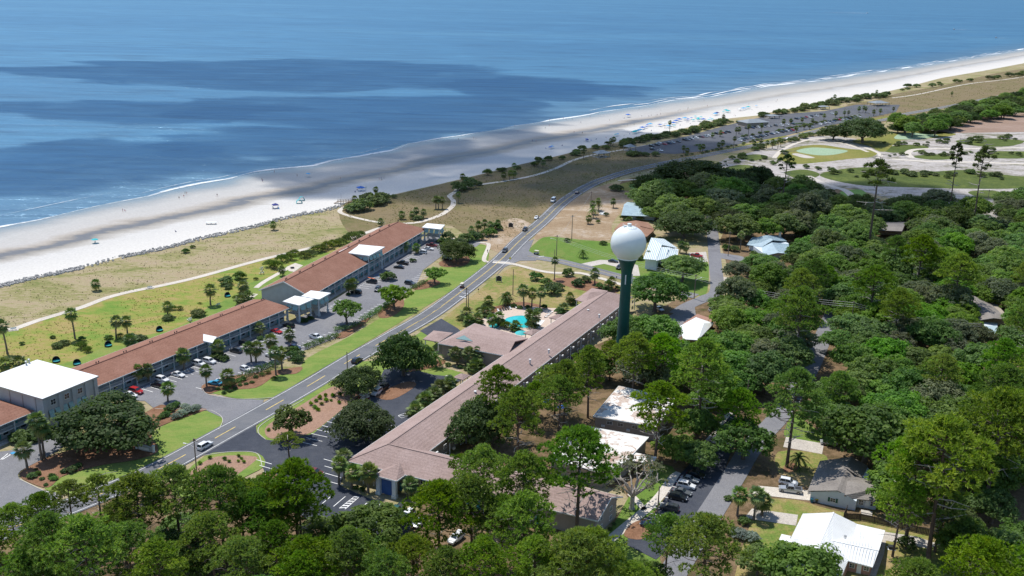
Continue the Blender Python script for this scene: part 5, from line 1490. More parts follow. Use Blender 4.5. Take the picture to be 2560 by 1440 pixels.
# --- palms: head (x, y) and foot
PALMS = [(18,812,885),(188,780,847),(290,802,847),(319,800,835),(325,848,872),(419,766,793),(527,722,763),(240,706,726),(605,713,730),(606,745,762),(625,738,757),(686,560,575),(707,672,690),(18,907,930),(50,902,925),(345,925,962),(372,920,955),(461,887,925),(549,860,892),(517,922,966),(628,866,906),(641,868,907),(570,935,966),(690,875,938),(706,880,925),(650,815,840),(676,848,900),(722,832,855),(420,970,1006),(105,1050,1150),(112,1062,1146),(68,1118,1172),(872,708,735),(886,706,736),(1016,612,632),(1040,616,634),
         (940,472,500),(945,490,512),(888,496,512),(1042,525,545),(1058,528,545),(1030,535,548),(1005,535,548),(952,552,566),(1090,497,522),(1096,498,523),(1106,499,522),(1145,485,508),(1157,440,470),(1165,447,472),(1143,462,478),(1190,455,470),(1275,432,450),(1260,436,452),(1286,413,432),(1346,402,418),(1358,405,420),(1285,432,446),
         (1310,722,766),(1330,730,768),(1350,728,772),(1265,742,762),(1385,650,700),(1486,682,712),(1530,700,724),(1523,712,728),(1225,750,768),(1232,795,820),(1245,790,815),(1327,788,812),(1340,788,818),(1322,783,812),(1168,780,800),(1176,800,815),(1190,795,812),(1210,775,790),(1425,740,760),(1406,770,780),(1290,812,826),
         (1143,880,912),(1168,882,914),(1194,880,910),(1190,908,925),(1180,918,932),(1100,965,985),(1085,980,1002),(1060,995,1012),(1040,1018,1036),(1128,955,970),(1075,882,905),(848,1155,1212),(860,1140,1195),(880,1175,1222),(920,1175,1232),(1022,1205,1245),(1842,1235,1290),(1885,1235,1300),(1905,1250,1290),
         (1195,560,580),(1212,555,574),(1228,560,578),(1245,556,572),(1205,585,600),(1180,572,590),(1470,545,560),(1480,508,535),(1495,500,528),(1533,502,520),(1560,590,605),(1543,592,608),(1576,625,640),(1622,635,660),(1700,610,632),(1715,615,635),(1850,585,625),(1860,560,590),(1575,548,556),
         (1673,305,330),(1805,290,312),(1460,378,398),(1533,347,365),(1525,350,366),(1708,368,382),(1718,375,385),(1750,368,380),(1757,365,380),(1795,360,372),(1805,355,370),(1834,345,372),(1840,322,342),(1870,315,338),(1905,312,330),(1960,302,318),(1975,300,318),(1990,318,332),(1945,348,372),(1930,352,372),(1952,352,368),(1900,350,368),(1886,358,372),(1915,355,372),(1848,322,335),(1780,335,345),(1800,330,342),(2083,240,262),(2079,247,262),(2190,228,244),(2030,300,312),(2005,298,312),(2060,288,300),(2090,282,294),(2112,280,292),(2120,280,290),(2148,270,282),(2157,268,282),(2165,270,282),(2185,278,290),(2200,275,287),(2232,270,284),(2010,312,324),(2025,312,324),(2335,275,285),(1946,275,290),(2380,232,242)]
for a in PALMS: palm(a[0], a[1], a[2], cw=1.4 if a[2] > 700 else 1.2)
palm(1262,742,764,'datepalm',None,'cabbage palms',1.1); palm(1090,890,918,'datepalm',None,'cabbage palms',1.2); palm(1995,1143,1172,'datepalm','feathery date palm on the lawn beside the tall lone pine', cw=1.0); palm(1457,630,645,'datepalm','short feathery palm alone on the corner lawn', cw=.8); palm(1497,508,526,'datepalm'); palm(1483,522,545,'datepalm')
# --- shrubs
BUSH = [('bush',80,1070+25,34),('duneshrub',160,862,32),('duneshrub',143,870,28),('bush',132,846,16),('bush',55,862,16),('bush',205,853,22),('bush',272,848,24),('palmetto',205,872,34),('palmetto',220,880,26),('duneshrub',322,855,36),('duneshrub',350,852,40),('bush',330,868,22),('palmetto',300,845,22),('duneshrub',420,800,32),('palmetto',430,775,24),('palmetto',450,775,20),('duneshrub',495,790,42),('palmetto',500,760,10),('bush',465,632,22),('bush',482,620,16),('smalltree_',0,0,0),
        ('bush',565,712,42),('bush',600,698,36),('bush',570,722,26),('bush',612,722,20),('palmetto',640,700,14),('palmetto',612,745,30),('palmetto',590,750,20),
        ('palmetto',675,668,34),('palmetto',690,672,36),('palmetto',705,655,36),('palmetto',725,650,36),('palmetto',735,640,30),('palmetto',760,645,36),('palmetto',775,640,34),('palmetto',790,632,36),('palmetto',805,628,34),('palmetto',820,622,34),('palmetto',835,615,34),('palmetto',850,612,34),('palmetto',865,606,30),('palmetto',885,598,40),('palmetto',900,592,30),
        ('bush',970,745-45,46),('bush',1110,612,36),('bush',1120,600,40),('bush',1098,607,18),('bush',1032,655,20),('bush',545,898,42),('bush',560,902,30),('bush',450,900,18),('bush',651,850,20),('bush',871,738,14),('bush',760,806,24),('bush',776,800,22),('bush',725,820,18),
        ('bush',1165,605,46),('bush',1185,600,46),('duneshrub',1150,612,40),('bush',1225,590,40),('bush',1240,575,36),
        ('duneshrub',888,530,52),('duneshrub',905,525,58),('duneshrub',920,505,50),('duneshrub',940,512,58),('duneshrub',955,505,50),('duneshrub',875,525,34),('duneshrub',985,495,18),('duneshrub',1150,478,40),('duneshrub',1165,472,44),('duneshrub',1175,462,36),('duneshrub',1140,468,30),('duneshrub',1045,550,30),('duneshrub',1195,463,26),
        ('silverbush',455,1040,30),('silverbush',470,1032,32),('silverbush',485,1030,30),('silverbush',440,1046,30),('silverbush',492,1022,24),('silverbush',462,1022,28),('bush',415,1040,30),('bush',425,1028,30),('bush',440,1018,26),('bush',405,1046,22),
        ('bush',60,1105,60),('bush',90,1098,60),('bush',40,1100,40),('bush',110,1092,40),
        ('bush',80,1195,28),('bush',95,1188,20),('bush',105,1200,16),('bush',130,1195,22),('bush',160,1182,20),('limebush',135,1200,22),('bush',180,1180,30),('bush',195,1168,24),('bush',115,1215,14),('bush',90,1175,12),
        ('bush',730,912-15,34),('bush',745,905,34),('bush',750,890,30),('bush',735,880,30),('bush',720,880,26),('bush',640,945,16),('palmetto',655,940,18),('palmetto',670,935,18),('palmetto',685,950,18),('bush',600,965,14),('bush',615,962,14),('bush',630,958,14),('bush',560,985,14),('bush',575,980,14),('bush',588,973,14),('bush',545,975,14),
        ('limebush',2227,1218,52),('bush',2240,1270,60),('bush',2210,1260,30),('bush',1820,1250,26),('bush',1860,1310,34),('duneshrub',1835,1335,40),('silverbush',1850,1345,50),('silverbush',1880,1350,44),
        ('bush',1395,725,36),('bush',1380,735,50),('bush',1365,715,36),('bush',1340,700,40),('bush',1420,690,34),('bush',1445,715,36),('bush',1465,705,30),('bush',1430,760,30),('bush',1400,785,30),('bush',1345,780,24),('bush',1500,722,26),('bush',1515,728,24),('bush',1545,725,20),('palmetto',1215,772,26),('palmetto',1200,782,26),('palmetto',1225,782,26),('palmetto',1180,808,36),('palmetto',1165,805,36),('palmetto',1195,815,30),('palmetto',1150,800,24),('palmetto',1250,815,34),('palmetto',1265,822,34),('palmetto',1285,828,30),('palmetto',1240,806,24),('palmetto',1325,820,30),('palmetto',1340,822,24),('bush',1285,768,18),('bush',1300,772,18),('bush',1320,772,18),('bush',1360,772,20),
        ('bush',1010,925,20),('bush',1150,920,18),('bush',1165,925,18),('bush',1120,915,18),('palmetto',1200,925,30),('palmetto',1060,1005,40),('palmetto',1040,1025,40),('palmetto',1085,990,44),('palmetto',1110,975,44),('palmetto',1025,1040,30),
        ('bush',905,1228,22),('bush',890,1222,18),('bush',1500,1345,14),('bush',1512,1338,14),('bush',1525,1325,14),('bush',1535,1312,12),
        ('bush',1418,605,18),('bush',1508,612,22),('palmetto',1515,540,16),('palmetto',1495,558,14),('bush',1540,630,26),('bush',1600,650,24),('bush',1640,668,24),('bush',1660,660,20),('palmetto',1560,550,26),('palmetto',1600,552,22),('bush',1885,640,26),('bush',1815,625,26),('bush',1835,628,30),('bush',1985,620,30),('bush',1905,652,22),
        ('duneshrub',1960,385,24),('duneshrub',1855,395,28),('duneshrub',1830,398,20),('duneshrub',2095,500,30),('duneshrub',2080,430,24),('duneshrub',2260,362,18),('duneshrub',2420,360,24),('duneshrub',2520,345,22),('duneshrub',2305,385,22),('duneshrub',2330,388,16),('duneshrub',2480,378,22),
        ('grasstuft',500,1162,11),('grasstuft',525,1148,11),('grasstuft',509,1178,9),('grasstuft',562,1151,11),('grasstuft',573,1157,10),('grasstuft',541,1170,9),('grasstuft',548,1178,10),('grasstuft',597,1143,10),('grasstuft',604,1149,9),('grasstuft',610,1158,10),('grasstuft',596,1156,8),('grasstuft',487,1182,9),
        ('grasstuft',777,1014,11),('grasstuft',800,998,12),('grasstuft',814,991,10),('grasstuft',790,1006,10),('grasstuft',787,1022,12),('grasstuft',804,1013,12),('grasstuft',815,1005,12),('grasstuft',832,993,12),('grasstuft',795,1028,12),('grasstuft',828,1004,8),('grasstuft',848,1010,10),('grasstuft',672,1078,10),('grasstuft',850,990,10)]
for k, x, y, w in BUSH:
    if k in ('bush', 'duneshrub', 'palmetto', 'limebush', 'silverbush', 'grasstuft'): bush(k, x, y, w, name='grass_tuft' if k == 'grasstuft' else ('palmetto' if k == 'palmetto' else 'shrub'), hs=1.4 if k == 'grasstuft' else 1.0)
# shrub belts along the dunes, each shrub its own
rb = random.Random(21)
def belt(pts, n, w0, w1, spread, kinds=('duneshrub', 'palmetto')):
    line = spline(pix(pts), 8); seg = [0]
    for a, b in zip(line[:-1], line[1:]): seg.append(seg[-1] + (b - a).length)
    for i in range(n):
        s_ = seg[-1] * (i + rb.uniform(.1, .9)) / n; j = max(k for k in range(len(seg) - 1) if seg[k] <= s_)
        p = line[j].lerp(line[j + 1], (s_ - seg[j]) / max(.01, seg[j + 1] - seg[j])) + Vector((rb.uniform(-1, 1), rb.uniform(-1, 1), 0)) * spread
        x, y = project(p); bush(rb.choice(kinds), x, y, rb.uniform(w0, w1), name='dune_shrub', group='dune shrubs')
belt([(1205,440),(1290,424),(1350,408),(1410,392),(1470,376),(1530,364)], 16, 18, 28, 5)
belt([(1545,368),(1600,354),(1660,344),(1720,332),(1790,312),(1815,306)], 42, 22, 34, 4, ('duneshrub',))
belt([(1900,292),(1960,284),(2030,270),(2100,258),(2160,248),(2215,240)], 42, 18, 30, 5, ('duneshrub',))
belt([(1560,388),(1600,390),(1640,392)], 7, 20, 30, 3, ('duneshrub',))
belt([(2230,230),(2330,214),(2420,203),(2500,196),(2560,185)], 18, 12, 26, 8, ('duneshrub',))
belt([(1845,344),(1950,327),(2060,307),(2150,291)], 30, 9, 15, 1.2, ('duneshrub',))
belt([(1760,322),(1830,306),(1860,312)], 8, 10, 16, 2, ('duneshrub',))
belt([(1690,392),(1750,384),(1850,362),(1900,350)], 16, 8, 14, 1, ('duneshrub',))
belt([(1870,378),(1920,366),(1980,352),(2050,338)], 14, 16, 26, 3, ('duneshrub',))
belt([(1560,480),(1620,490),(1700,500),(1760,490)], 10, 24, 40, 6, ('duneshrub',))
belt([(2110,440),(2200,432),(2300,440),(2420,436),(2520,448)], 34, 12, 30, 9, ('duneshrub',))
belt([(1800,410),(1900,395),(1960,415),(2060,420)], 22, 8, 18, 9, ('duneshrub',))
belt([(2210,365),(2330,360),(2450,352),(2560,345)], 26, 8, 22, 12, ('duneshrub',))
belt([(2230,392),(2340,385),(2450,384),(2560,388)], 20, 8, 18, 8, ('duneshrub',))

# --- clipped hedges along the car parks
def hedge(pts, w, h, label, kind='shrub'):
    line = spline(pix(pts), 6); lf = Leafy(); wd = MB(); R_.seed(int(pts[0][0] * 7 + pts[0][1])); o = line[0].copy()
    root = empty('hedge', o); tag(root, label, 'hedge', 'clipped hedges')
    for a, b in zip(line[:-1], line[1:]):
        d = b - a; n = max(1, int(d.length / .8)); nn = Vector((-d.y, d.x, 0)).normalized()
        for k in range(n):
            p = a.lerp(b, (k + .5) / n) - o
            for s_ in (-.3, .3): clump(lf, p + nn * s_ * w + Vector((0, 0, h * R_.uniform(.5, .62))), w * R_.uniform(.40, .55), 26, .34, R_.uniform(.25, .75), h / w * .9)
            if k % 3 == 0: wd.tube([p - Vector((0, 0, .1)), p + Vector((0, 0, h * .5))], [.05, .02], 4)
    link(bpy.data.objects.new('foliage', lf.mesh('foliage', L[kind])), root); wd.build('stem', L['bark'], root)['kind'] = 'stuff'
hedge([(762,872),(790,862),(820,850),(846,842)], 2.4, 1.7, 'hedge below the white pickup in the middle of the motel car park edge')
hedge([(838,828),(865,824),(900,812)], 2.8, 1.6, 'hedge at the foot of the small tree below the stair towers')
hedge([(905,804),(935,786),(965,768),(972,764)], 2.6, 1.6, 'hedge running up to the round tree opposite the porte cochere')
hedge([(600,952),(630,936),(660,925),(690,915)], 2.8, 1.8, 'hedge behind the white car with a black roof, lower end of the car park')
hedge([(560,975),(590,958),(610,950)], 2.0, 1.2, 'short low hedge beside the blue car at the lower driveway')
hedge([(1032,722),(1048,715),(1062,706)], 2.2, 1.3, 'short hedge by the dark parked car near the smallest lawn tree')
hedge([(1655,325),(1660,324)], 1, 1, 'tiny clipped hedge in the beach car park') if False else None
for a, b in (((1738,366),(1752,363)), ((1985,312),(2010,310))): hedge([a, b], 3.0, 1.4, 'low oval planting in the beach car park, ' + ('nearer the small shelter' if a[0] < 1800 else 'up the coast by the pavilion'))

# --- dry grass: short blades in clumps over the dunes and the scrub field
def tufts(name, poly, n, size, mat, seed, z=.0):
    rr = random.Random(seed); P3 = pix(poly); lf = Leafy()
    x0, x1 = min(p.x for p in P3), max(p.x for p in P3); y0, y1 = min(p.y for p in P3), max(p.y for p in P3); P2 = [(p.x, p.y) for p in P3]
    c = 0; t = 0
    while c < n and t < n * 6:
        t += 1; x = rr.uniform(x0, x1); y = rr.uniform(y0, y1)
        if not inpoly(x, y, P2) or mnoise.noise((x * .06, y * .06, seed)) < rr.uniform(-.5, .35): continue
        c += 1; s_ = size * rr.uniform(.6, 1.5); tn = rr.random()
        for k in range(4):
            a = rr.uniform(0, 2 * PI); b = Vector((x + math.cos(a) * s_ * .3, y + math.sin(a) * s_ * .3, z)); w = Vector((-math.sin(a), math.cos(a), 0)) * s_ * .28
            lf.tri(b - w, b + w, b + Vector((math.cos(a) * s_ * .5, math.sin(a) * s_ * .5, s_ * .75)), tn)
    o = link(bpy.data.objects.new(name, lf.mesh(name, mat))); o['kind'] = 'stuff'
L['drygrass'] = leaf_mat('dry_grass', (.19, .19, .075), (.29, .25, .13), (.38, .33, .21), .2, .9)
L['greengrass'] = leaf_mat('rank_grass', (.16, .22, .04), (.22, .26, .055), (.29, .28, .09), .2, .9)
tufts('dry_grass', [(-60,735),(83,700),(300,650),(500,604),(700,553),(850,525),(850,540),(860,590),(640,650),(400,712),(200,765),(0,825),(-60,840)], 1500, .34, L['drygrass'], 1)
tufts('dry_grass', [(860,545),(905,500),(1105,463),(1345,404),(1540,365),(1640,390),(1800,375),(1650,420),(1480,470),(1380,530),(1300,600),(1190,598),(1000,590)], 6000, .55, L['drygrass'], 2)
tufts('meadow_grass', [(-60,850),(0,840),(200,782),(400,724),(640,664),(640,690),(560,740),(480,790),(350,835),(200,880),(60,925),(-60,930)], 1100, .30, L['greengrass'], 3, .03)
tufts('dry_grass', [(2110,255),(2250,235),(2560,175),(2560,225),(2400,255),(2200,300),(2100,320)], 2500, .8, L['drygrass'], 4)
# rock revetment along the dune foot
def rocks():
    rr = random.Random(31); mb = MB()
    xs_ = [x for x in range(-60, 860, 1)]
    for x in xs_:
        if 210 < x < 300 and rr.random() < .75 or 620 > x > 640 and rr.random() < .5: continue
        for k in range(3):
            p = G(x + rr.random(), interp(DUNE, x) + rr.uniform(-4, 5)); s_ = rr.uniform(.35, .95)
            if rr.random() < .5: continue
            vs = []
            for e in (-1, 1):
                for a in range(5):
                    th = 2 * PI * a / 5 + rr.uniform(-.4, .4); r_ = s_ * (.55 if e > 0 else .9) * rr.uniform(.7, 1.2); vs.append((p.x + math.cos(th) * r_, p.y + math.sin(th) * r_, p.z + (s_ * rr.uniform(.5, .8) if e > 0 else -.3)))
            mb.add(vs, [(5, 6, 7, 8, 9)] + [(a, (a + 1) % 5, 5 + (a + 1) % 5, 5 + a) for a in range(5)])
    mb.build('revetment_rocks', simple('grey_rock', (.40, .39, .37), .95, .3, .7))['kind'] = 'stuff'
rocks()

# ================================================================ VEHICLES
def paint(name, c, metal=.0, rough=.3):
    m, nt, bs, out = nodes(name)
    bs.inputs['Base Color'].default_value = (*c, 1); bs.inputs['Roughness'].default_value = rough; bs.inputs['Metallic'].default_value = metal
    bs.inputs['Coat Weight'].default_value = .6; bs.inputs['Coat Roughness'].default_value = .08
    f = noise(nt, 2.0, 3, .6, objco(nt))
    nt.links.new(ramp(nt, f, [(.3, tuple(x * .88 for x in c)), (.7, c)]), bs.inputs['Base Color'])
    return m
PAINT = {'white': paint('white_car_paint', (.78, .79, .79)), 'black': paint('black_car_paint', (.012, .013, .015)), 'dark': paint('charcoal_car_paint', (.045, .05, .058)), 'grey': paint('grey_car_paint', (.16, .17, .18), .3), 'silver': paint('silver_car_paint', (.48, .50, .52), .4),
         'red': paint('red_car_paint', (.45, .015, .02)), 'maroon': paint('maroon_car_paint', (.17, .02, .025)), 'blue': paint('bright_blue_car_paint', (.02, .30, .50)), 'navy': paint('navy_car_paint', (.015, .03, .08)), 'green': paint('dark_green_car_paint', (.02, .09, .08)), 'tan': paint('tan_car_paint', (.35, .30, .22))}
M['tyre'] = simple('tyre_rubber', (.02, .02, .02), .9, .2, 3); M['rim'] = simple('wheel_rim', (.40, .41, .42), .35, .1, 3, .5, .6)
M['head'] = simple('headlight_glass', (.70, .73, .75), .15, .05, 3, .8); M['tail'] = simple('tail_light', (.40, .02, .02), .25, .1, 3, .6)
M['canvas'] = simple('cream_canvas', (.62, .58, .50), .8, .06, 2)
SPEC = {  # length, width, height, belt, windscreen foot, windscreen top, roof rear, tail foot, bonnet height
    'sedan': (4.75, 1.84, 1.45, .90, .85, .10, -1.05, -1.85, .80), 'hatch': (4.2, 1.8, 1.52, .94, .95, .25, -1.45, -1.95, .86), 'suv': (4.75, 1.92, 1.74, 1.05, 1.05, .40, -1.95, -2.28, .98), 'sports': (4.6, 1.9, 1.28, .82, .70, .0, -.85, -1.75, .72),
    'jeep': (4.3, 1.88, 1.84, 1.10, .75, .60, -1.95, -2.08, 1.04), 'pickup': (5.7, 2.0, 1.88, 1.12, 1.15, .55, -.75, -.95, 1.04), 'van': (5.9, 2.05, 2.55, 1.35, 2.25, 1.35, -2.75, -2.85, 1.15)}
CARM = {}
def car_meshes(kind):
    if kind in CARM: return CARM[kind]
    L_, W_, H_, B, fx, ft, rt, rx, bh = SPEC[kind]; h = L_ / 2; w = W_ / 2
    tail = B - .06 if kind in ('sedan', 'sports') else B
    st = [(-h, .45, .80 if kind != 'pickup' else .95, w * .86), (-h + .12, .28, tail - .03, w * .95), (-h + .8, .22, tail, w), (rx, .20, B, w), (fx, .20, B - .02, w), (fx + .25, .20, bh + .02, w), (h - .45, .24, bh - .06, w * .97), (h - .10, .28, bh - .18, w * .88), (h, .42, .62, w * .80)]
    st.sort(key=lambda s: s[0])
    b = MB(); vs = []; fs = []
    for x, z0, z1, hw in st:
        zm = z0 + (z1 - z0) * .55
        vs += [(x, -hw * .9, z0), (x, -hw, zm), (x, -hw * .93, z1), (x, hw * .93, z1), (x, hw, zm), (x, hw * .9, z0)]
    for i in range(len(st) - 1):
        for k in range(6):
            a = i * 6 + k; c = i * 6 + (k + 1) % 6; fs.append((a, c, c + 6, a + 6))
    fs.append(tuple(range(5, -1, -1))); fs.append(tuple(range((len(st) - 1) * 6, len(st) * 6)))
    fs = [tuple(reversed(f)) for f in fs]
    b.add(vs, fs)
    wb, wr = w * .90, w * (.74 if kind not in ('van', 'jeep') else .84); R0 = H_ - .05
    c = [(fx, -wb, B - .03), (fx, wb, B - .03), (ft, wr, R0), (ft, -wr, R0), (rx, -wb, B - .03), (rx, wb, B - .03), (rt, wr, R0), (rt, -wr, R0)]
    mx = (ft + rt) / 2
    c += [(mx, wr * .95, H_), (mx, -wr * .95, H_)]
    b.add(c, [(0, 1, 2, 3), (5, 4, 7, 6), (1, 5, 6, 8, 2), (4, 0, 3, 9, 7), (3, 2, 8, 9), (9, 8, 6, 7)])
    for s_ in (-1, 1): b.box((fx - .15, s_ * (w + .06), B + .08), (.16, .16, .13))
    if kind == 'pickup':
        b.box((-h + .12, 0, B + .02), (.12, W_ * .9, .14)); 
        for s_ in (-1, 1): b.box(((rx - h) / 2, s_ * (w * .9), B + .05), (h + rx, .12, .16))
    P = {'body': b.mesh('body', PAINT['white'])}
    def quad(a, b_, c_, d, inset=.12, off=.02):
        a, b_, c_, d = map(Vector, (a, b_, c_, d)); m = (a + b_ + c_ + d) / 4; n = (b_ - a).cross(d - a).normalized()
        return [q.lerp(m, inset) + n * off for q in (a, b_, c_, d)]
    def q_mesh(nm, q): return MB().add(q, [(0, 1, 2, 3)]).mesh(nm, M['glass'])
    C = [Vector(x) for x in c]
    P['windscreen'] = q_mesh('windscreen', quad(C[0], C[1], C[2], C[3]))
    P['rear_window'] = q_mesh('rear_window', quad(C[5], C[4], C[7], C[6]))
    def side(s_):
        a, bq, cq, d = (C[1], C[5], C[6], C[2]) if s_ > 0 else (C[4], C[0], C[3], C[7])
        q = quad(a, bq, cq, d, .11, .025); m0, m1 = q[0].lerp(q[1], .485), q[3].lerp(q[2], .485); n0, n1 = q[0].lerp(q[1], .515), q[3].lerp(q[2], .515)
        return MB().add([q[0], m0, m1, q[3]], [(0, 1, 2, 3)]).mesh('side_window', M['glass']), MB().add([n0, q[1], q[2], n1], [(0, 1, 2, 3)]).mesh('side_window', M['glass'])
    P['sides'] = side(1) + side(-1)
    r = .34 if kind not in ('pickup', 'jeep', 'van') else .39
    t = MB().lathe([(r * .62, -.11), (r * .96, -.115), (r, -.07), (r, .07), (r * .96, .115), (r * .62, .11)], 14)
    t.v = [(x, z, y) for x, y, z in t.v]; t.f = [tuple(reversed(f)) for f in t.f]; P['tyre'] = t.mesh('tyre', M['tyre'])
    q = MB().lathe([(.02, -.125), (r * .62, -.10), (r * .64, .10), (.02, .125)], 10); q.v = [(x, z, y) for x, y, z in q.v]; P['rim'] = q.mesh('rim', M['rim'])
    P['r'] = r; P['wx'] = (h - .88, -h + .95)
    P['headlight'] = MB().box((0, 0, 0), (.12, .42, .17)).mesh('headlight', M['head']); P['tail_light'] = MB().box((0, 0, 0), (.10, .34, .22)).mesh('tail_light', M['tail'])
    P['L'] = L_; P['W'] = W_; P['bh'] = bh; P['B'] = B
    if kind == 'pickup': P['bed'] = MB().box(((rx - h) / 2 + .02, 0, B + .02), (h + rx - .34, W_ * .78, .05)).mesh('load_bed', M['dark'])
    CARM[kind] = P
    return P
BODY = {}
def car(kind, color, px, py, head, label, group=None, full=True, z=.15, name=None, cat=None):
    """head: pixel offset that the bonnet points along, or an angle"""
    P = car_meshes(kind); p = G(px, py); p.z = 0
    if isinstance(head, tuple): d = G(px + head[0], py + head[1]) - p; rz = math.atan2(d.y, d.x)
    else: rz = head
    root = empty(name or {'sedan': 'car', 'hatch': 'car', 'sports': 'sports_car', 'suv': 'suv', 'jeep': 'off_roader', 'pickup': 'pickup_truck', 'van': 'van'}[kind], (p.x, p.y, z), rz)
    tag(root, label, cat or {'pickup': 'pickup', 'van': 'van', 'suv': 'suv', 'jeep': 'suv'}.get(kind, 'car'), group)
    k = (kind, color)
    if k not in BODY:
        me = P['body'].copy(); me.materials[0] = PAINT[color]; BODY[k] = me
    ob = link(bpy.data.objects.new('body', BODY[k]), root)
    link(bpy.data.objects.new('windscreen', P['windscreen']), root); link(bpy.data.objects.new('rear_window', P['rear_window']), root)
    for s_ in P['sides']: link(bpy.data.objects.new('side_window', s_), root)
    for x in P['wx']:
        for y in (-1, 1):
            t = link(bpy.data.objects.new('wheel', P['tyre']), root); t.location = (x, y * (P['W'] / 2 - .10), P['r'])
            if full: link(bpy.data.objects.new('rim', P['rim']), t)
    if full:
        for y in (-1, 1):
            o = link(bpy.data.objects.new('headlight', P['headlight']), root); o.location = (P['L'] / 2 - .08, y * P['W'] * .32, P['bh'] - .24)
            o = link(bpy.data.objects.new('tail_light', P['tail_light']), root); o.location = (-P['L'] / 2 + .05, y * P['W'] * .36, .76)
        if 'bed' in P: link(bpy.data.objects.new('load_bed', P['bed']), root)
    return root
def road_dir(px, py, up=True):
    g = G(px, py); i = min(range(len(road)), key=lambda k: (road[k] - g).length); i = min(max(1, i), len(road) - 2)
    d = road[i + 1] - road[i - 1]; a = math.atan2(d.y, d.x)
    return a if up else a + PI
RG = 'vehicles on the shore road'
car('suv', 'white', 513, 1120, road_dir(513, 1120), 'white SUV driving up the road beside the car park entry', RG, z=.16)
car('suv', 'black', 893, 906, road_dir(893, 906, True), 'black SUV driving on the road opposite the dense roadside oak', RG, z=.16)
car('suv', 'dark', 1262, 630, road_dir(1262, 630, False), 'dark SUV on the road at the side street junction', RG, z=.16)
car('suv', 'black', 1312, 577, road_dir(1312, 577, False), 'black SUV first of the three coming down the curve', RG, z=.16)
car('sedan', 'white', 1341, 547, road_dir(1341, 547, False), 'white car between the black SUV and the white van', RG, z=.16)
car('van', 'white', 1383, 505, road_dir(1383, 505, False), 'tall white van coming round the curve of the road', RG, z=.16)
car('sedan', 'navy', 1443, 484, road_dir(1443, 484, True), 'dark blue car farthest up the road bend', RG, z=.16)
car('sedan', 'white', 1968, 348, road_dir(1968, 348, False), 'white car on the far road beside the golf path', RG, z=.16)
MG = 'cars parked at the motel'
SD = (29, 7.5)
for a in [('suv', 'red', 341, 983, SD, 'dark red SUV at the lower end of the motel row, next to the huge oak'), ('sedan', 'white', 326, 992, SD, 'white car half under the huge live oak beside the dark red SUV'), ('suv', 'black', 396, 968, (-29, -7), 'black SUV in the shade next to the low brown wing'),
          ('suv', 'white', 406, 954, SD, 'white SUV with dark windows by the twin palms of the lower wing'), ('sedan', 'white', 446, 941, SD, 'white sedan with black roof parked one gap from the white SUV'), ('suv', 'white', 498, 914, SD, 'white SUV nearer the drive aisle of the pair by the single palm'), ('suv', 'white', 524, 908, SD, 'white SUV behind its white twin by the small slanted canopy'),
          ('suv', 'dark', 590, 881, (-29, -7), 'charcoal SUV by the bush under the small slanted canopy'), ('suv', 'black', 614, 864, (29, 7), 'black SUV seen past the double palm before the lower wing'), ('hatch', 'white', 614, 927, (29, 9), 'white hatchback with black roof against the hedge'), ('sedan', 'blue', 538, 962, (-25, -4), 'bright blue car by the lower driveway'), ('sedan', 'white', 557, 957, (29, 7), 'white car touching the bright blue one'),
          ('sports', 'red', 692, 832, (29, 9), 'bright red sports car in front of the lower brown wing'), ('suv', 'black', 722, 818, (-29, -8), 'black SUV parked past the red sports car'), ('pickup', 'white', 791, 848, (29, 8), 'white pickup alone in the middle of the lot edge'), ('suv', 'white', 679, 893, (-29, -7), 'white SUV behind the group of palms'), ('sedan', 'navy', 737, 872, (29, 7), 'navy blue car beside the hedge and the palms'),
          ('suv', 'black', 890, 734, (-29, -4), 'black SUV behind the pair of palms at the gabled wing'), ('suv', 'dark', 944, 727, (-14, 14), 'dark SUV rolling along the motel aisle'), ('suv', 'dark', 929, 708, (-29, -4), 'dark SUV carrying an orange kayak'), ('suv', 'black', 962, 691, (-29, -4), 'black SUV in front of the porte cochere columns'), ('sedan', 'black', 997, 671, (-29, -3), 'black sedan beside the round bush past the porte cochere'), ('pickup', 'black', 1006, 661, (-29, -4), 'long black pickup past the porte cochere'),
          ('suv', 'white', 1055, 634, (-29, -3), 'white SUV, nearer of two by the far stair tower'), ('sedan', 'white', 1072, 625, (29, 3), 'white sedan between the white SUV and the red pickup'), ('pickup', 'maroon', 1080, 617, (29, 3), 'dark red pickup under the far stair tower'), ('suv', 'dark', 1025, 712, (29, 5), 'dark SUV against the hedge opposite the porte cochere'), ('sedan', 'white', 1138, 608, (-29, 5), 'white car beyond the flat topped oak'), ('suv', 'black', 1118, 650, (29, 3), 'black SUV in the shade of the flat topped oak')]:
    car(*a, group=MG, z=.13)
kp = G(925, 700) ; rt_ = empty('kayak', (G(929, 708).x, G(929, 708).y, .13 + 1.86), math.atan2(.95, .3) + PI * .42); tag(rt_, 'orange kayak strapped on the dark SUV roof', 'kayak')
kb = MB(); ks = [(-2.1, .03, .18), (-1.5, .26, .06), (-.6, .38, .0), (.6, .38, .0), (1.5, .26, .06), (2.1, .03, .18)]; vs = []; fs = []
for x, w_, z_ in ks: vs += [(x, -w_, .26 + z_ * .4), (x, 0, z_), (x, w_, .26 + z_ * .4), (x, 0, .33 + z_ * .3)]
for i in range(5):
    for k in range(4): fs.append((i * 4 + k, i * 4 + (k + 1) % 4, i * 4 + 4 + (k + 1) % 4, i * 4 + 4 + k))
kb.add(vs, [tuple(reversed(f)) for f in fs]); kb.build('hull', simple('orange_plastic', (.62, .13, .03), .4, .1, 1), rt_)
MB().lathe([(.01, .30), (.24, .36), (.28, .34)], 10).build('cockpit', M['dark'], rt_)
IG = 'cars parked at the inn'
EL = (36, 8)
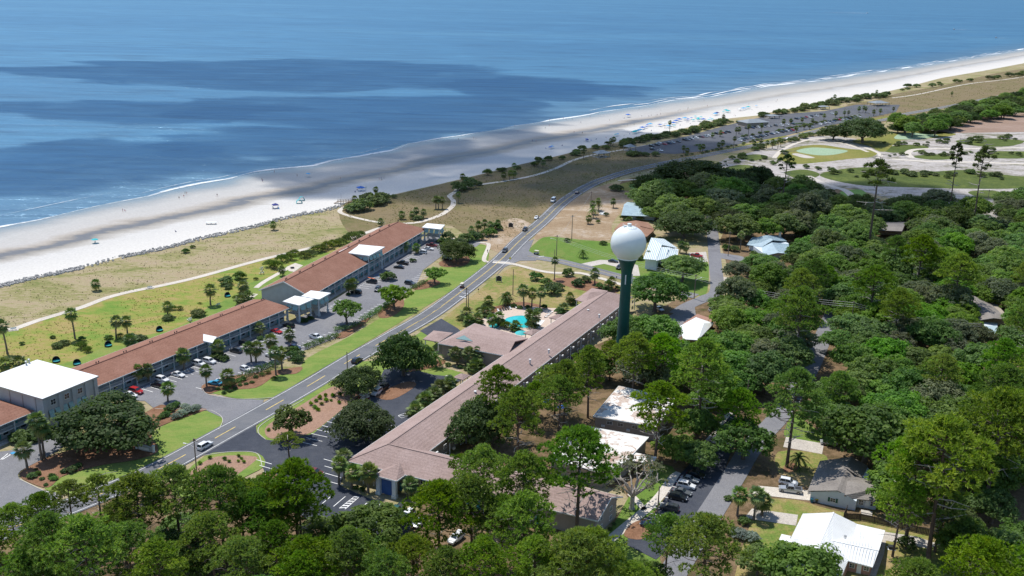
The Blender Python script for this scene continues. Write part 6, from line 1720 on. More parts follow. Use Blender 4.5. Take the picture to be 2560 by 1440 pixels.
for a in [('jeep', 'white', 942, 986, (-20, 14), 'white off roader in the shade of the open limbed oak'), ('suv', 'black', 958, 975, (-20, 14), 'black SUV behind the white off roader'), ('sedan', 'black', 935, 1078, (30, -18), 'dark car beside the wide car park oak and the rose roof'), ('suv', 'maroon', 787, 1188, (40, 8), 'dark red car mostly hidden by the big roadside pine'), ('pickup', 'green', 990, 1284, (-24, 18), 'dark green pickup in front of the blue panelled porch'), ('suv', 'white', 1018, 1296, (-24, 18), 'white SUV next to the dark green pickup'), ('sedan', 'silver', 1050, 1312, (-24, 18), 'silver car under pines beside the white SUV'), ('suv', 'white', 1140, 1352, (-24, 18), 'white SUV glimpsed under the tall pines by the inn'),
          ('sedan', 'black', 1740, 1192, EL, 'black car farthest along the angled parking row'), ('sedan', 'silver', 1724, 1204, EL, 'silver white sedan beside the black car of the angled row'), ('suv', 'white', 1715, 1220, EL, 'white SUV third in the angled parking row'), ('sedan', 'grey', 1705, 1236, EL, 'grey sedan between the white SUV and a black car'), ('suv', 'black', 1694, 1249, EL, 'black crossover between grey sedan and the free stall'), ('suv', 'dark', 1673, 1276, (-36, -8), 'charcoal SUV nearer the red mulch ring'), ('sedan', 'navy', 1625, 1318, (-36, -8), 'dark car last in the angled row under a pine'), ('sedan', 'white', 1790, 1108, EL, 'white car alone at the upper end of the lot under oaks')]:
    car(*a, group=IG, z=.14)
HG = 'cars at the houses'
for a in [('suv', 'white', 1970, 1212, (30, 6), 'white SUV behind the silver pickup on the drive'), ('pickup', 'silver', 1975, 1230, (-36, -5), 'silver pickup with black bed beside the white sided house'), ('suv', 'silver', 2072, 1112, (-30, -3), 'silver SUV on the short drive under big oaks'), ('pickup', 'red', 1742, 643, (30, 4), 'red pickup on the drive beside the lane'), ('sedan', 'white', 1746, 655, (30, 4), 'white car behind the red pickup'), ('sedan', 'black', 1533, 656, (30, 3), 'black car on the curved drive below the ball tank'), ('suv', 'black', 1548, 672, (-12, 8), 'black SUV behind the tower neck'), ('sedan', 'silver', 1648, 776, (20, 10), 'silver car under the broad oak beyond the tower'), ('suv', 'white', 1782, 778, (20, -10), 'white car seen through leaves below the power line')]:
    car(*a, group=HG, z=.14)
# beach car park: three rows
cr = random.Random(77); cols = ['white', 'white', 'silver', 'dark', 'black', 'grey', 'white', 'red', 'navy', 'silver', 'black']
FAR = [(1629,366,'black'),(1643,363,'dark'),(1648,358,'white'),(1662,361,'red'),(1673,359,'navy'),(1682,357,'silver'),(1696,355,'dark'),(1631,374,'black'),(1651,377,'white'),(1720,350,'silver'),(1730,348,'white'),(1741,346,'white'),(1755,343,'maroon'),(1764,342,'silver'),(1772,341,'white'),(1800,335,'dark'),(1812,333,'black'),(1822,331,'black'),(1850,352,'white'),(1858,350,'dark'),(1880,347,'silver'),(1893,344,'dark'),(1903,342,'black'),(1912,340,'silver'),(1933,334,'white'),(1942,333,'silver'),(1965,329,'dark'),(1975,327,'navy'),(1990,325,'grey'),(1890,318,'dark'),(1920,316,'white'),(1955,315,'white'),(1978,302,'navy'),(2000,297,'silver'),(2012,296,'grey'),(2024,294,'white'),(2042,291,'white'),(2080,284,'white'),(2050,312,'white'),(2060,310,'silver'),(2072,308,'white'),(2082,306,'silver'),(2108,301,'white'),(2116,299,'silver'),(2126,297,'dark'),(2138,294,'silver'),(2148,292,'white'),(2030,318,'silver')]
_fr = [((1705,354),(1825,331),9), ((1846,353),(2000,325),12), ((1860,325),(1990,312),9), ((1985,301),(2060,288),6), ((2045,313),(2150,292),9)]
for a_, b_, n_ in _fr:
    for i_ in range(n_):
        t_ = (i_ + .5) / n_; FAR.append((a_[0] + (b_[0] - a_[0]) * t_, a_[1] + (b_[1] - a_[1]) * t_ - 2.5, cr.choice(cols)))
FARC = []
for i, (x, y, c) in enumerate(FAR):
    o = car(cr.choice(['sedan', 'suv', 'suv', 'hatch', 'suv']), c, x, y + 1, (20, 4), None, 'cars in the beach car park', full=False, z=.13)
    FARC.append((o, c))
# golf carts
def golf_cart(px, py, rz, c, label):
    p = G(px, py); root = empty('golf_cart', (p.x, p.y, .15), rz); tag(root, label, 'golf cart', 'golf carts')
    MB().box((0, 0, .42), (2.35, 1.15, .22)).box((.95, 0, .68), (.45, 1.1, .42)).box((-.75, 0, .62), (.75, 1.15, .3)).build('body', PAINT[c], root)
    for x, nm in ((.0, 'seat'), (-.85, 'seat')): MB().box((x, 0, .86), (.5, 1.05, .16)).box((x - .26, 0, 1.12), (.12, 1.05, .5)).build(nm, M['canvas'], root)
    MB().box((-.1, 0, 1.92), (2.1, 1.25, .08)).build('canopy_roof', M['canvas'], root)
    for x in (.85, -1.0):
        for y in (-.52, .52): MB().bar((x, y, .5), (x, y, 1.9), .05, .05).build('post', M['dark'], root)
    P = car_meshes('hatch')
    for x in (.8, -.75):
        for y in (-.5, .5):
            t = link(bpy.data.objects.new('wheel', P['tyre']), root); t.location = (x, y, .24); t.scale = (.7, .8, .7)
    return root
golf_cart(1155, 720, road_dir(1155, 720, False), 'maroon', 'dark red golf cart with cream canopy on the road edge')
golf_cart(1341, 637, 2.6, 'dark', 'dark golf cart waiting at the side street corner')
golf_cart(905, 1003, 2.3, 'maroon', 'dark red golf cart in tree shade in the dark car park'); golf_cart(915, 998, 2.3, 'maroon', 'dark red golf cart next to the white off roader')
golf_cart(1122, 955, .5, 'white', 'white golf cart at the low entry roof')

# ---- painted stalls and wheel stops
def stalls(p0, p1, n, d, ln, name='parking_lines', z=.145, stop=None, mat='white_line', w=.20, skip=()):
    a, b = G(*p0), G(*p1); d = Vector((d[0], d[1], 0)).normalized(); mb = MB()
    for i in range(n + 1):
        if i in skip: continue
        q = a.lerp(b, i / n); L2, R2 = ribbon([q, q + d * ln], -w / 2, w / 2, z); strip_mb(mb, L2, R2)
    o = mb.build(name, M[mat]); o['kind'] = 'structure'
    if stop:
        e = (b - a).normalized(); rz = math.atan2(e.y, e.x)
        for i in range(n):
            if i in skip: continue
            q = a.lerp(b, (i + .5) / n) + d * .7
            o = shared('wheelstop', lambda: MB().box((0, 0, .075), (1.75, .16, .15)), 'wheel_stop', M['white_line'], None, (q.x, q.y, .13), rz)
            tag(o, None, 'wheel stop', 'white wheel stops'); STOPS.append(o)
STOPS = []
nA = (.883, -.469); nB = (.953, -.304)
stalls((352, 972), (560, 884), 15, nA, 5.2, stop=True); stalls((600, 866), (712, 820), 9, nA, 5.2, stop=True)
stalls((812, 776), (848, 750), 5, nB, 5.4, stop=True); stalls((893, 719), (936, 693), 6, nB, 5.4, stop=True); stalls((985, 662), (1085, 608), 16, nB, 5.2, stop=True)
stalls((520, 978), (600, 948), 5, (-.883, .469), 5.0); stalls((625, 940), (760, 877), 9, (-.883, .469), 5.0); stalls((770, 870), (848, 838), 6, (-.883, .469), 5.0); stalls((905, 808), (972, 765), 8, (-.953, .304), 5.0); stalls((1038, 714), (1092, 676), 9, (-.953, .304), 5.0)
stalls((934, 690), (942, 685), 2, nB, 5.4, mat='blue_line', w=.35, z=.15)
v = G(925, 1018) - G(877, 1008); stalls((876, 1008), (752, 1106), 10, (v.x, v.y), 5.2, z=.15)
v = G(700, 1185) - G(655, 1172); stalls((640, 1150), (668, 1195), 3, (v.x, v.y), 5.2, z=.15)
v = G(823, 1264) - G(847, 1244); stalls((835, 1236), (980, 1268), 5, (-v.x * -1, -v.y * -1) if False else (v.x, v.y), 5.2, z=.15)
v = G(850, 1185) - G(815, 1175); stalls((850, 1160), (858, 1215), 3, (-v.x, -v.y), 5.2, z=.15)
v = G(1735, 1268) - G(1664, 1252); stalls((1700, 1192), (1598, 1312), 9, (v.x, v.y), 5.2, z=.15); stalls((1766, 1118), (1825, 1045), 7, (v.x, v.y), 5.0, z=.15)
# hatched crossing and boxes in the inn car park
def strip(pts, w, z, mat, name='road_marking'):
    L2, R2 = ribbon(pix(pts), -w / 2, w / 2, z); o = strip_mb(MB(), L2, R2).build(name, M[mat]); o['kind'] = 'structure'
strip([(848, 1272), (888, 1241)], .15, .152, 'white_line'); strip([(862, 1274), (899, 1243)], .15, .152, 'white_line')
for i in range(6): strip([(849 + 7.2 * i, 1271 - 5.6 * i), (865 + 6.2 * i, 1270 - 5.2 * i)], .38, .153, 'white_line')
for q in ([(995, 1040), (1012, 1034), (1024, 1040), (1004, 1046), (995, 1040)], [(955, 1075), (985, 1063), (990, 1068)], [(995, 1040), (1024, 1040)]): strip(q, .16, .152, 'white_line')
strip([(2, 1150), (20, 1135), (26, 1138), (6, 1150)], .3, .15, 'white_line'); sheet('accessible_bay', [(24, 1134), (34, 1130), (42, 1133), (31, 1137)], .15, M['blue_line'])
strip([(1234, 652), (1281, 657)], .35, .19, 'white_line'); strip([(1231, 657), (1278, 663)], .35, .19, 'white_line'); strip([(1346, 643), (1360, 641)], .5, .17, 'white_line')
strip([(1148, 741), (1166, 746)], .4, .19, 'white_line'); strip([(1172, 736), (1154, 733)], .3, .19, 'white_line')

# ================================================================ POOL, BEACH THINGS, FURNITURE
sheet('pool_deck', [(1195,808),(1245,778),(1300,766),(1360,770),(1400,772),(1412,780),(1380,815),(1345,840),(1310,855),(1230,838),(1200,825)], .13, simple('pink_pool_deck', (.56, .45, .37), .85, .08, 1), smooth=3)
M['pool'] = simple('pool_water', (.03, .50, .52), .12, .10, .25, .5)
POOLP = [(1263,798),(1285,791),(1310,790),(1335,796),(1345,805),(1330,818),(1305,822),(1285,822),(1262,812)]
w = sheet('pool_water', POOLP, .16, M['pool'], smooth=4)
w2 = sheet('pool_water', [(1221,813),(1232,806),(1246,808),(1250,818),(1238,823),(1226,820)], .16, M['pool'], smooth=4)
def rim(pts):
    line = spline(pix(pts), 4, True); mb = MB()
    for a, b in zip(line, line[1:] + line[:1]): mb.bar((a.x, a.y, .17), (b.x, b.y, .17), .4, .12)
    o = mb.build('pool_kerb', M['path']); o['kind'] = 'structure'
rim(POOLP); rim([(1221,813),(1232,806),(1246,808),(1250,818),(1238,823),(1226,820)])
sheet('pool_steps', [(1335,800),(1362,802),(1345,822),(1325,820)], .15, M['white_roof'])
sheet('firepit_terrace', [(716,668),(738,658),(758,664),(735,680),(722,678)], .11, M['path'])
root = empty('fire_pit', G(731, 671)); tag(root, 'round dark fire pit on the pale terrace behind the gabled wing', 'fire pit'); MB().lathe([(.9, 0), (.9, .5), (.65, .5), (.6, .25), (.01, .25)], 14).build('stone_ring', M['dark'], root)
# shade sail of turquoise cloth beside the pool
root = empty('shade_umbrella', G(1303, 848)); tag(root, 'turquoise shade umbrella between the pool and the rose roofs', 'umbrella'); 
MB().lathe([(2.4, 2.3), (1.5, 2.75), (.04, 3.3)], 8).build('canopy', simple('turquoise_cloth', (.05, .45, .45), .7, .08, 1), root); MB().tube([(0, 0, 0), (0, 0, 3.3)], .05, 6).build('pole', M['trim'], root)
CH = []
def lounger(px, py, rz, c='trim'):
    p = G(px, py); root = empty('sun_lounger', (p.x, p.y, .14), rz); tag(root, None, 'sun lounger', 'sun loungers by the pool')
    shared(('lgs', c), lambda: MB().box((.25, 0, .34), (1.3, .62, .06)), 'seat', M[c], root); shared(('lgb', c), lambda: MB().box((-.62, 0, .55), (.75, .62, .06), 0, 0, ('Y', .62)), 'backrest', M[c], root)
    for x in (-.5, .75):
        for y in (-.26, .26): shared('lgl', lambda: MB().box((0, 0, .16), (.05, .05, .32)), 'leg', M['dark'], root, (x, y, 0))
    CH.append((root, 'white' if c == 'trim' else 'dark')); return root
for i, q in enumerate([(1246,779),(1252,778),(1258,776),(1264,775),(1270,774),(1276,773),(1290,771),(1305,771),(1322,772),(1340,776),(1372,786),(1368,790),(1364,794),(1378,783)]): lounger(q[0], q[1], -1.2 + .15 * i * (i > 8), 'dark' if 0 < i < 5 else 'trim')
def adirondack(px, py, rz):
    p = G(px, py); root = empty('garden_chair', (p.x, p.y, .08), rz); tag(root, None, 'garden chair', 'white slatted garden chairs')
    shared('ads', lambda: MB().box((.05, 0, .36), (.62, .56, .06), 0, 0, ('Y', .18)), 'seat', M['trim'], root)
    shared('adb', lambda: MB().box((-.38, 0, .78), (.08, .60, .95), 0, 0, ('Y', -.35)), 'backrest', M['trim'], root)
    for y in (-.36, .36): shared('ada', lambda: MB().box((.05, 0, .62), (.75, .13, .05)), 'armrest', M['trim'], root, (0, y, 0)); shared('adl', lambda: MB().box((.33, 0, .3), (.08, .08, .6)), 'leg', M['trim'], root, (0, y, 0))
    CH.append((root, 'garden'))
for q in [(652,674,2.2),(656,673,2.0),(651,686,2.4),(658,685,2.2),(543,765,2.3),(548,764,2.1),(471,802,2.5),(477,801,2.2),(475,805,2.0),(655,679,2.2)]: adirondack(*q)
DB_ = []
def daybed(px, py, rz, label):
    p = G(px, py); root = empty('daybed', (p.x, p.y, .08), rz); tag(root, label, 'daybed', 'hooded round daybeds on the lawn')
    mb = MB(); mb.lathe([(1.15, 0), (1.25, .25), (1.2, .42), (.02, .42)], 20); mb.build('base', M['dark'], root)
    MB().lathe([(1.1, .42), (1.12, .52), (.9, .58), (.02, .58)], 18).build('cushion', M['tealc'], root)
    vs = []; fs = []; n = 9
    for i in range(n):
        a = PI * .5 + PI * i / (n - 1)
        for j in range(5):
            e = (PI / 2) * j / 4; r = 1.25 * math.cos(e * .92); vs.append((math.cos(a) * r, math.sin(a) * r, .35 + 1.55 * math.sin(e)))
    for i in range(n - 1):
        for j in range(4): fs.append((i * 5 + j, (i + 1) * 5 + j, (i + 1) * 5 + j + 1, i * 5 + j + 1))
    vs2 = [(x * .96, y * .96, z - .03) for x, y, z in vs]; m = len(vs)
    MB().add(vs, fs).add(vs2, [tuple(reversed(f)) for f in fs]).build('hood', M['dark'], root)
    for x in (-.4, .1): MB().box((x, .35, .66), (.5, .35, .18), .3).build('cushion', M['tealc'], root)
M['tealc'] = simple('teal_cushion', (.03, .36, .38), .8, .1, 2)
for a in [(141,905,-.9,'round hooded daybed beside the white flat roof, farther one'),(193,912,-.9,'round hooded daybed against the end of the lower brown roof'),(271,866,-.7,'hooded daybed next to the dark shrubs behind the lower wing'),(399,828,-.7,'hooded daybed alone on the lawn halfway along the lower wing'),(569,742,-.7,'hooded daybed under the bushes near the gabled wing')]: daybed(*a)
def bench(px, py, rz, label):
    p = G(px, py); root = empty('bench', (p.x, p.y, .05), rz); tag(root, label, 'bench', 'white benches by the beach path')
    MB().box((0, 0, .45), (1.9, .5, .07)).build('seat', M['trim'], root); MB().box((0, .28, .78), (1.9, .07, .5)).build('backrest', M['trim'], root)
    for x in (-.8, .8): MB().box((x, 0, .21), (.08, .48, .42)).build('leg', M['trim'], root)
    MB().box((0, 0, .02), (3.2, 1.6, .06)).build('slab', M['path'], root)
bench(34, 826, .45, 'white bench on the beach path beside the tall edge palm'); bench(375, 722, .5, 'white bench at the middle of the beach path')

# ---- people: one continuous skinned body each
def person_mesh(pose):
    J = {'pelvis': (0, 0, .95, .13), 'chest': (0, 0, 1.32, .15), 'neck': (0, 0, 1.50, .06), 'head': (0, .02, 1.66, .10), 'top': (0, .01, 1.76, .075)}
    if pose == 'sit':
        leg = lambda s_: [(.10 * s_, .02, .30, .10), (.13 * s_, .45, .38, .075), (.13 * s_, .75, .10, .05), (.13 * s_, .88, .05, .045)]
        J = {'pelvis': (0, 0, .30, .14), 'chest': (0, -.12, .68, .15), 'neck': (0, -.14, .86, .06), 'head': (0, -.10, 1.02, .10), 'top': (0, -.10, 1.12, .075)}
        arm = lambda s_: [(.20 * s_, -.12, .78, .055), (.26 * s_, .05, .55, .045), (.22 * s_, .28, .42, .035)]
    elif pose == 'walk':
        leg = lambda s_: [(.09 * s_, 0, .90, .095), (.10 * s_, .16 * s_ + .04, .50, .07), (.10 * s_, .26 * s_ - .05, .08, .045), (.10 * s_, .26 * s_ + .10, .03, .04)]
        arm = lambda s_: [(.20 * s_, 0, 1.42, .055), (.25 * s_, -.12 * s_, 1.14, .045), (.24 * s_, -.10 * s_ + .14, .90, .035)]
    else:
        leg = lambda s_: [(.09 * s_, 0, .90, .095), (.11 * s_, .02, .50, .07), (.12 * s_, -.02, .08, .045), (.13 * s_, .13, .03, .04)]
        arm = lambda s_: [(.20 * s_, 0, 1.42, .055), (.26 * s_, .0, 1.14, .045), (.25 * s_, .10, .90, .035)]
    bm = bmesh.new(); lay = bm.verts.layers.skin.verify(); V = {}
    def add(p):
        v = bm.verts.new(p[:3]); v[lay].radius = (p[3], p[3]); return v
    ks = ['pelvis', 'chest', 'neck', 'head', 'top']; vs = [add(J[k]) for k in ks]
    vs[0][lay].use_root = True
    for a, b in zip(vs[:-1], vs[1:]): bm.edges.new((a, b))
    for s_ in (-1, 1):
        pr = vs[0]
        for q in leg(s_): v = add(q); bm.edges.new((pr, v)); pr = v
        pr = vs[1]
        for q in arm(s_): v = add(q); bm.edges.new((pr, v)); pr = v
    me = bpy.data.meshes.new('body'); bm.to_mesh(me); bm.free()
    o = bpy.data.objects.new('body', me); COL.objects.link(o); o.modifiers.new('s', 'SKIN'); m = o.modifiers.new('u', 'SUBSURF'); m.levels = 1
    dg = bpy.context.evaluated_depsgraph_get(); r = bpy.data.meshes.new_from_object(o.evaluated_get(dg)); bpy.data.objects.remove(o)
    r.name = 'body'
    return r
SKIN = simple('skin', (.45, .27, .19), .7, .08, 3); HAIR = simple('hair', (.05, .035, .025), .9, .2, 3)
CLO = {c: simple(c + '_clothing', v, .85, .1, 3) for c, v in {'blue': (.04, .12, .40), 'red': (.45, .04, .05), 'black': (.02, .02, .025), 'white': (.7, .7, .7), 'teal': (.04, .38, .38), 'pink': (.55, .18, .25)}.items()}
PM = {}
def body_mesh(pose, c):
    if (pose, c) in PM: return PM[(pose, c)]
    me = person_mesh(pose) if (pose, 0) not in PM else PM[(pose, 0)].copy()
    if (pose, 0) not in PM: PM[(pose, 0)] = me; me = me.copy()
    me.materials.clear(); me.materials.append(SKIN); me.materials.append(CLO[c]); me.materials.append(HAIR)
    lo, hi = ((.12, .80) if pose == 'sit' else (.72, 1.44)); top = 1.04 if pose == 'sit' else 1.69
    for p in me.polygons:
        z = p.center.z; y = p.center.y
        p.material_index = 2 if z > top or (z > top - .1 and y < -.03 and pose != 'sit') else (1 if lo < z < hi and abs(p.center.x) < .19 and (pose != 'sit' or y < .2) else 0)
        p.use_smooth = True
    PM[(pose, c)] = me
    return me
PEO = []
pr_ = random.Random(9)
def person(px, py, pose='stand', c=None, z=None, label=None):
    p = G(px, py); t = SEA_Z * .5 if z is None else z
    p = G(px, py, t); c = c or pr_.choice(list(CLO)); o = bpy.data.objects.new('person', body_mesh(pose, c)); link(o)
    o.location = (p.x, p.y, t); o.rotation_euler = (0, 0, pr_.uniform(0, 6.28)); tag(o, label, 'person', None if label else 'people on the beach')
    if not label: PEO.append((o, pose, c))
    return o
for q in [(463,485),(467,486),(543,491),(448,498),(307,529),(312,528,'sit'),(460,494),(657,455),(686,432),(743,442),(852,449),(655,452),(1146,350),(1184,347),(1190,349),(1287,316),(1300,325),(1363,322),(1374,302),(1408,298),(1415,300),(1430,300),(1452,308),(1475,293),(1497,287),(1295,330),(1340,355),(1331,354),(1373,316),(1435,332),(1456,334),(1524,302),(1568,314),(1585,313),(1628,290),(1643,289),(1651,287),(1598,274),(1652,276),(1700,276),(1695,278),(1719,275),(1720,272),(1760,252),(1768,266),(1940,256),(1943,252),(2102,197),(1655,318,'sit'),(1640,318),(1660,317),(1650,312),(1662,322),(1618,318,'sit'),(1560,340,'sit'),(1515,345,'sit'),(1570,332,'sit'),(1835,291),(1838,292),(1920,268,'sit'),(1872,261,'sit'),(948,450),(953,449),(960,448),(955,451,'sit'),(905,474),(915,473),(893,476,'sit'),(682,520,'sit'),(695,520,'sit'),(238,607,'sit'),(2270,185),(2100,235),(1405,495)]:
    if q[:2] in ((1405,495),): continue
    person(q[0], q[1], q[2] if len(q) > 2 else pr_.choice(['stand', 'walk']))
person(1116, 540, 'walk', 'black', 0, 'person in black walking on the winding path towards the beach')
person(1219, 632, 'stand', 'black', .1, 'person in black waiting by the road near the crosswalk')

# ---- umbrellas, canopies, chairs on the sand
CL = {c: simple(c + '_cloth', v, .75, .1, 1) for c, v in {'turquoise': (.03, .42, .46), 'blue': (.03, .14, .50), 'navy': (.02, .03, .20), 'sky': (.12, .42, .70), 'white': (.7, .7, .7)}.items()}
UMB = []
def umbrella(px, py, c, label=None, r=1.65, z=-.3):
    p = G(px, py, z); root = empty('beach_umbrella', p, pr_.uniform(0, 1)); root.rotation_euler = (pr_.uniform(-.15, .15), pr_.uniform(-.15, .15), 0)
    tag(root, label, 'beach umbrella', 'beach umbrellas on the sand')
    shared(('uc', c, r), lambda: MB().lathe([(r, 1.75), (r * .65, 2.05), (.03, 2.3)], 8), 'canopy', CL[c], root); shared('up', lambda: MB().tube([(0, 0, -.3), (0, 0, 2.3)], .035, 5), 'pole', M['trim'], root)
    if not label: UMB.append((root, c, 'umbrella'))
def tent(px, py, c, label=None, s=3.8, z=-.2, rz=.5):
    p = G(px, py, z); root = empty('beach_canopy', p, rz); tag(root, label, 'beach canopy', 'square canopies on the sand'); h = s / 2
    def top():
        m = MB(); c4 = [(-h, -h, 2.1), (h, -h, 2.1), (h, h, 2.1), (-h, h, 2.1)]
        m.add(c4 + [(0, 0, 3.0)], [(0, 1, 4), (1, 2, 4), (2, 3, 4), (3, 0, 4)])
        for i in range(4):
            a, b = Vector(c4[i]), Vector(c4[(i + 1) % 4]); m.bar(a - Vector((0, 0, .1)), b - Vector((0, 0, .1)), .03, .22)
        return m
    shared(('tt', c, s), top, 'canopy', CL[c], root)
    for x in (-h + .05, h - .05):
        for y in (-h + .05, h - .05): shared('tl', lambda: MB().bar((0, 0, 0), (0, 0, 2.1), .06, .06), 'leg', M['trim'], root, (x, y, 0))
    if not label: UMB.append((root, c, 'canopy'))
BC = []
def beach_chair(px, py, c):
    p = G(px, py, -.25); root = empty('beach_chair', p, pr_.uniform(0, 6)); tag(root, None, 'beach chair', 'folding chairs on the sand')
    shared(('bs', c), lambda: MB().box((0, 0, .32), (.55, .55, .05)), 'seat', CL[c], root); shared(('bb', c), lambda: MB().box((-.32, 0, .66), (.05, .55, .75), 0, 0, ('Y', -.3)), 'backrest', CL[c], root)
    for y in (-.26, .26): shared('bl', lambda: MB().box((0, 0, .16), (.6, .04, .32)), 'leg', M['greymetal'], root, (0, y, 0))
    BC.append((root, c))
umbrella(238, 608, 'turquoise', 'turquoise umbrella alone over a sitting person on the dry sand', 1.7)
tent(689, 521, 'navy', 'navy blue canopy over beach chairs, nearer one of the two', 3.2); tent(902, 477, 'blue', 'royal blue canopy with white goods beneath on the sand', 4.2)
def arch(px, py, label):
    p = G(px, py, -.2); root = empty('beach_shelter', p, .4); tag(root, label, 'beach shelter', 'arched turquoise shelters'); vs = []; fs = []
    for i in range(11):
        a = PI * i / 10
        for y, s_ in ((-1.2, 1.0), (0, 1.06), (1.2, .9)): vs.append((math.cos(a) * 1.7 * s_, y, math.sin(a) * 2.2 * s_))
    for i in range(10):
        for j in range(2): fs.append((i * 3 + j, i * 3 + j + 1, i * 3 + 4 + j, i * 3 + 3 + j))
    n = len(vs); vs2 = [(x * .97, y, z * .97) for x, y, z in vs]
    MB().add(vs, [tuple(reversed(f)) for f in fs]).add(vs2, fs).build('canopy', CL['turquoise'], root)
    for y in (-1.2, 1.2): MB().tube([(math.cos(PI * i / 10) * 1.72 * (1 if y < 0 else .9), y, math.sin(PI * i / 10) * 2.23 * (1 if y < 0 else .9)) for i in range(11)], .04, 5).build('hoop', M['trim'], root)
arch(748, 508, 'arched turquoise shelter open towards the camera'); arch(754, 501, 'arched turquoise shelter right behind its twin')
for q in [(1570,292,'blue'),(1614,321,'blue'),(1618,317,'blue'),(1690,307,'blue'),(1720,302,'blue'),(1717,305,'navy'),(1738,295,'turquoise'),(1745,299,'turquoise'),(1746,303,'turquoise'),(1780,302,'turquoise'),(1815,280,'turquoise'),(1788,289,'sky'),(1864,274,'sky'),(1891,268,'sky'),(1590,333,'turquoise'),(1600,330,'sky'),(1685,318,'turquoise'),(1652,317,'blue'),(1380,371,'sky'),(1468,355,'navy'),(1544,340,'sky'),(770,441,'sky'),(1606,324,'blue'),(1625,315,'sky'),(1660,314,'white'),(1676,316,'white'),(1683,312,'blue'),(1698,303,'blue'),(1712,300,'sky'),(1728,299,'blue'),(1733,304,'turquoise'),(1752,297,'turquoise'),(1758,303,'blue'),(1772,304,'turquoise'),(1775,300,'sky'),(1792,287,'navy'),(1808,283,'turquoise'),(1820,282,'turquoise'),(1850,277,'white'),(1858,275,'sky'),(1870,272,'turquoise'),(1540,341,'turquoise'),(1585,335,'turquoise'),(1596,331,'blue'),(1376,373,'blue'),(1466,353,'blue'),(1648,316,'navy'),(1671,320,'sky')]:
    (umbrella if pr_.random() < .55 else tent)(q[0], q[1], q[2])
for q in [(1365,372,'blue'),(1405,365,'navy'),(1490,349,'navy'),(1478,352,'blue'),(1528,344,'navy'),(1575,336,'blue'),(1628,328,'navy'),(1610,323,'sky'),(1665,322,'white'),(1700,314,'navy'),(1725,310,'navy'),(1755,300,'sky'),(1850,277,'white'),(1880,275,'white'),(1560,296,'navy'),(1604,290,'navy'),(1640,288,'white'),(1622,291,'navy'),(682,523,'navy'),(697,523,'sky'),(898,480,'white'),(908,480,'white'),(914,478,'white'),(888,481,'navy'),(440,580,'navy')]: beach_chair(*q)
# overturned white boat or board stand lying on the beach
root = empty('beach_platform', G(528, 560, -.1), .1); tag(root, 'low white platform with grey underside standing on the dry sand', 'platform')
MB().box((0, 0, .95), (5.2, 2.2, .12)).build('deck', M['trim'], root)
for x in (-2.2, 0, 2.2):
    for y in (-.9, .9): MB().box((x, y, .42), (.14, .14, .9)).build('leg', M['greymetal'], root)
# wooden dune crossover
root = empty('boardwalk', G(862, 510)); tag(root, 'timber boardwalk with steps crossing the dune to the beach', 'boardwalk')
a, b = G(845, 508) - root.location, G(885, 506) - root.location; mb = MB()
d = (b - a).normalized(); nn = Vector((-d.y, d.x, 0)); l = (b - a).length; i = 0; x = 0
while x < l:
    p = a + d * x; MB().box((p.x, p.y, .95), (.9, 2.0, .08), math.atan2(d.y, d.x)).build('plank', M['wood'], root); x += .97
for s_ in (-1, 1):
    mb.bar(a + nn * s_ + Vector((0, 0, 1.95)), b + nn * s_ + Vector((0, 0, 1.95)), .09, .12); mb.bar(a + nn * s_ + Vector((0, 0, 1.45)), b + nn * s_ + Vector((0, 0, 1.45)), .06, .1)
    for k in range(7): q = a.lerp(b, k / 6) + nn * s_; MB().bar((q.x, q.y, 0), (q.x, q.y, 2.0), .14, .14).build('post', M['wood'], root)
mb.build('handrail', M['wood'], root)
for k in range(6): q = a - d * (.3 + k * .45); MB().box((q.x, q.y, .8 - k * .19), (.44, 2.0, .1), math.atan2(d.y, d.x)).build('step', M['wood'], root)
# beach flag pole
for px, py, lab in ((853, 506, 'thin pole standing at the boardwalk steps'),):
    root = empty('flag_pole', G(px, py)); tag(root, lab, 'pole'); MB().tube([(0, 0, 0), (0, 0, 5.2)], [.07, .04], 6).build('pole', M['dark'], root)

# ---- signs
def big_sign(px, py, rz, label):
    root = empty('resort_sign', G(px, py), rz); tag(root, label, 'sign', 'dark roadside signs with arched tops')
    pts = [(-1.0, .45), (1.0, .45), (1.0, 2.35), (.72, 2.42), (.5, 2.72), (0, 2.82), (-.5, 2.72), (-.72, 2.42), (-1.0, 2.35)]
    def pl(sc, t, y): n = len(pts); v = [((x) * sc, y - t / 2, .45 + (z - .45) * sc) for x, z in pts] + [((x) * sc, y + t / 2, .45 + (z - .45) * sc) for x, z in pts]; return MB().add(v, [tuple(range(n)), tuple(range(2 * n - 1, n - 1, -1))] + [((i + 1) % n, i, i + n, (i + 1) % n + n) for i in range(n)])
    pl(1.0, .22, 0).build('board', M['dark'], root)
    f = MB()
    for i in range(len(pts)):
        a, b = pts[i], pts[(i + 1) % len(pts)]; f.bar((a[0], 0, a[1]), (b[0], 0, b[1]), .26, .09)
    f.build('frame', M['concrete'], root)
    for x in (-1.12, 1.12): MB().box((x, 0, 1.25), (.22, .26, 2.5)).box((x, 0, 2.55), (.3, .34, .1)).build('post', M['concrete'], root)
big_sign(1247, 705, -.15, 'dark arched sign on the bare verge below the crosswalk'); big_sign(1277, 570, -.15, 'dark arched sign on sandy verge up by the palm clump')
root = empty('entrance_sign', G(362, 1128), -.35); tag(root, 'low curved white entrance wall sign under the huge live oak', 'sign')
vs = []; fs = []
for i in range(9):
    x = -2.6 + 5.2 * i / 8; z = 1.35 + .45 * math.sin(PI * i / 8)
    for y in (-.14, .14): vs += [(x, y + .25 * (x / 2.6) ** 2, 0), (x, y + .25 * (x / 2.6) ** 2, z)]
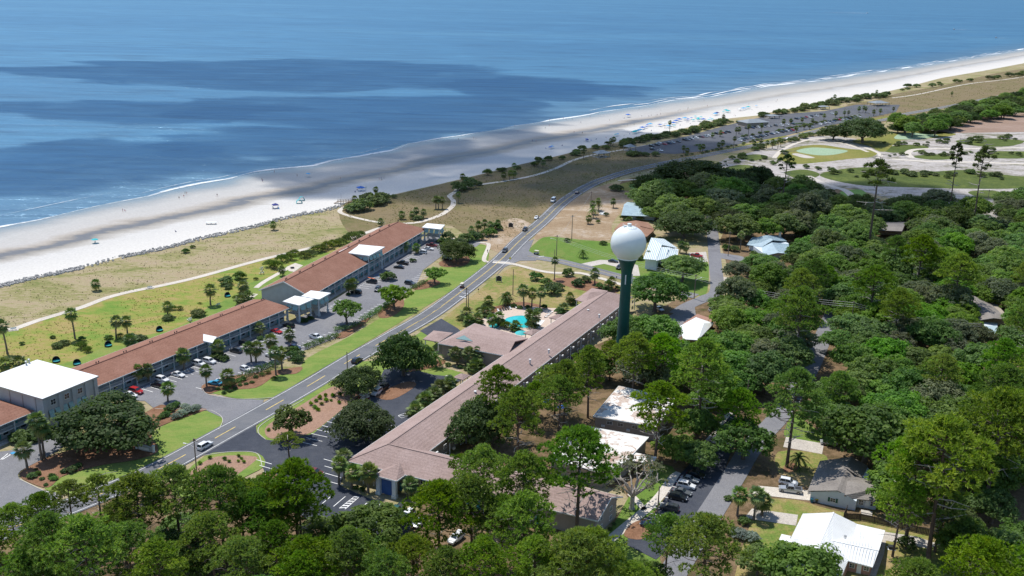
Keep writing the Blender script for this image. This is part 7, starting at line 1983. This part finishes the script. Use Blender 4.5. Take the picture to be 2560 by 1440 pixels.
for i in range(8):
    a = i * 4; fs += [(a, a + 4, a + 5, a + 1), (a + 6, a + 2, a + 3, a + 7), (a + 1, a + 5, a + 7, a + 3)]
fs += [(0, 1, 3, 2), (34, 35, 33, 32)]
MB().add(vs, fs).build('wall', M['wall_grey'], root)
for x in (-2.75, 2.75): MB().box((x, .22, .95), (.5, .5, 1.9)).box((x, .22, 1.96), (.66, .66, .14)).build('pillar', M['trim'], root)
MB().box((0, -.19, .85), (3.2, .06, .7)).build('name_plate', M['trim'], root)
def small_sign(px, py, label, c='dark', h=1.6, top=(.6, .6)):
    root = empty('road_sign', G(px, py)); tag(root, label, 'road sign', 'small signs on posts'); MB().bar((0, 0, 0), (0, 0, h), .07, .07).build('post', M['wood'], root)
    MB().box((0, -.06, h + top[1] * .2), (top[0], .05, top[1])).build('plate', c if not isinstance(c, str) else M[c], root)
yel = simple('yellow_sign', (.62, .55, .03), .6, .05, 2)
small_sign(1275, 657, 'yellow crossing sign by the crosswalk', yel, 2.0, (.85, .85)); small_sign(1196, 735, 'small brown sign on a post at the bare road verge', 'wood', 1.9); small_sign(1215, 660, 'short marker post at the end of the crosswalk', 'dark', 1.1, (.3, .3)); small_sign(1244, 622, 'marker post by the side path opposite the junction', 'dark', 1.3, (.3, .4)); small_sign(1541, 702, 'small sign on the side street verge in front of the tower', 'dark', 1.6, (.5, .6)); small_sign(1226, 603, 'little sign by the sandy driveway', 'trim', 1.0, (.6, .5))

# ---- utility poles, street lights, wires
POLE = {}
def pole(key, px, py, h, label, arm=None, cross=True):
    p = G(px, py); root = empty('utility_pole', p, 0); tag(root, label, 'utility pole', 'timber utility poles')
    MB().tube([(0, 0, -.3), (0, 0, h)], [.19, .13], 8).build('pole', M['wood'], root)
    if cross: MB().box((0, 0, h - .7), (2.2, .12, .14)).box((.0, .12, h - .45), (.5, .3, .5)).build('crossarm', M['wood'] if key != 'c' else M['greymetal'], root)
    if arm: 
        a = Vector((math.cos(arm), math.sin(arm), 0)); z = h - 2.6
        MB().tube([(0, 0, z), a * 1.2 + Vector((0, 0, z + .7)), a * 2.4 + Vector((0, 0, z + .85))], .05, 5).build('lamp_arm', M['trim'], root); MB().box(a * 2.7 + Vector((0, 0, z + .82)), (.8, .3, .14), arm).build('lamp_head', M['trim'], root)
    POLE[key] = p + Vector((0, 0, h - .5))
pole('a', 493, 1195, 11.0, 'timber utility pole with street lamp beside the pink mulch bed', 2.9)
pole('b', 869, 938, 8.0, 'dark short utility pole at the road edge by the black SUV', None, False)
pole('c', 1429, 602, 13.0, 'tall utility pole with crossarms on the sandy lot'); pole('d', 1391, 640, 10.0, 'utility pole with lamp at the side street corner', 2.9)
pole('e', 1386, 655, 6.0, 'short dark pole in front of the corner street lamp', None, False); pole('f', 1477, 520, 9.5, 'utility pole at the edge of the scrub beyond the bare lot')
pole('g', 1282, 738, 11, 'slim pole on the dry lawn above the pool', None, False); pole('h', 1166, 768, 8, 'utility pole by the road where the golf cart passes', 2.6); pole('i', 1171, 768, 6, 'shorter pole standing against the road lamp pole', None, False)
pole('j', 1735, 748, 10.5, 'dark pole with white street lamp at the lane mouth', .5); pole('k', 1820, 640, 12, 'bare pole on the verge of the lane'); pole('l', 1985, 1050, 10, 'pole at the forest road', None, False) if False else None
pole('m', 1862, 1045, 12, 'pale slim pole among trees above the lot', None, False); pole('n', 2125, 830, 12, 'dark pole rising from the forest carrying the wires'); pole('o', 2466, 520, 11, 'thin pole on the sandy clearing at the woods'); pole('p', 2440, 880, 11, 'pole deep in the woods at the wire end')
pole('q', 1643, 1290, 8, 'dark pole by the angled parking next to the bare oak', None, False)
def wire(a, b, label, dz=0, off=(0, 0), sag=1.6):
    A = POLE[a] + Vector((off[0], off[1], dz)); B = POLE[b] + Vector((off[0], off[1], dz)); pts = [A.lerp(B, t / 16) - Vector((0, 0, sag * 4 * (t / 16) * (1 - t / 16))) for t in range(17)]
    o = MB().tube([p - A for p in pts], .035, 4).build('power_line', M['greymetal']); o.location = A; tag(o, label, 'power line', 'overhead wires')
for i, dz in enumerate((0, -.9, -1.7)):
    w_ = ('top', 'middle', 'lowest')[i]
    wire('j', 'n', w_ + ' wire from the lane lamp pole into the forest', dz, (.4 * i, 0)); wire('d', 'j', w_ + ' wire from the corner lamp to the lane lamp pole', dz, (.4 * i, 0)); wire('n', 'p', w_ + ' wire over the forest crowns', dz, (.4 * i, 0))
wire('c', 'd', 'wire from the tall sandy lot pole to the corner lamp'); wire('c', 'f', 'wire from the tall sandy lot pole to the far scrub pole')

# ---- bits around the houses
def bin_(px, py, c, label):
    root = empty('wheelie_bin', G(px, py), -.3); tag(root, label, 'bin', 'wheeled bins'); m = simple(label.split()[0] + '_plastic', c, .5, .1, 2); md = simple(label.split()[0] + '_lid', tuple(x * .8 for x in c), .5, .1, 2)
    vs = [(-.24, -.26, 0), (.24, -.26, 0), (.24, .26, 0), (-.24, .26, 0), (-.3, -.34, 1.0), (.3, -.34, 1.0), (.3, .36, 1.0), (-.3, .36, 1.0)]
    MB().add(vs, [(3, 2, 1, 0), (0, 1, 5, 4), (1, 2, 6, 5), (2, 3, 7, 6), (3, 0, 4, 7)]).build('body', m, root)
    MB().box((0, 0, 1.03), (.66, .76, .07)).build('lid', simple('yellow_lid', (.60, .42, .03), .5) if c[0] < .1 and 'yellow' in label else md, root)
    for x in (-.25, .25): MB().box((x, .34, .12), (.06, .24, .24)).build('wheel', M['tyre'], root)
bin_(2029, 1256, (.02, .16, .24), 'blue bin at the corner of the white sided house'); bin_(2041, 1257, (.05, .07, .07), 'dark bin with yellow lid beside the blue bin')
# timber fence between the houses, panel by panel
root = empty('garden_fence', G(2108, 1300)); tag(root, 'dark timber fence running behind the white metal roofed house', 'fence')
fl = pix([(2108, 1300), (2150, 1301), (2220, 1316), (2290, 1332), (2345, 1345), (2400, 1356)])
for a, b in zip(fl[:-1], fl[1:]):
    l = (b - a).length; n = max(1, int(l / 2.4)); rz = math.atan2((b - a).y, (b - a).x)
    for k in range(n):
        q = a.lerp(b, (k + .5) / n) - root.location; nbd = 14; w_ = l / n; pm = MB()
        for e in range(nbd): pm.box((-w_ / 2 + w_ * (e + .5) / nbd, .012 * (e % 2), .95 + .02 * (e % 3)), (w_ / nbd * .93, .025, 1.7))
        for z in (.4, 1.5): pm.box((0, .06, z), (w_, .05, .09))
        o = pm.build('fence_panel', M['darkwood'], root); o.location = q; o.rotation_euler = (0, 0, rz)
        q2 = a.lerp(b, k / n) - root.location; MB().box((q2.x, q2.y, 1.0), (.12, .12, 2.0)).build('post', M['darkwood'], root)
root2 = empty('garden_fence', G(2118, 1283)); tag(root2, 'short dark fence at the corner of the white sided house', 'fence')
a, b = G(2116, 1282) - root2.location, G(2108, 1299) - root2.location; rz = math.atan2((b - a).y, (b - a).x)
for k in range(2):
    q = a.lerp(b, (k + .5) / 2); o = MB().box((0, 0, .95), ((b - a).length / 2 - .06, .05, 1.8)).build('fence_panel', M['darkwood'], root2); o.location = q; o.rotation_euler = (0, 0, rz)
    q = a.lerp(b, k / 2); MB().box((q.x, q.y, 1.05), (.14, .14, 2.1)).build('post', M['darkwood'], root2)
sheet('patio', [(2212,1330),(2290,1342),(2350,1362),(2320,1372),(2215,1352),(2210,1385),(2190,1440),(2170,1440)], .08, M['concrete'])
root = empty('grill', G(2228, 1372), -.2); tag(root, 'square dark fire table on pale slab beside the white metal roofed house', 'fire table'); MB().box((0, 0, .05), (1.8, 1.5, .1)).build('slab', M['trim'], root); MB().box((0, 0, .4), (1.3, .9, .6)).box((0, 0, .73), (1.45, 1.05, .07)).build('table', M['dark'], root)
root = empty('wood_pile', G(2300, 1352), .2) if False else None
# fountain ring on the bare lot
root = empty('fountain', G(1510, 536)); tag(root, 'round white fountain basin among the palms on the bare lot', 'fountain'); MB().lathe([(2.6, 0), (2.6, .55), (2.2, .55), (2.1, .2), (.02, .2)], 20).build('basin', M['trim'], root); MB().lathe([(.35, 0), (.25, 1.0), (.9, 1.15), (.02, 1.2)], 12).build('pedestal', M['trim'], root)
# blue roofed shades in the trees
for px, py, lab in ((1368, 1000, 'blue patio umbrella between pines behind the inn, nearer'), (1398, 980, 'blue patio umbrella between pines behind the inn, farther'), (1405, 1016, 'blue patio umbrella beside the stained white roof')):
    root = empty('patio_umbrella', G(px, py, 2.3) - Vector((0, 0, 2.3))); tag(root, lab, 'umbrella', 'blue umbrellas of the inn garden'); MB().lathe([(1.5, 2.1), (.9, 2.45), (.03, 2.75)], 8).build('canopy', CL['blue'], root); MB().tube([(0, 0, 0), (0, 0, 2.7)], .04, 5).build('pole', M['trim'], root)
# white parasol or table on the hedge at the picture edge
root = empty('garden_table', G(57, 1098)); tag(root, 'white table among the hedges before the brown wing at the picture edge', 'table'); MB().box((0, 0, 1.3), (2.6, 1.3, .1), .3).build('tabletop', M['trim'], root); MB().box((0, 0, .62), (.3, .3, 1.25), .3).build('leg', M['trim'], root)
root = empty('boulder_ring', G(1000, 1)) if False else None
# motor boat with its wake, far out
def boat(px, py, L_, label, wl, rz, wd):
    p = G(px, py, SEA_Z); root = empty('motor_boat', p, rz); tag(root, label, 'boat', 'motor boats on the sea'); h = L_ / 2; w = L_ * .16
    vs = [(-h, -w, 1.3), (-h, w, 1.3), (h * .3, w, 1.5), (h, 0, 1.9), (h * .3, -w, 1.5), (-h, -w * .7, -.3), (-h, w * .7, -.3), (h * .3, w * .6, -.3), (h * .85, 0, -.2), (h * .3, -w * .6, -.3)]
    MB().add(vs, [(0, 4, 3, 2, 1), (0, 1, 6, 5), (1, 2, 7, 6), (2, 3, 8, 7), (3, 4, 9, 8), (4, 0, 5, 9)]).build('hull', M['trim'], root); MB().box((0, 0, 2.4), (L_ * .35, w * 1.3, 1.6)).box((0, 0, 3.3), (L_ * .4, w * 1.4, .15)).build('cabin', M['trim'], root)
    d = Vector((math.cos(rz), math.sin(rz), 0)); nn = Vector((-d.y, d.x, 0)); vs = []; fs = []; ev = []
    for i in range(25):
        t = i / 24; c = p - d * (h + wl * t); ww = wd * (.25 + .75 * t)
        for u_ in (-1, 0, 1): q = c + nn * ww * u_; vs.append((q.x, q.y, SEA_Z + .3)); ev.append((1.5 * (1 - t) ** .7) * (1 if u_ == 0 else .0))
    for i in range(24):
        for j in range(2): fs.append((i * 3 + j, i * 3 + j + 1, i * 3 + 4 + j, i * 3 + 3 + j))
    o = MB().add(vs, fs).build('boat_wake', FOAM); o['kind'] = 'stuff'; at_ = o.data.attributes.new('edge', 'FLOAT', 'POINT'); at_.data.foreach_set('value', ev)
boat(2168, 33, 16, 'white motor boat drawing a long wake far out at sea', 420, .25, 55); boat(2385, 74, 9, 'smaller boat with a short wake towards the beach end', 120, -2.9, 14)
boat(2490, 95, 8, 'tiny boat closest to the far beach end', 60, -2.9, 8)

# ================================================================ CLOUDS over the sea and shore (their shade is what darkens the water and the middle beach)
def cloud_mat():
    m, nt, bs, out = nodes('cloud')
    lw = N(nt, 'LayerWeight'); lw.inputs['Blend'].default_value = .5
    nz = noise(nt, .010, 6, .68, objco(nt), .8)
    f = math_(nt, 'ADD', lw.outputs['Facing'], math_(nt, 'MULTIPLY', math_(nt, 'SUBTRACT', nz, .5), 2.4))
    al = ramp(nt, f, [(.0, .64), (.25, .48), (.55, .20), (.95, 0.0)])
    bs.inputs['Base Color'].default_value = (.85, .86, .88, 1); bs.inputs['Roughness'].default_value = 1; bs.inputs['Specular IOR Level'].default_value = 0
    tr = N(nt, 'BsdfTransparent'); mx = N(nt, 'MixShader'); nt.links.new(al, mx.inputs[0]); nt.links.new(tr.outputs[0], mx.inputs[1]); nt.links.new(bs.outputs[0], mx.inputs[2])
    nt.links.new(mx.outputs[0], out.inputs['Surface'])
    return m
CLM = cloud_mat()
def cloud(px, py, hx, hy, seed, alt=850.0):
    c = G(px, py); rx = (G(px + hx, py) - c).length; ry = abs(G(px, py - hy).y - G(px, py + hy).y) / 2
    p = c + SUN_DIR * (alt / SUN_DIR.z); vs = []; fs = []; n, m = 40, 14
    for j in range(m + 1):
        th = -PI / 2 + PI * j / m
        for i in range(n):
            a = 2 * PI * i / n; r = math.cos(th); w_ = 1 + .5 * mnoise.noise((math.cos(a) * 1.6 + seed, math.sin(a) * 1.6, seed)) + .30 * mnoise.noise((math.cos(a) * 5 + seed, math.sin(a) * 5, th * 2))
            hgt = .48 * min(rx, ry) * (1 + .4 * mnoise.noise((math.cos(a) * 3, math.sin(a) * 3 + seed, th * 3)))
            vs.append((math.cos(a) * r * rx * w_, math.sin(a) * r * ry * w_, math.sin(th) * hgt * (1 if th > 0 else .45)))
    for j in range(m):
        for i in range(n): fs.append((j * n + i, j * n + (i + 1) % n, (j + 1) * n + (i + 1) % n, (j + 1) * n + i))
    mb = MB().add(vs, fs); mb.sm = True; o = mb.build('cloud', CLM); o.location = p; o['kind'] = 'stuff'
for a in [(760,182,640,34,1),(1330,215,260,26,2),(330,272,420,26,3),(980,275,520,40,4),(180,405,420,60,5),(760,350,420,40,12),(1060,430,470,66,7),(1440,372,380,52,8),(1600,455,330,48,10),(2080,505,420,62,11)]: cloud(*a)

# ================================================================ LABELS of the many alike things: what they look like and what they stand by
LM = [(p, G(x, y)) for p, x, y in (('the water tower stem', 1553, 905), ('the swimming pool', 1295, 805), ('the white metal roofed house', 2090, 1380), ('the white sided house', 2090, 1245), ('the farther stained white roof', 1600, 1030), ('the nearer stained white roof', 1500, 1130), ('the blue panelled porch', 970, 1270), ('the big white flat roof', 110, 1080),
    ('the motel gable', 700, 740), ('the white porte cochere', 915, 690), ('the far stair tower', 1089, 612), ('the striped roof house', 1660, 665), ('the orange brown roof', 1590, 590), ('the chimney house', 1920, 640), ('the bathhouse', 1882, 314), ('the small beach shelter', 1574, 376), ('the path bend shelter', 1503, 392), ('the bunkered putting green', 2050, 378), ('the forest house', 2450, 810),
    ('the huge live oak', 262, 1140), ('the lamp pole by pink mulch', 493, 1195), ('the side street junction', 1290, 640), ('the boardwalk', 862, 510), ('the edge bench', 34, 826), ('the path bench', 375, 722), ('the tall lone pine', 1973, 1170), ('the red mulch ring', 1590, 1330), ('the lane lamp pole', 1735, 748), ('the two stair towers', 770, 800), ('the slanted canopy', 531, 895), ('the carport roof', 1090, 850),
    ('the dark car park oak', 905, 1120), ('the golf thicket', 2160, 350), ('the far pale pavilion', 2195, 264), ('the forest wire pole', 2125, 905), ('the bend in the forest road', 2025, 920), ('the sandy woodland clearing', 2466, 520), ('the fountain', 1510, 536), ('the grey forest roof', 2220, 585), ('the rose roof end', 1525, 1330), ('the open limbed oak', 985, 955), ('the lower driveway', 560, 1060), ('the far golf field', 2450, 320), ('the fire table', 2228, 1372),
    ('the lone turquoise umbrella', 238, 607), ('the white platform', 528, 560), ('the navy canopy', 689, 522), ('the royal blue canopy', 902, 478), ('the arched shelters', 750, 506), ('the gaunt golf pines', 2430, 470), ('the upper car park planting', 2000, 312), ('the flat topped oak', 1141, 655), ('the bottom edge pines', 450, 1500), ('the pine clump under the inn', 1150, 1420), ('the bottom corner woods', 2540, 1420), ('the forest side edge', 2560, 980), ('the far forest rim', 2560, 640), ('the shore road crest', 2450, 262))]
ORD = 'first second third fourth fifth sixth seventh eighth ninth tenth eleventh twelfth thirteenth fourteenth fifteenth sixteenth seventeenth eighteenth nineteenth twentieth'.split()
def ordw(i):
    if i < 20: return ORD[i]
    t = i + 1; tens = {2: 'twenty', 3: 'thirty', 4: 'forty', 5: 'fifty'}[t // 10] if t < 60 else str(t)
    return tens + ('-' + ORD[t % 10 - 1] if t % 10 else '') if t % 10 else tens[:-1] + 'ieth'
def label_all(items, form):
    """items: (object, phrase); counted outwards from the landmark each stands by"""
    B = {}
    for o, ph in items:
        q = o.location; lm = min(LM, key=lambda l: (l[1] - q).length); B.setdefault((ph, lm[0]), []).append(((lm[1] - q).length, o))
    for (ph, lm), lst in B.items():
        lst.sort(key=lambda t: t[0])
        for i, (d, o) in enumerate(lst):
            o['label'] = form.format(ph=ph, n=ordw(i), lm=lm) if len(lst) > 1 else ph + ' beside ' + lm
DESC = {'oak': 'dark green round oak', 'oakbright': 'bright green oak', 'oakgrey': 'greyish green oak', 'liveoak': 'low spreading oak', 'pine': 'yellow green pine', 'thinpine': 'thin open pine', 'gauntpine': 'gaunt dark pine', 'smalltree': 'small round tree', 'palm': 'cabbage palm', 'datepalm': 'feathery palm', 'bush': 'round green shrub', 'palmetto': 'spiky palmetto', 'duneshrub': 'olive dune shrub', 'limebush': 'lime green shrub', 'silverbush': 'silvery shrub', 'grasstuft': 'tuft of long grass'}
label_all([(r, ('tall ' if k in ('palm',) and r.scale.z > 1.0 else ('large ' if k in ('oak', 'oakbright', 'pine') and s > 1.1 else '')) + DESC[k]) for r, k, p, s in PLANTS], '{ph}, {n} out from {lm}')
label_all([(o, {'stand': 'standing', 'walk': 'walking', 'sit': 'sitting'}[ps] + ' person in ' + c) for o, ps, c in PEO], '{ph}, {n} out from {lm}')
label_all([(o, {'blue': 'royal blue', 'navy': 'navy blue', 'sky': 'sky blue'}.get(c, c) + ' beach ' + k) for o, c, k in UMB], '{ph}, {n} out from {lm}')
label_all([(o, {'sky': 'sky blue'}.get(c, c) + ' folding beach chair') for o, c in BC], '{ph}, {n} out from {lm}')
label_all([(o, {'garden': 'white garden chair on the lawn'}.get(k, k + ' pool lounger')) for o, k in CH], '{ph}, {n} out from {lm}')
label_all([(o, {'dark': 'charcoal', 'maroon': 'dark red', 'navy': 'navy blue'}.get(c, c) + ' car in the beach car park') for o, c in FARC], '{ph}, {n} out from {lm}')
label_all([(o, 'white wheel stop') for o in STOPS], '{ph}, {n} out from {lm}')
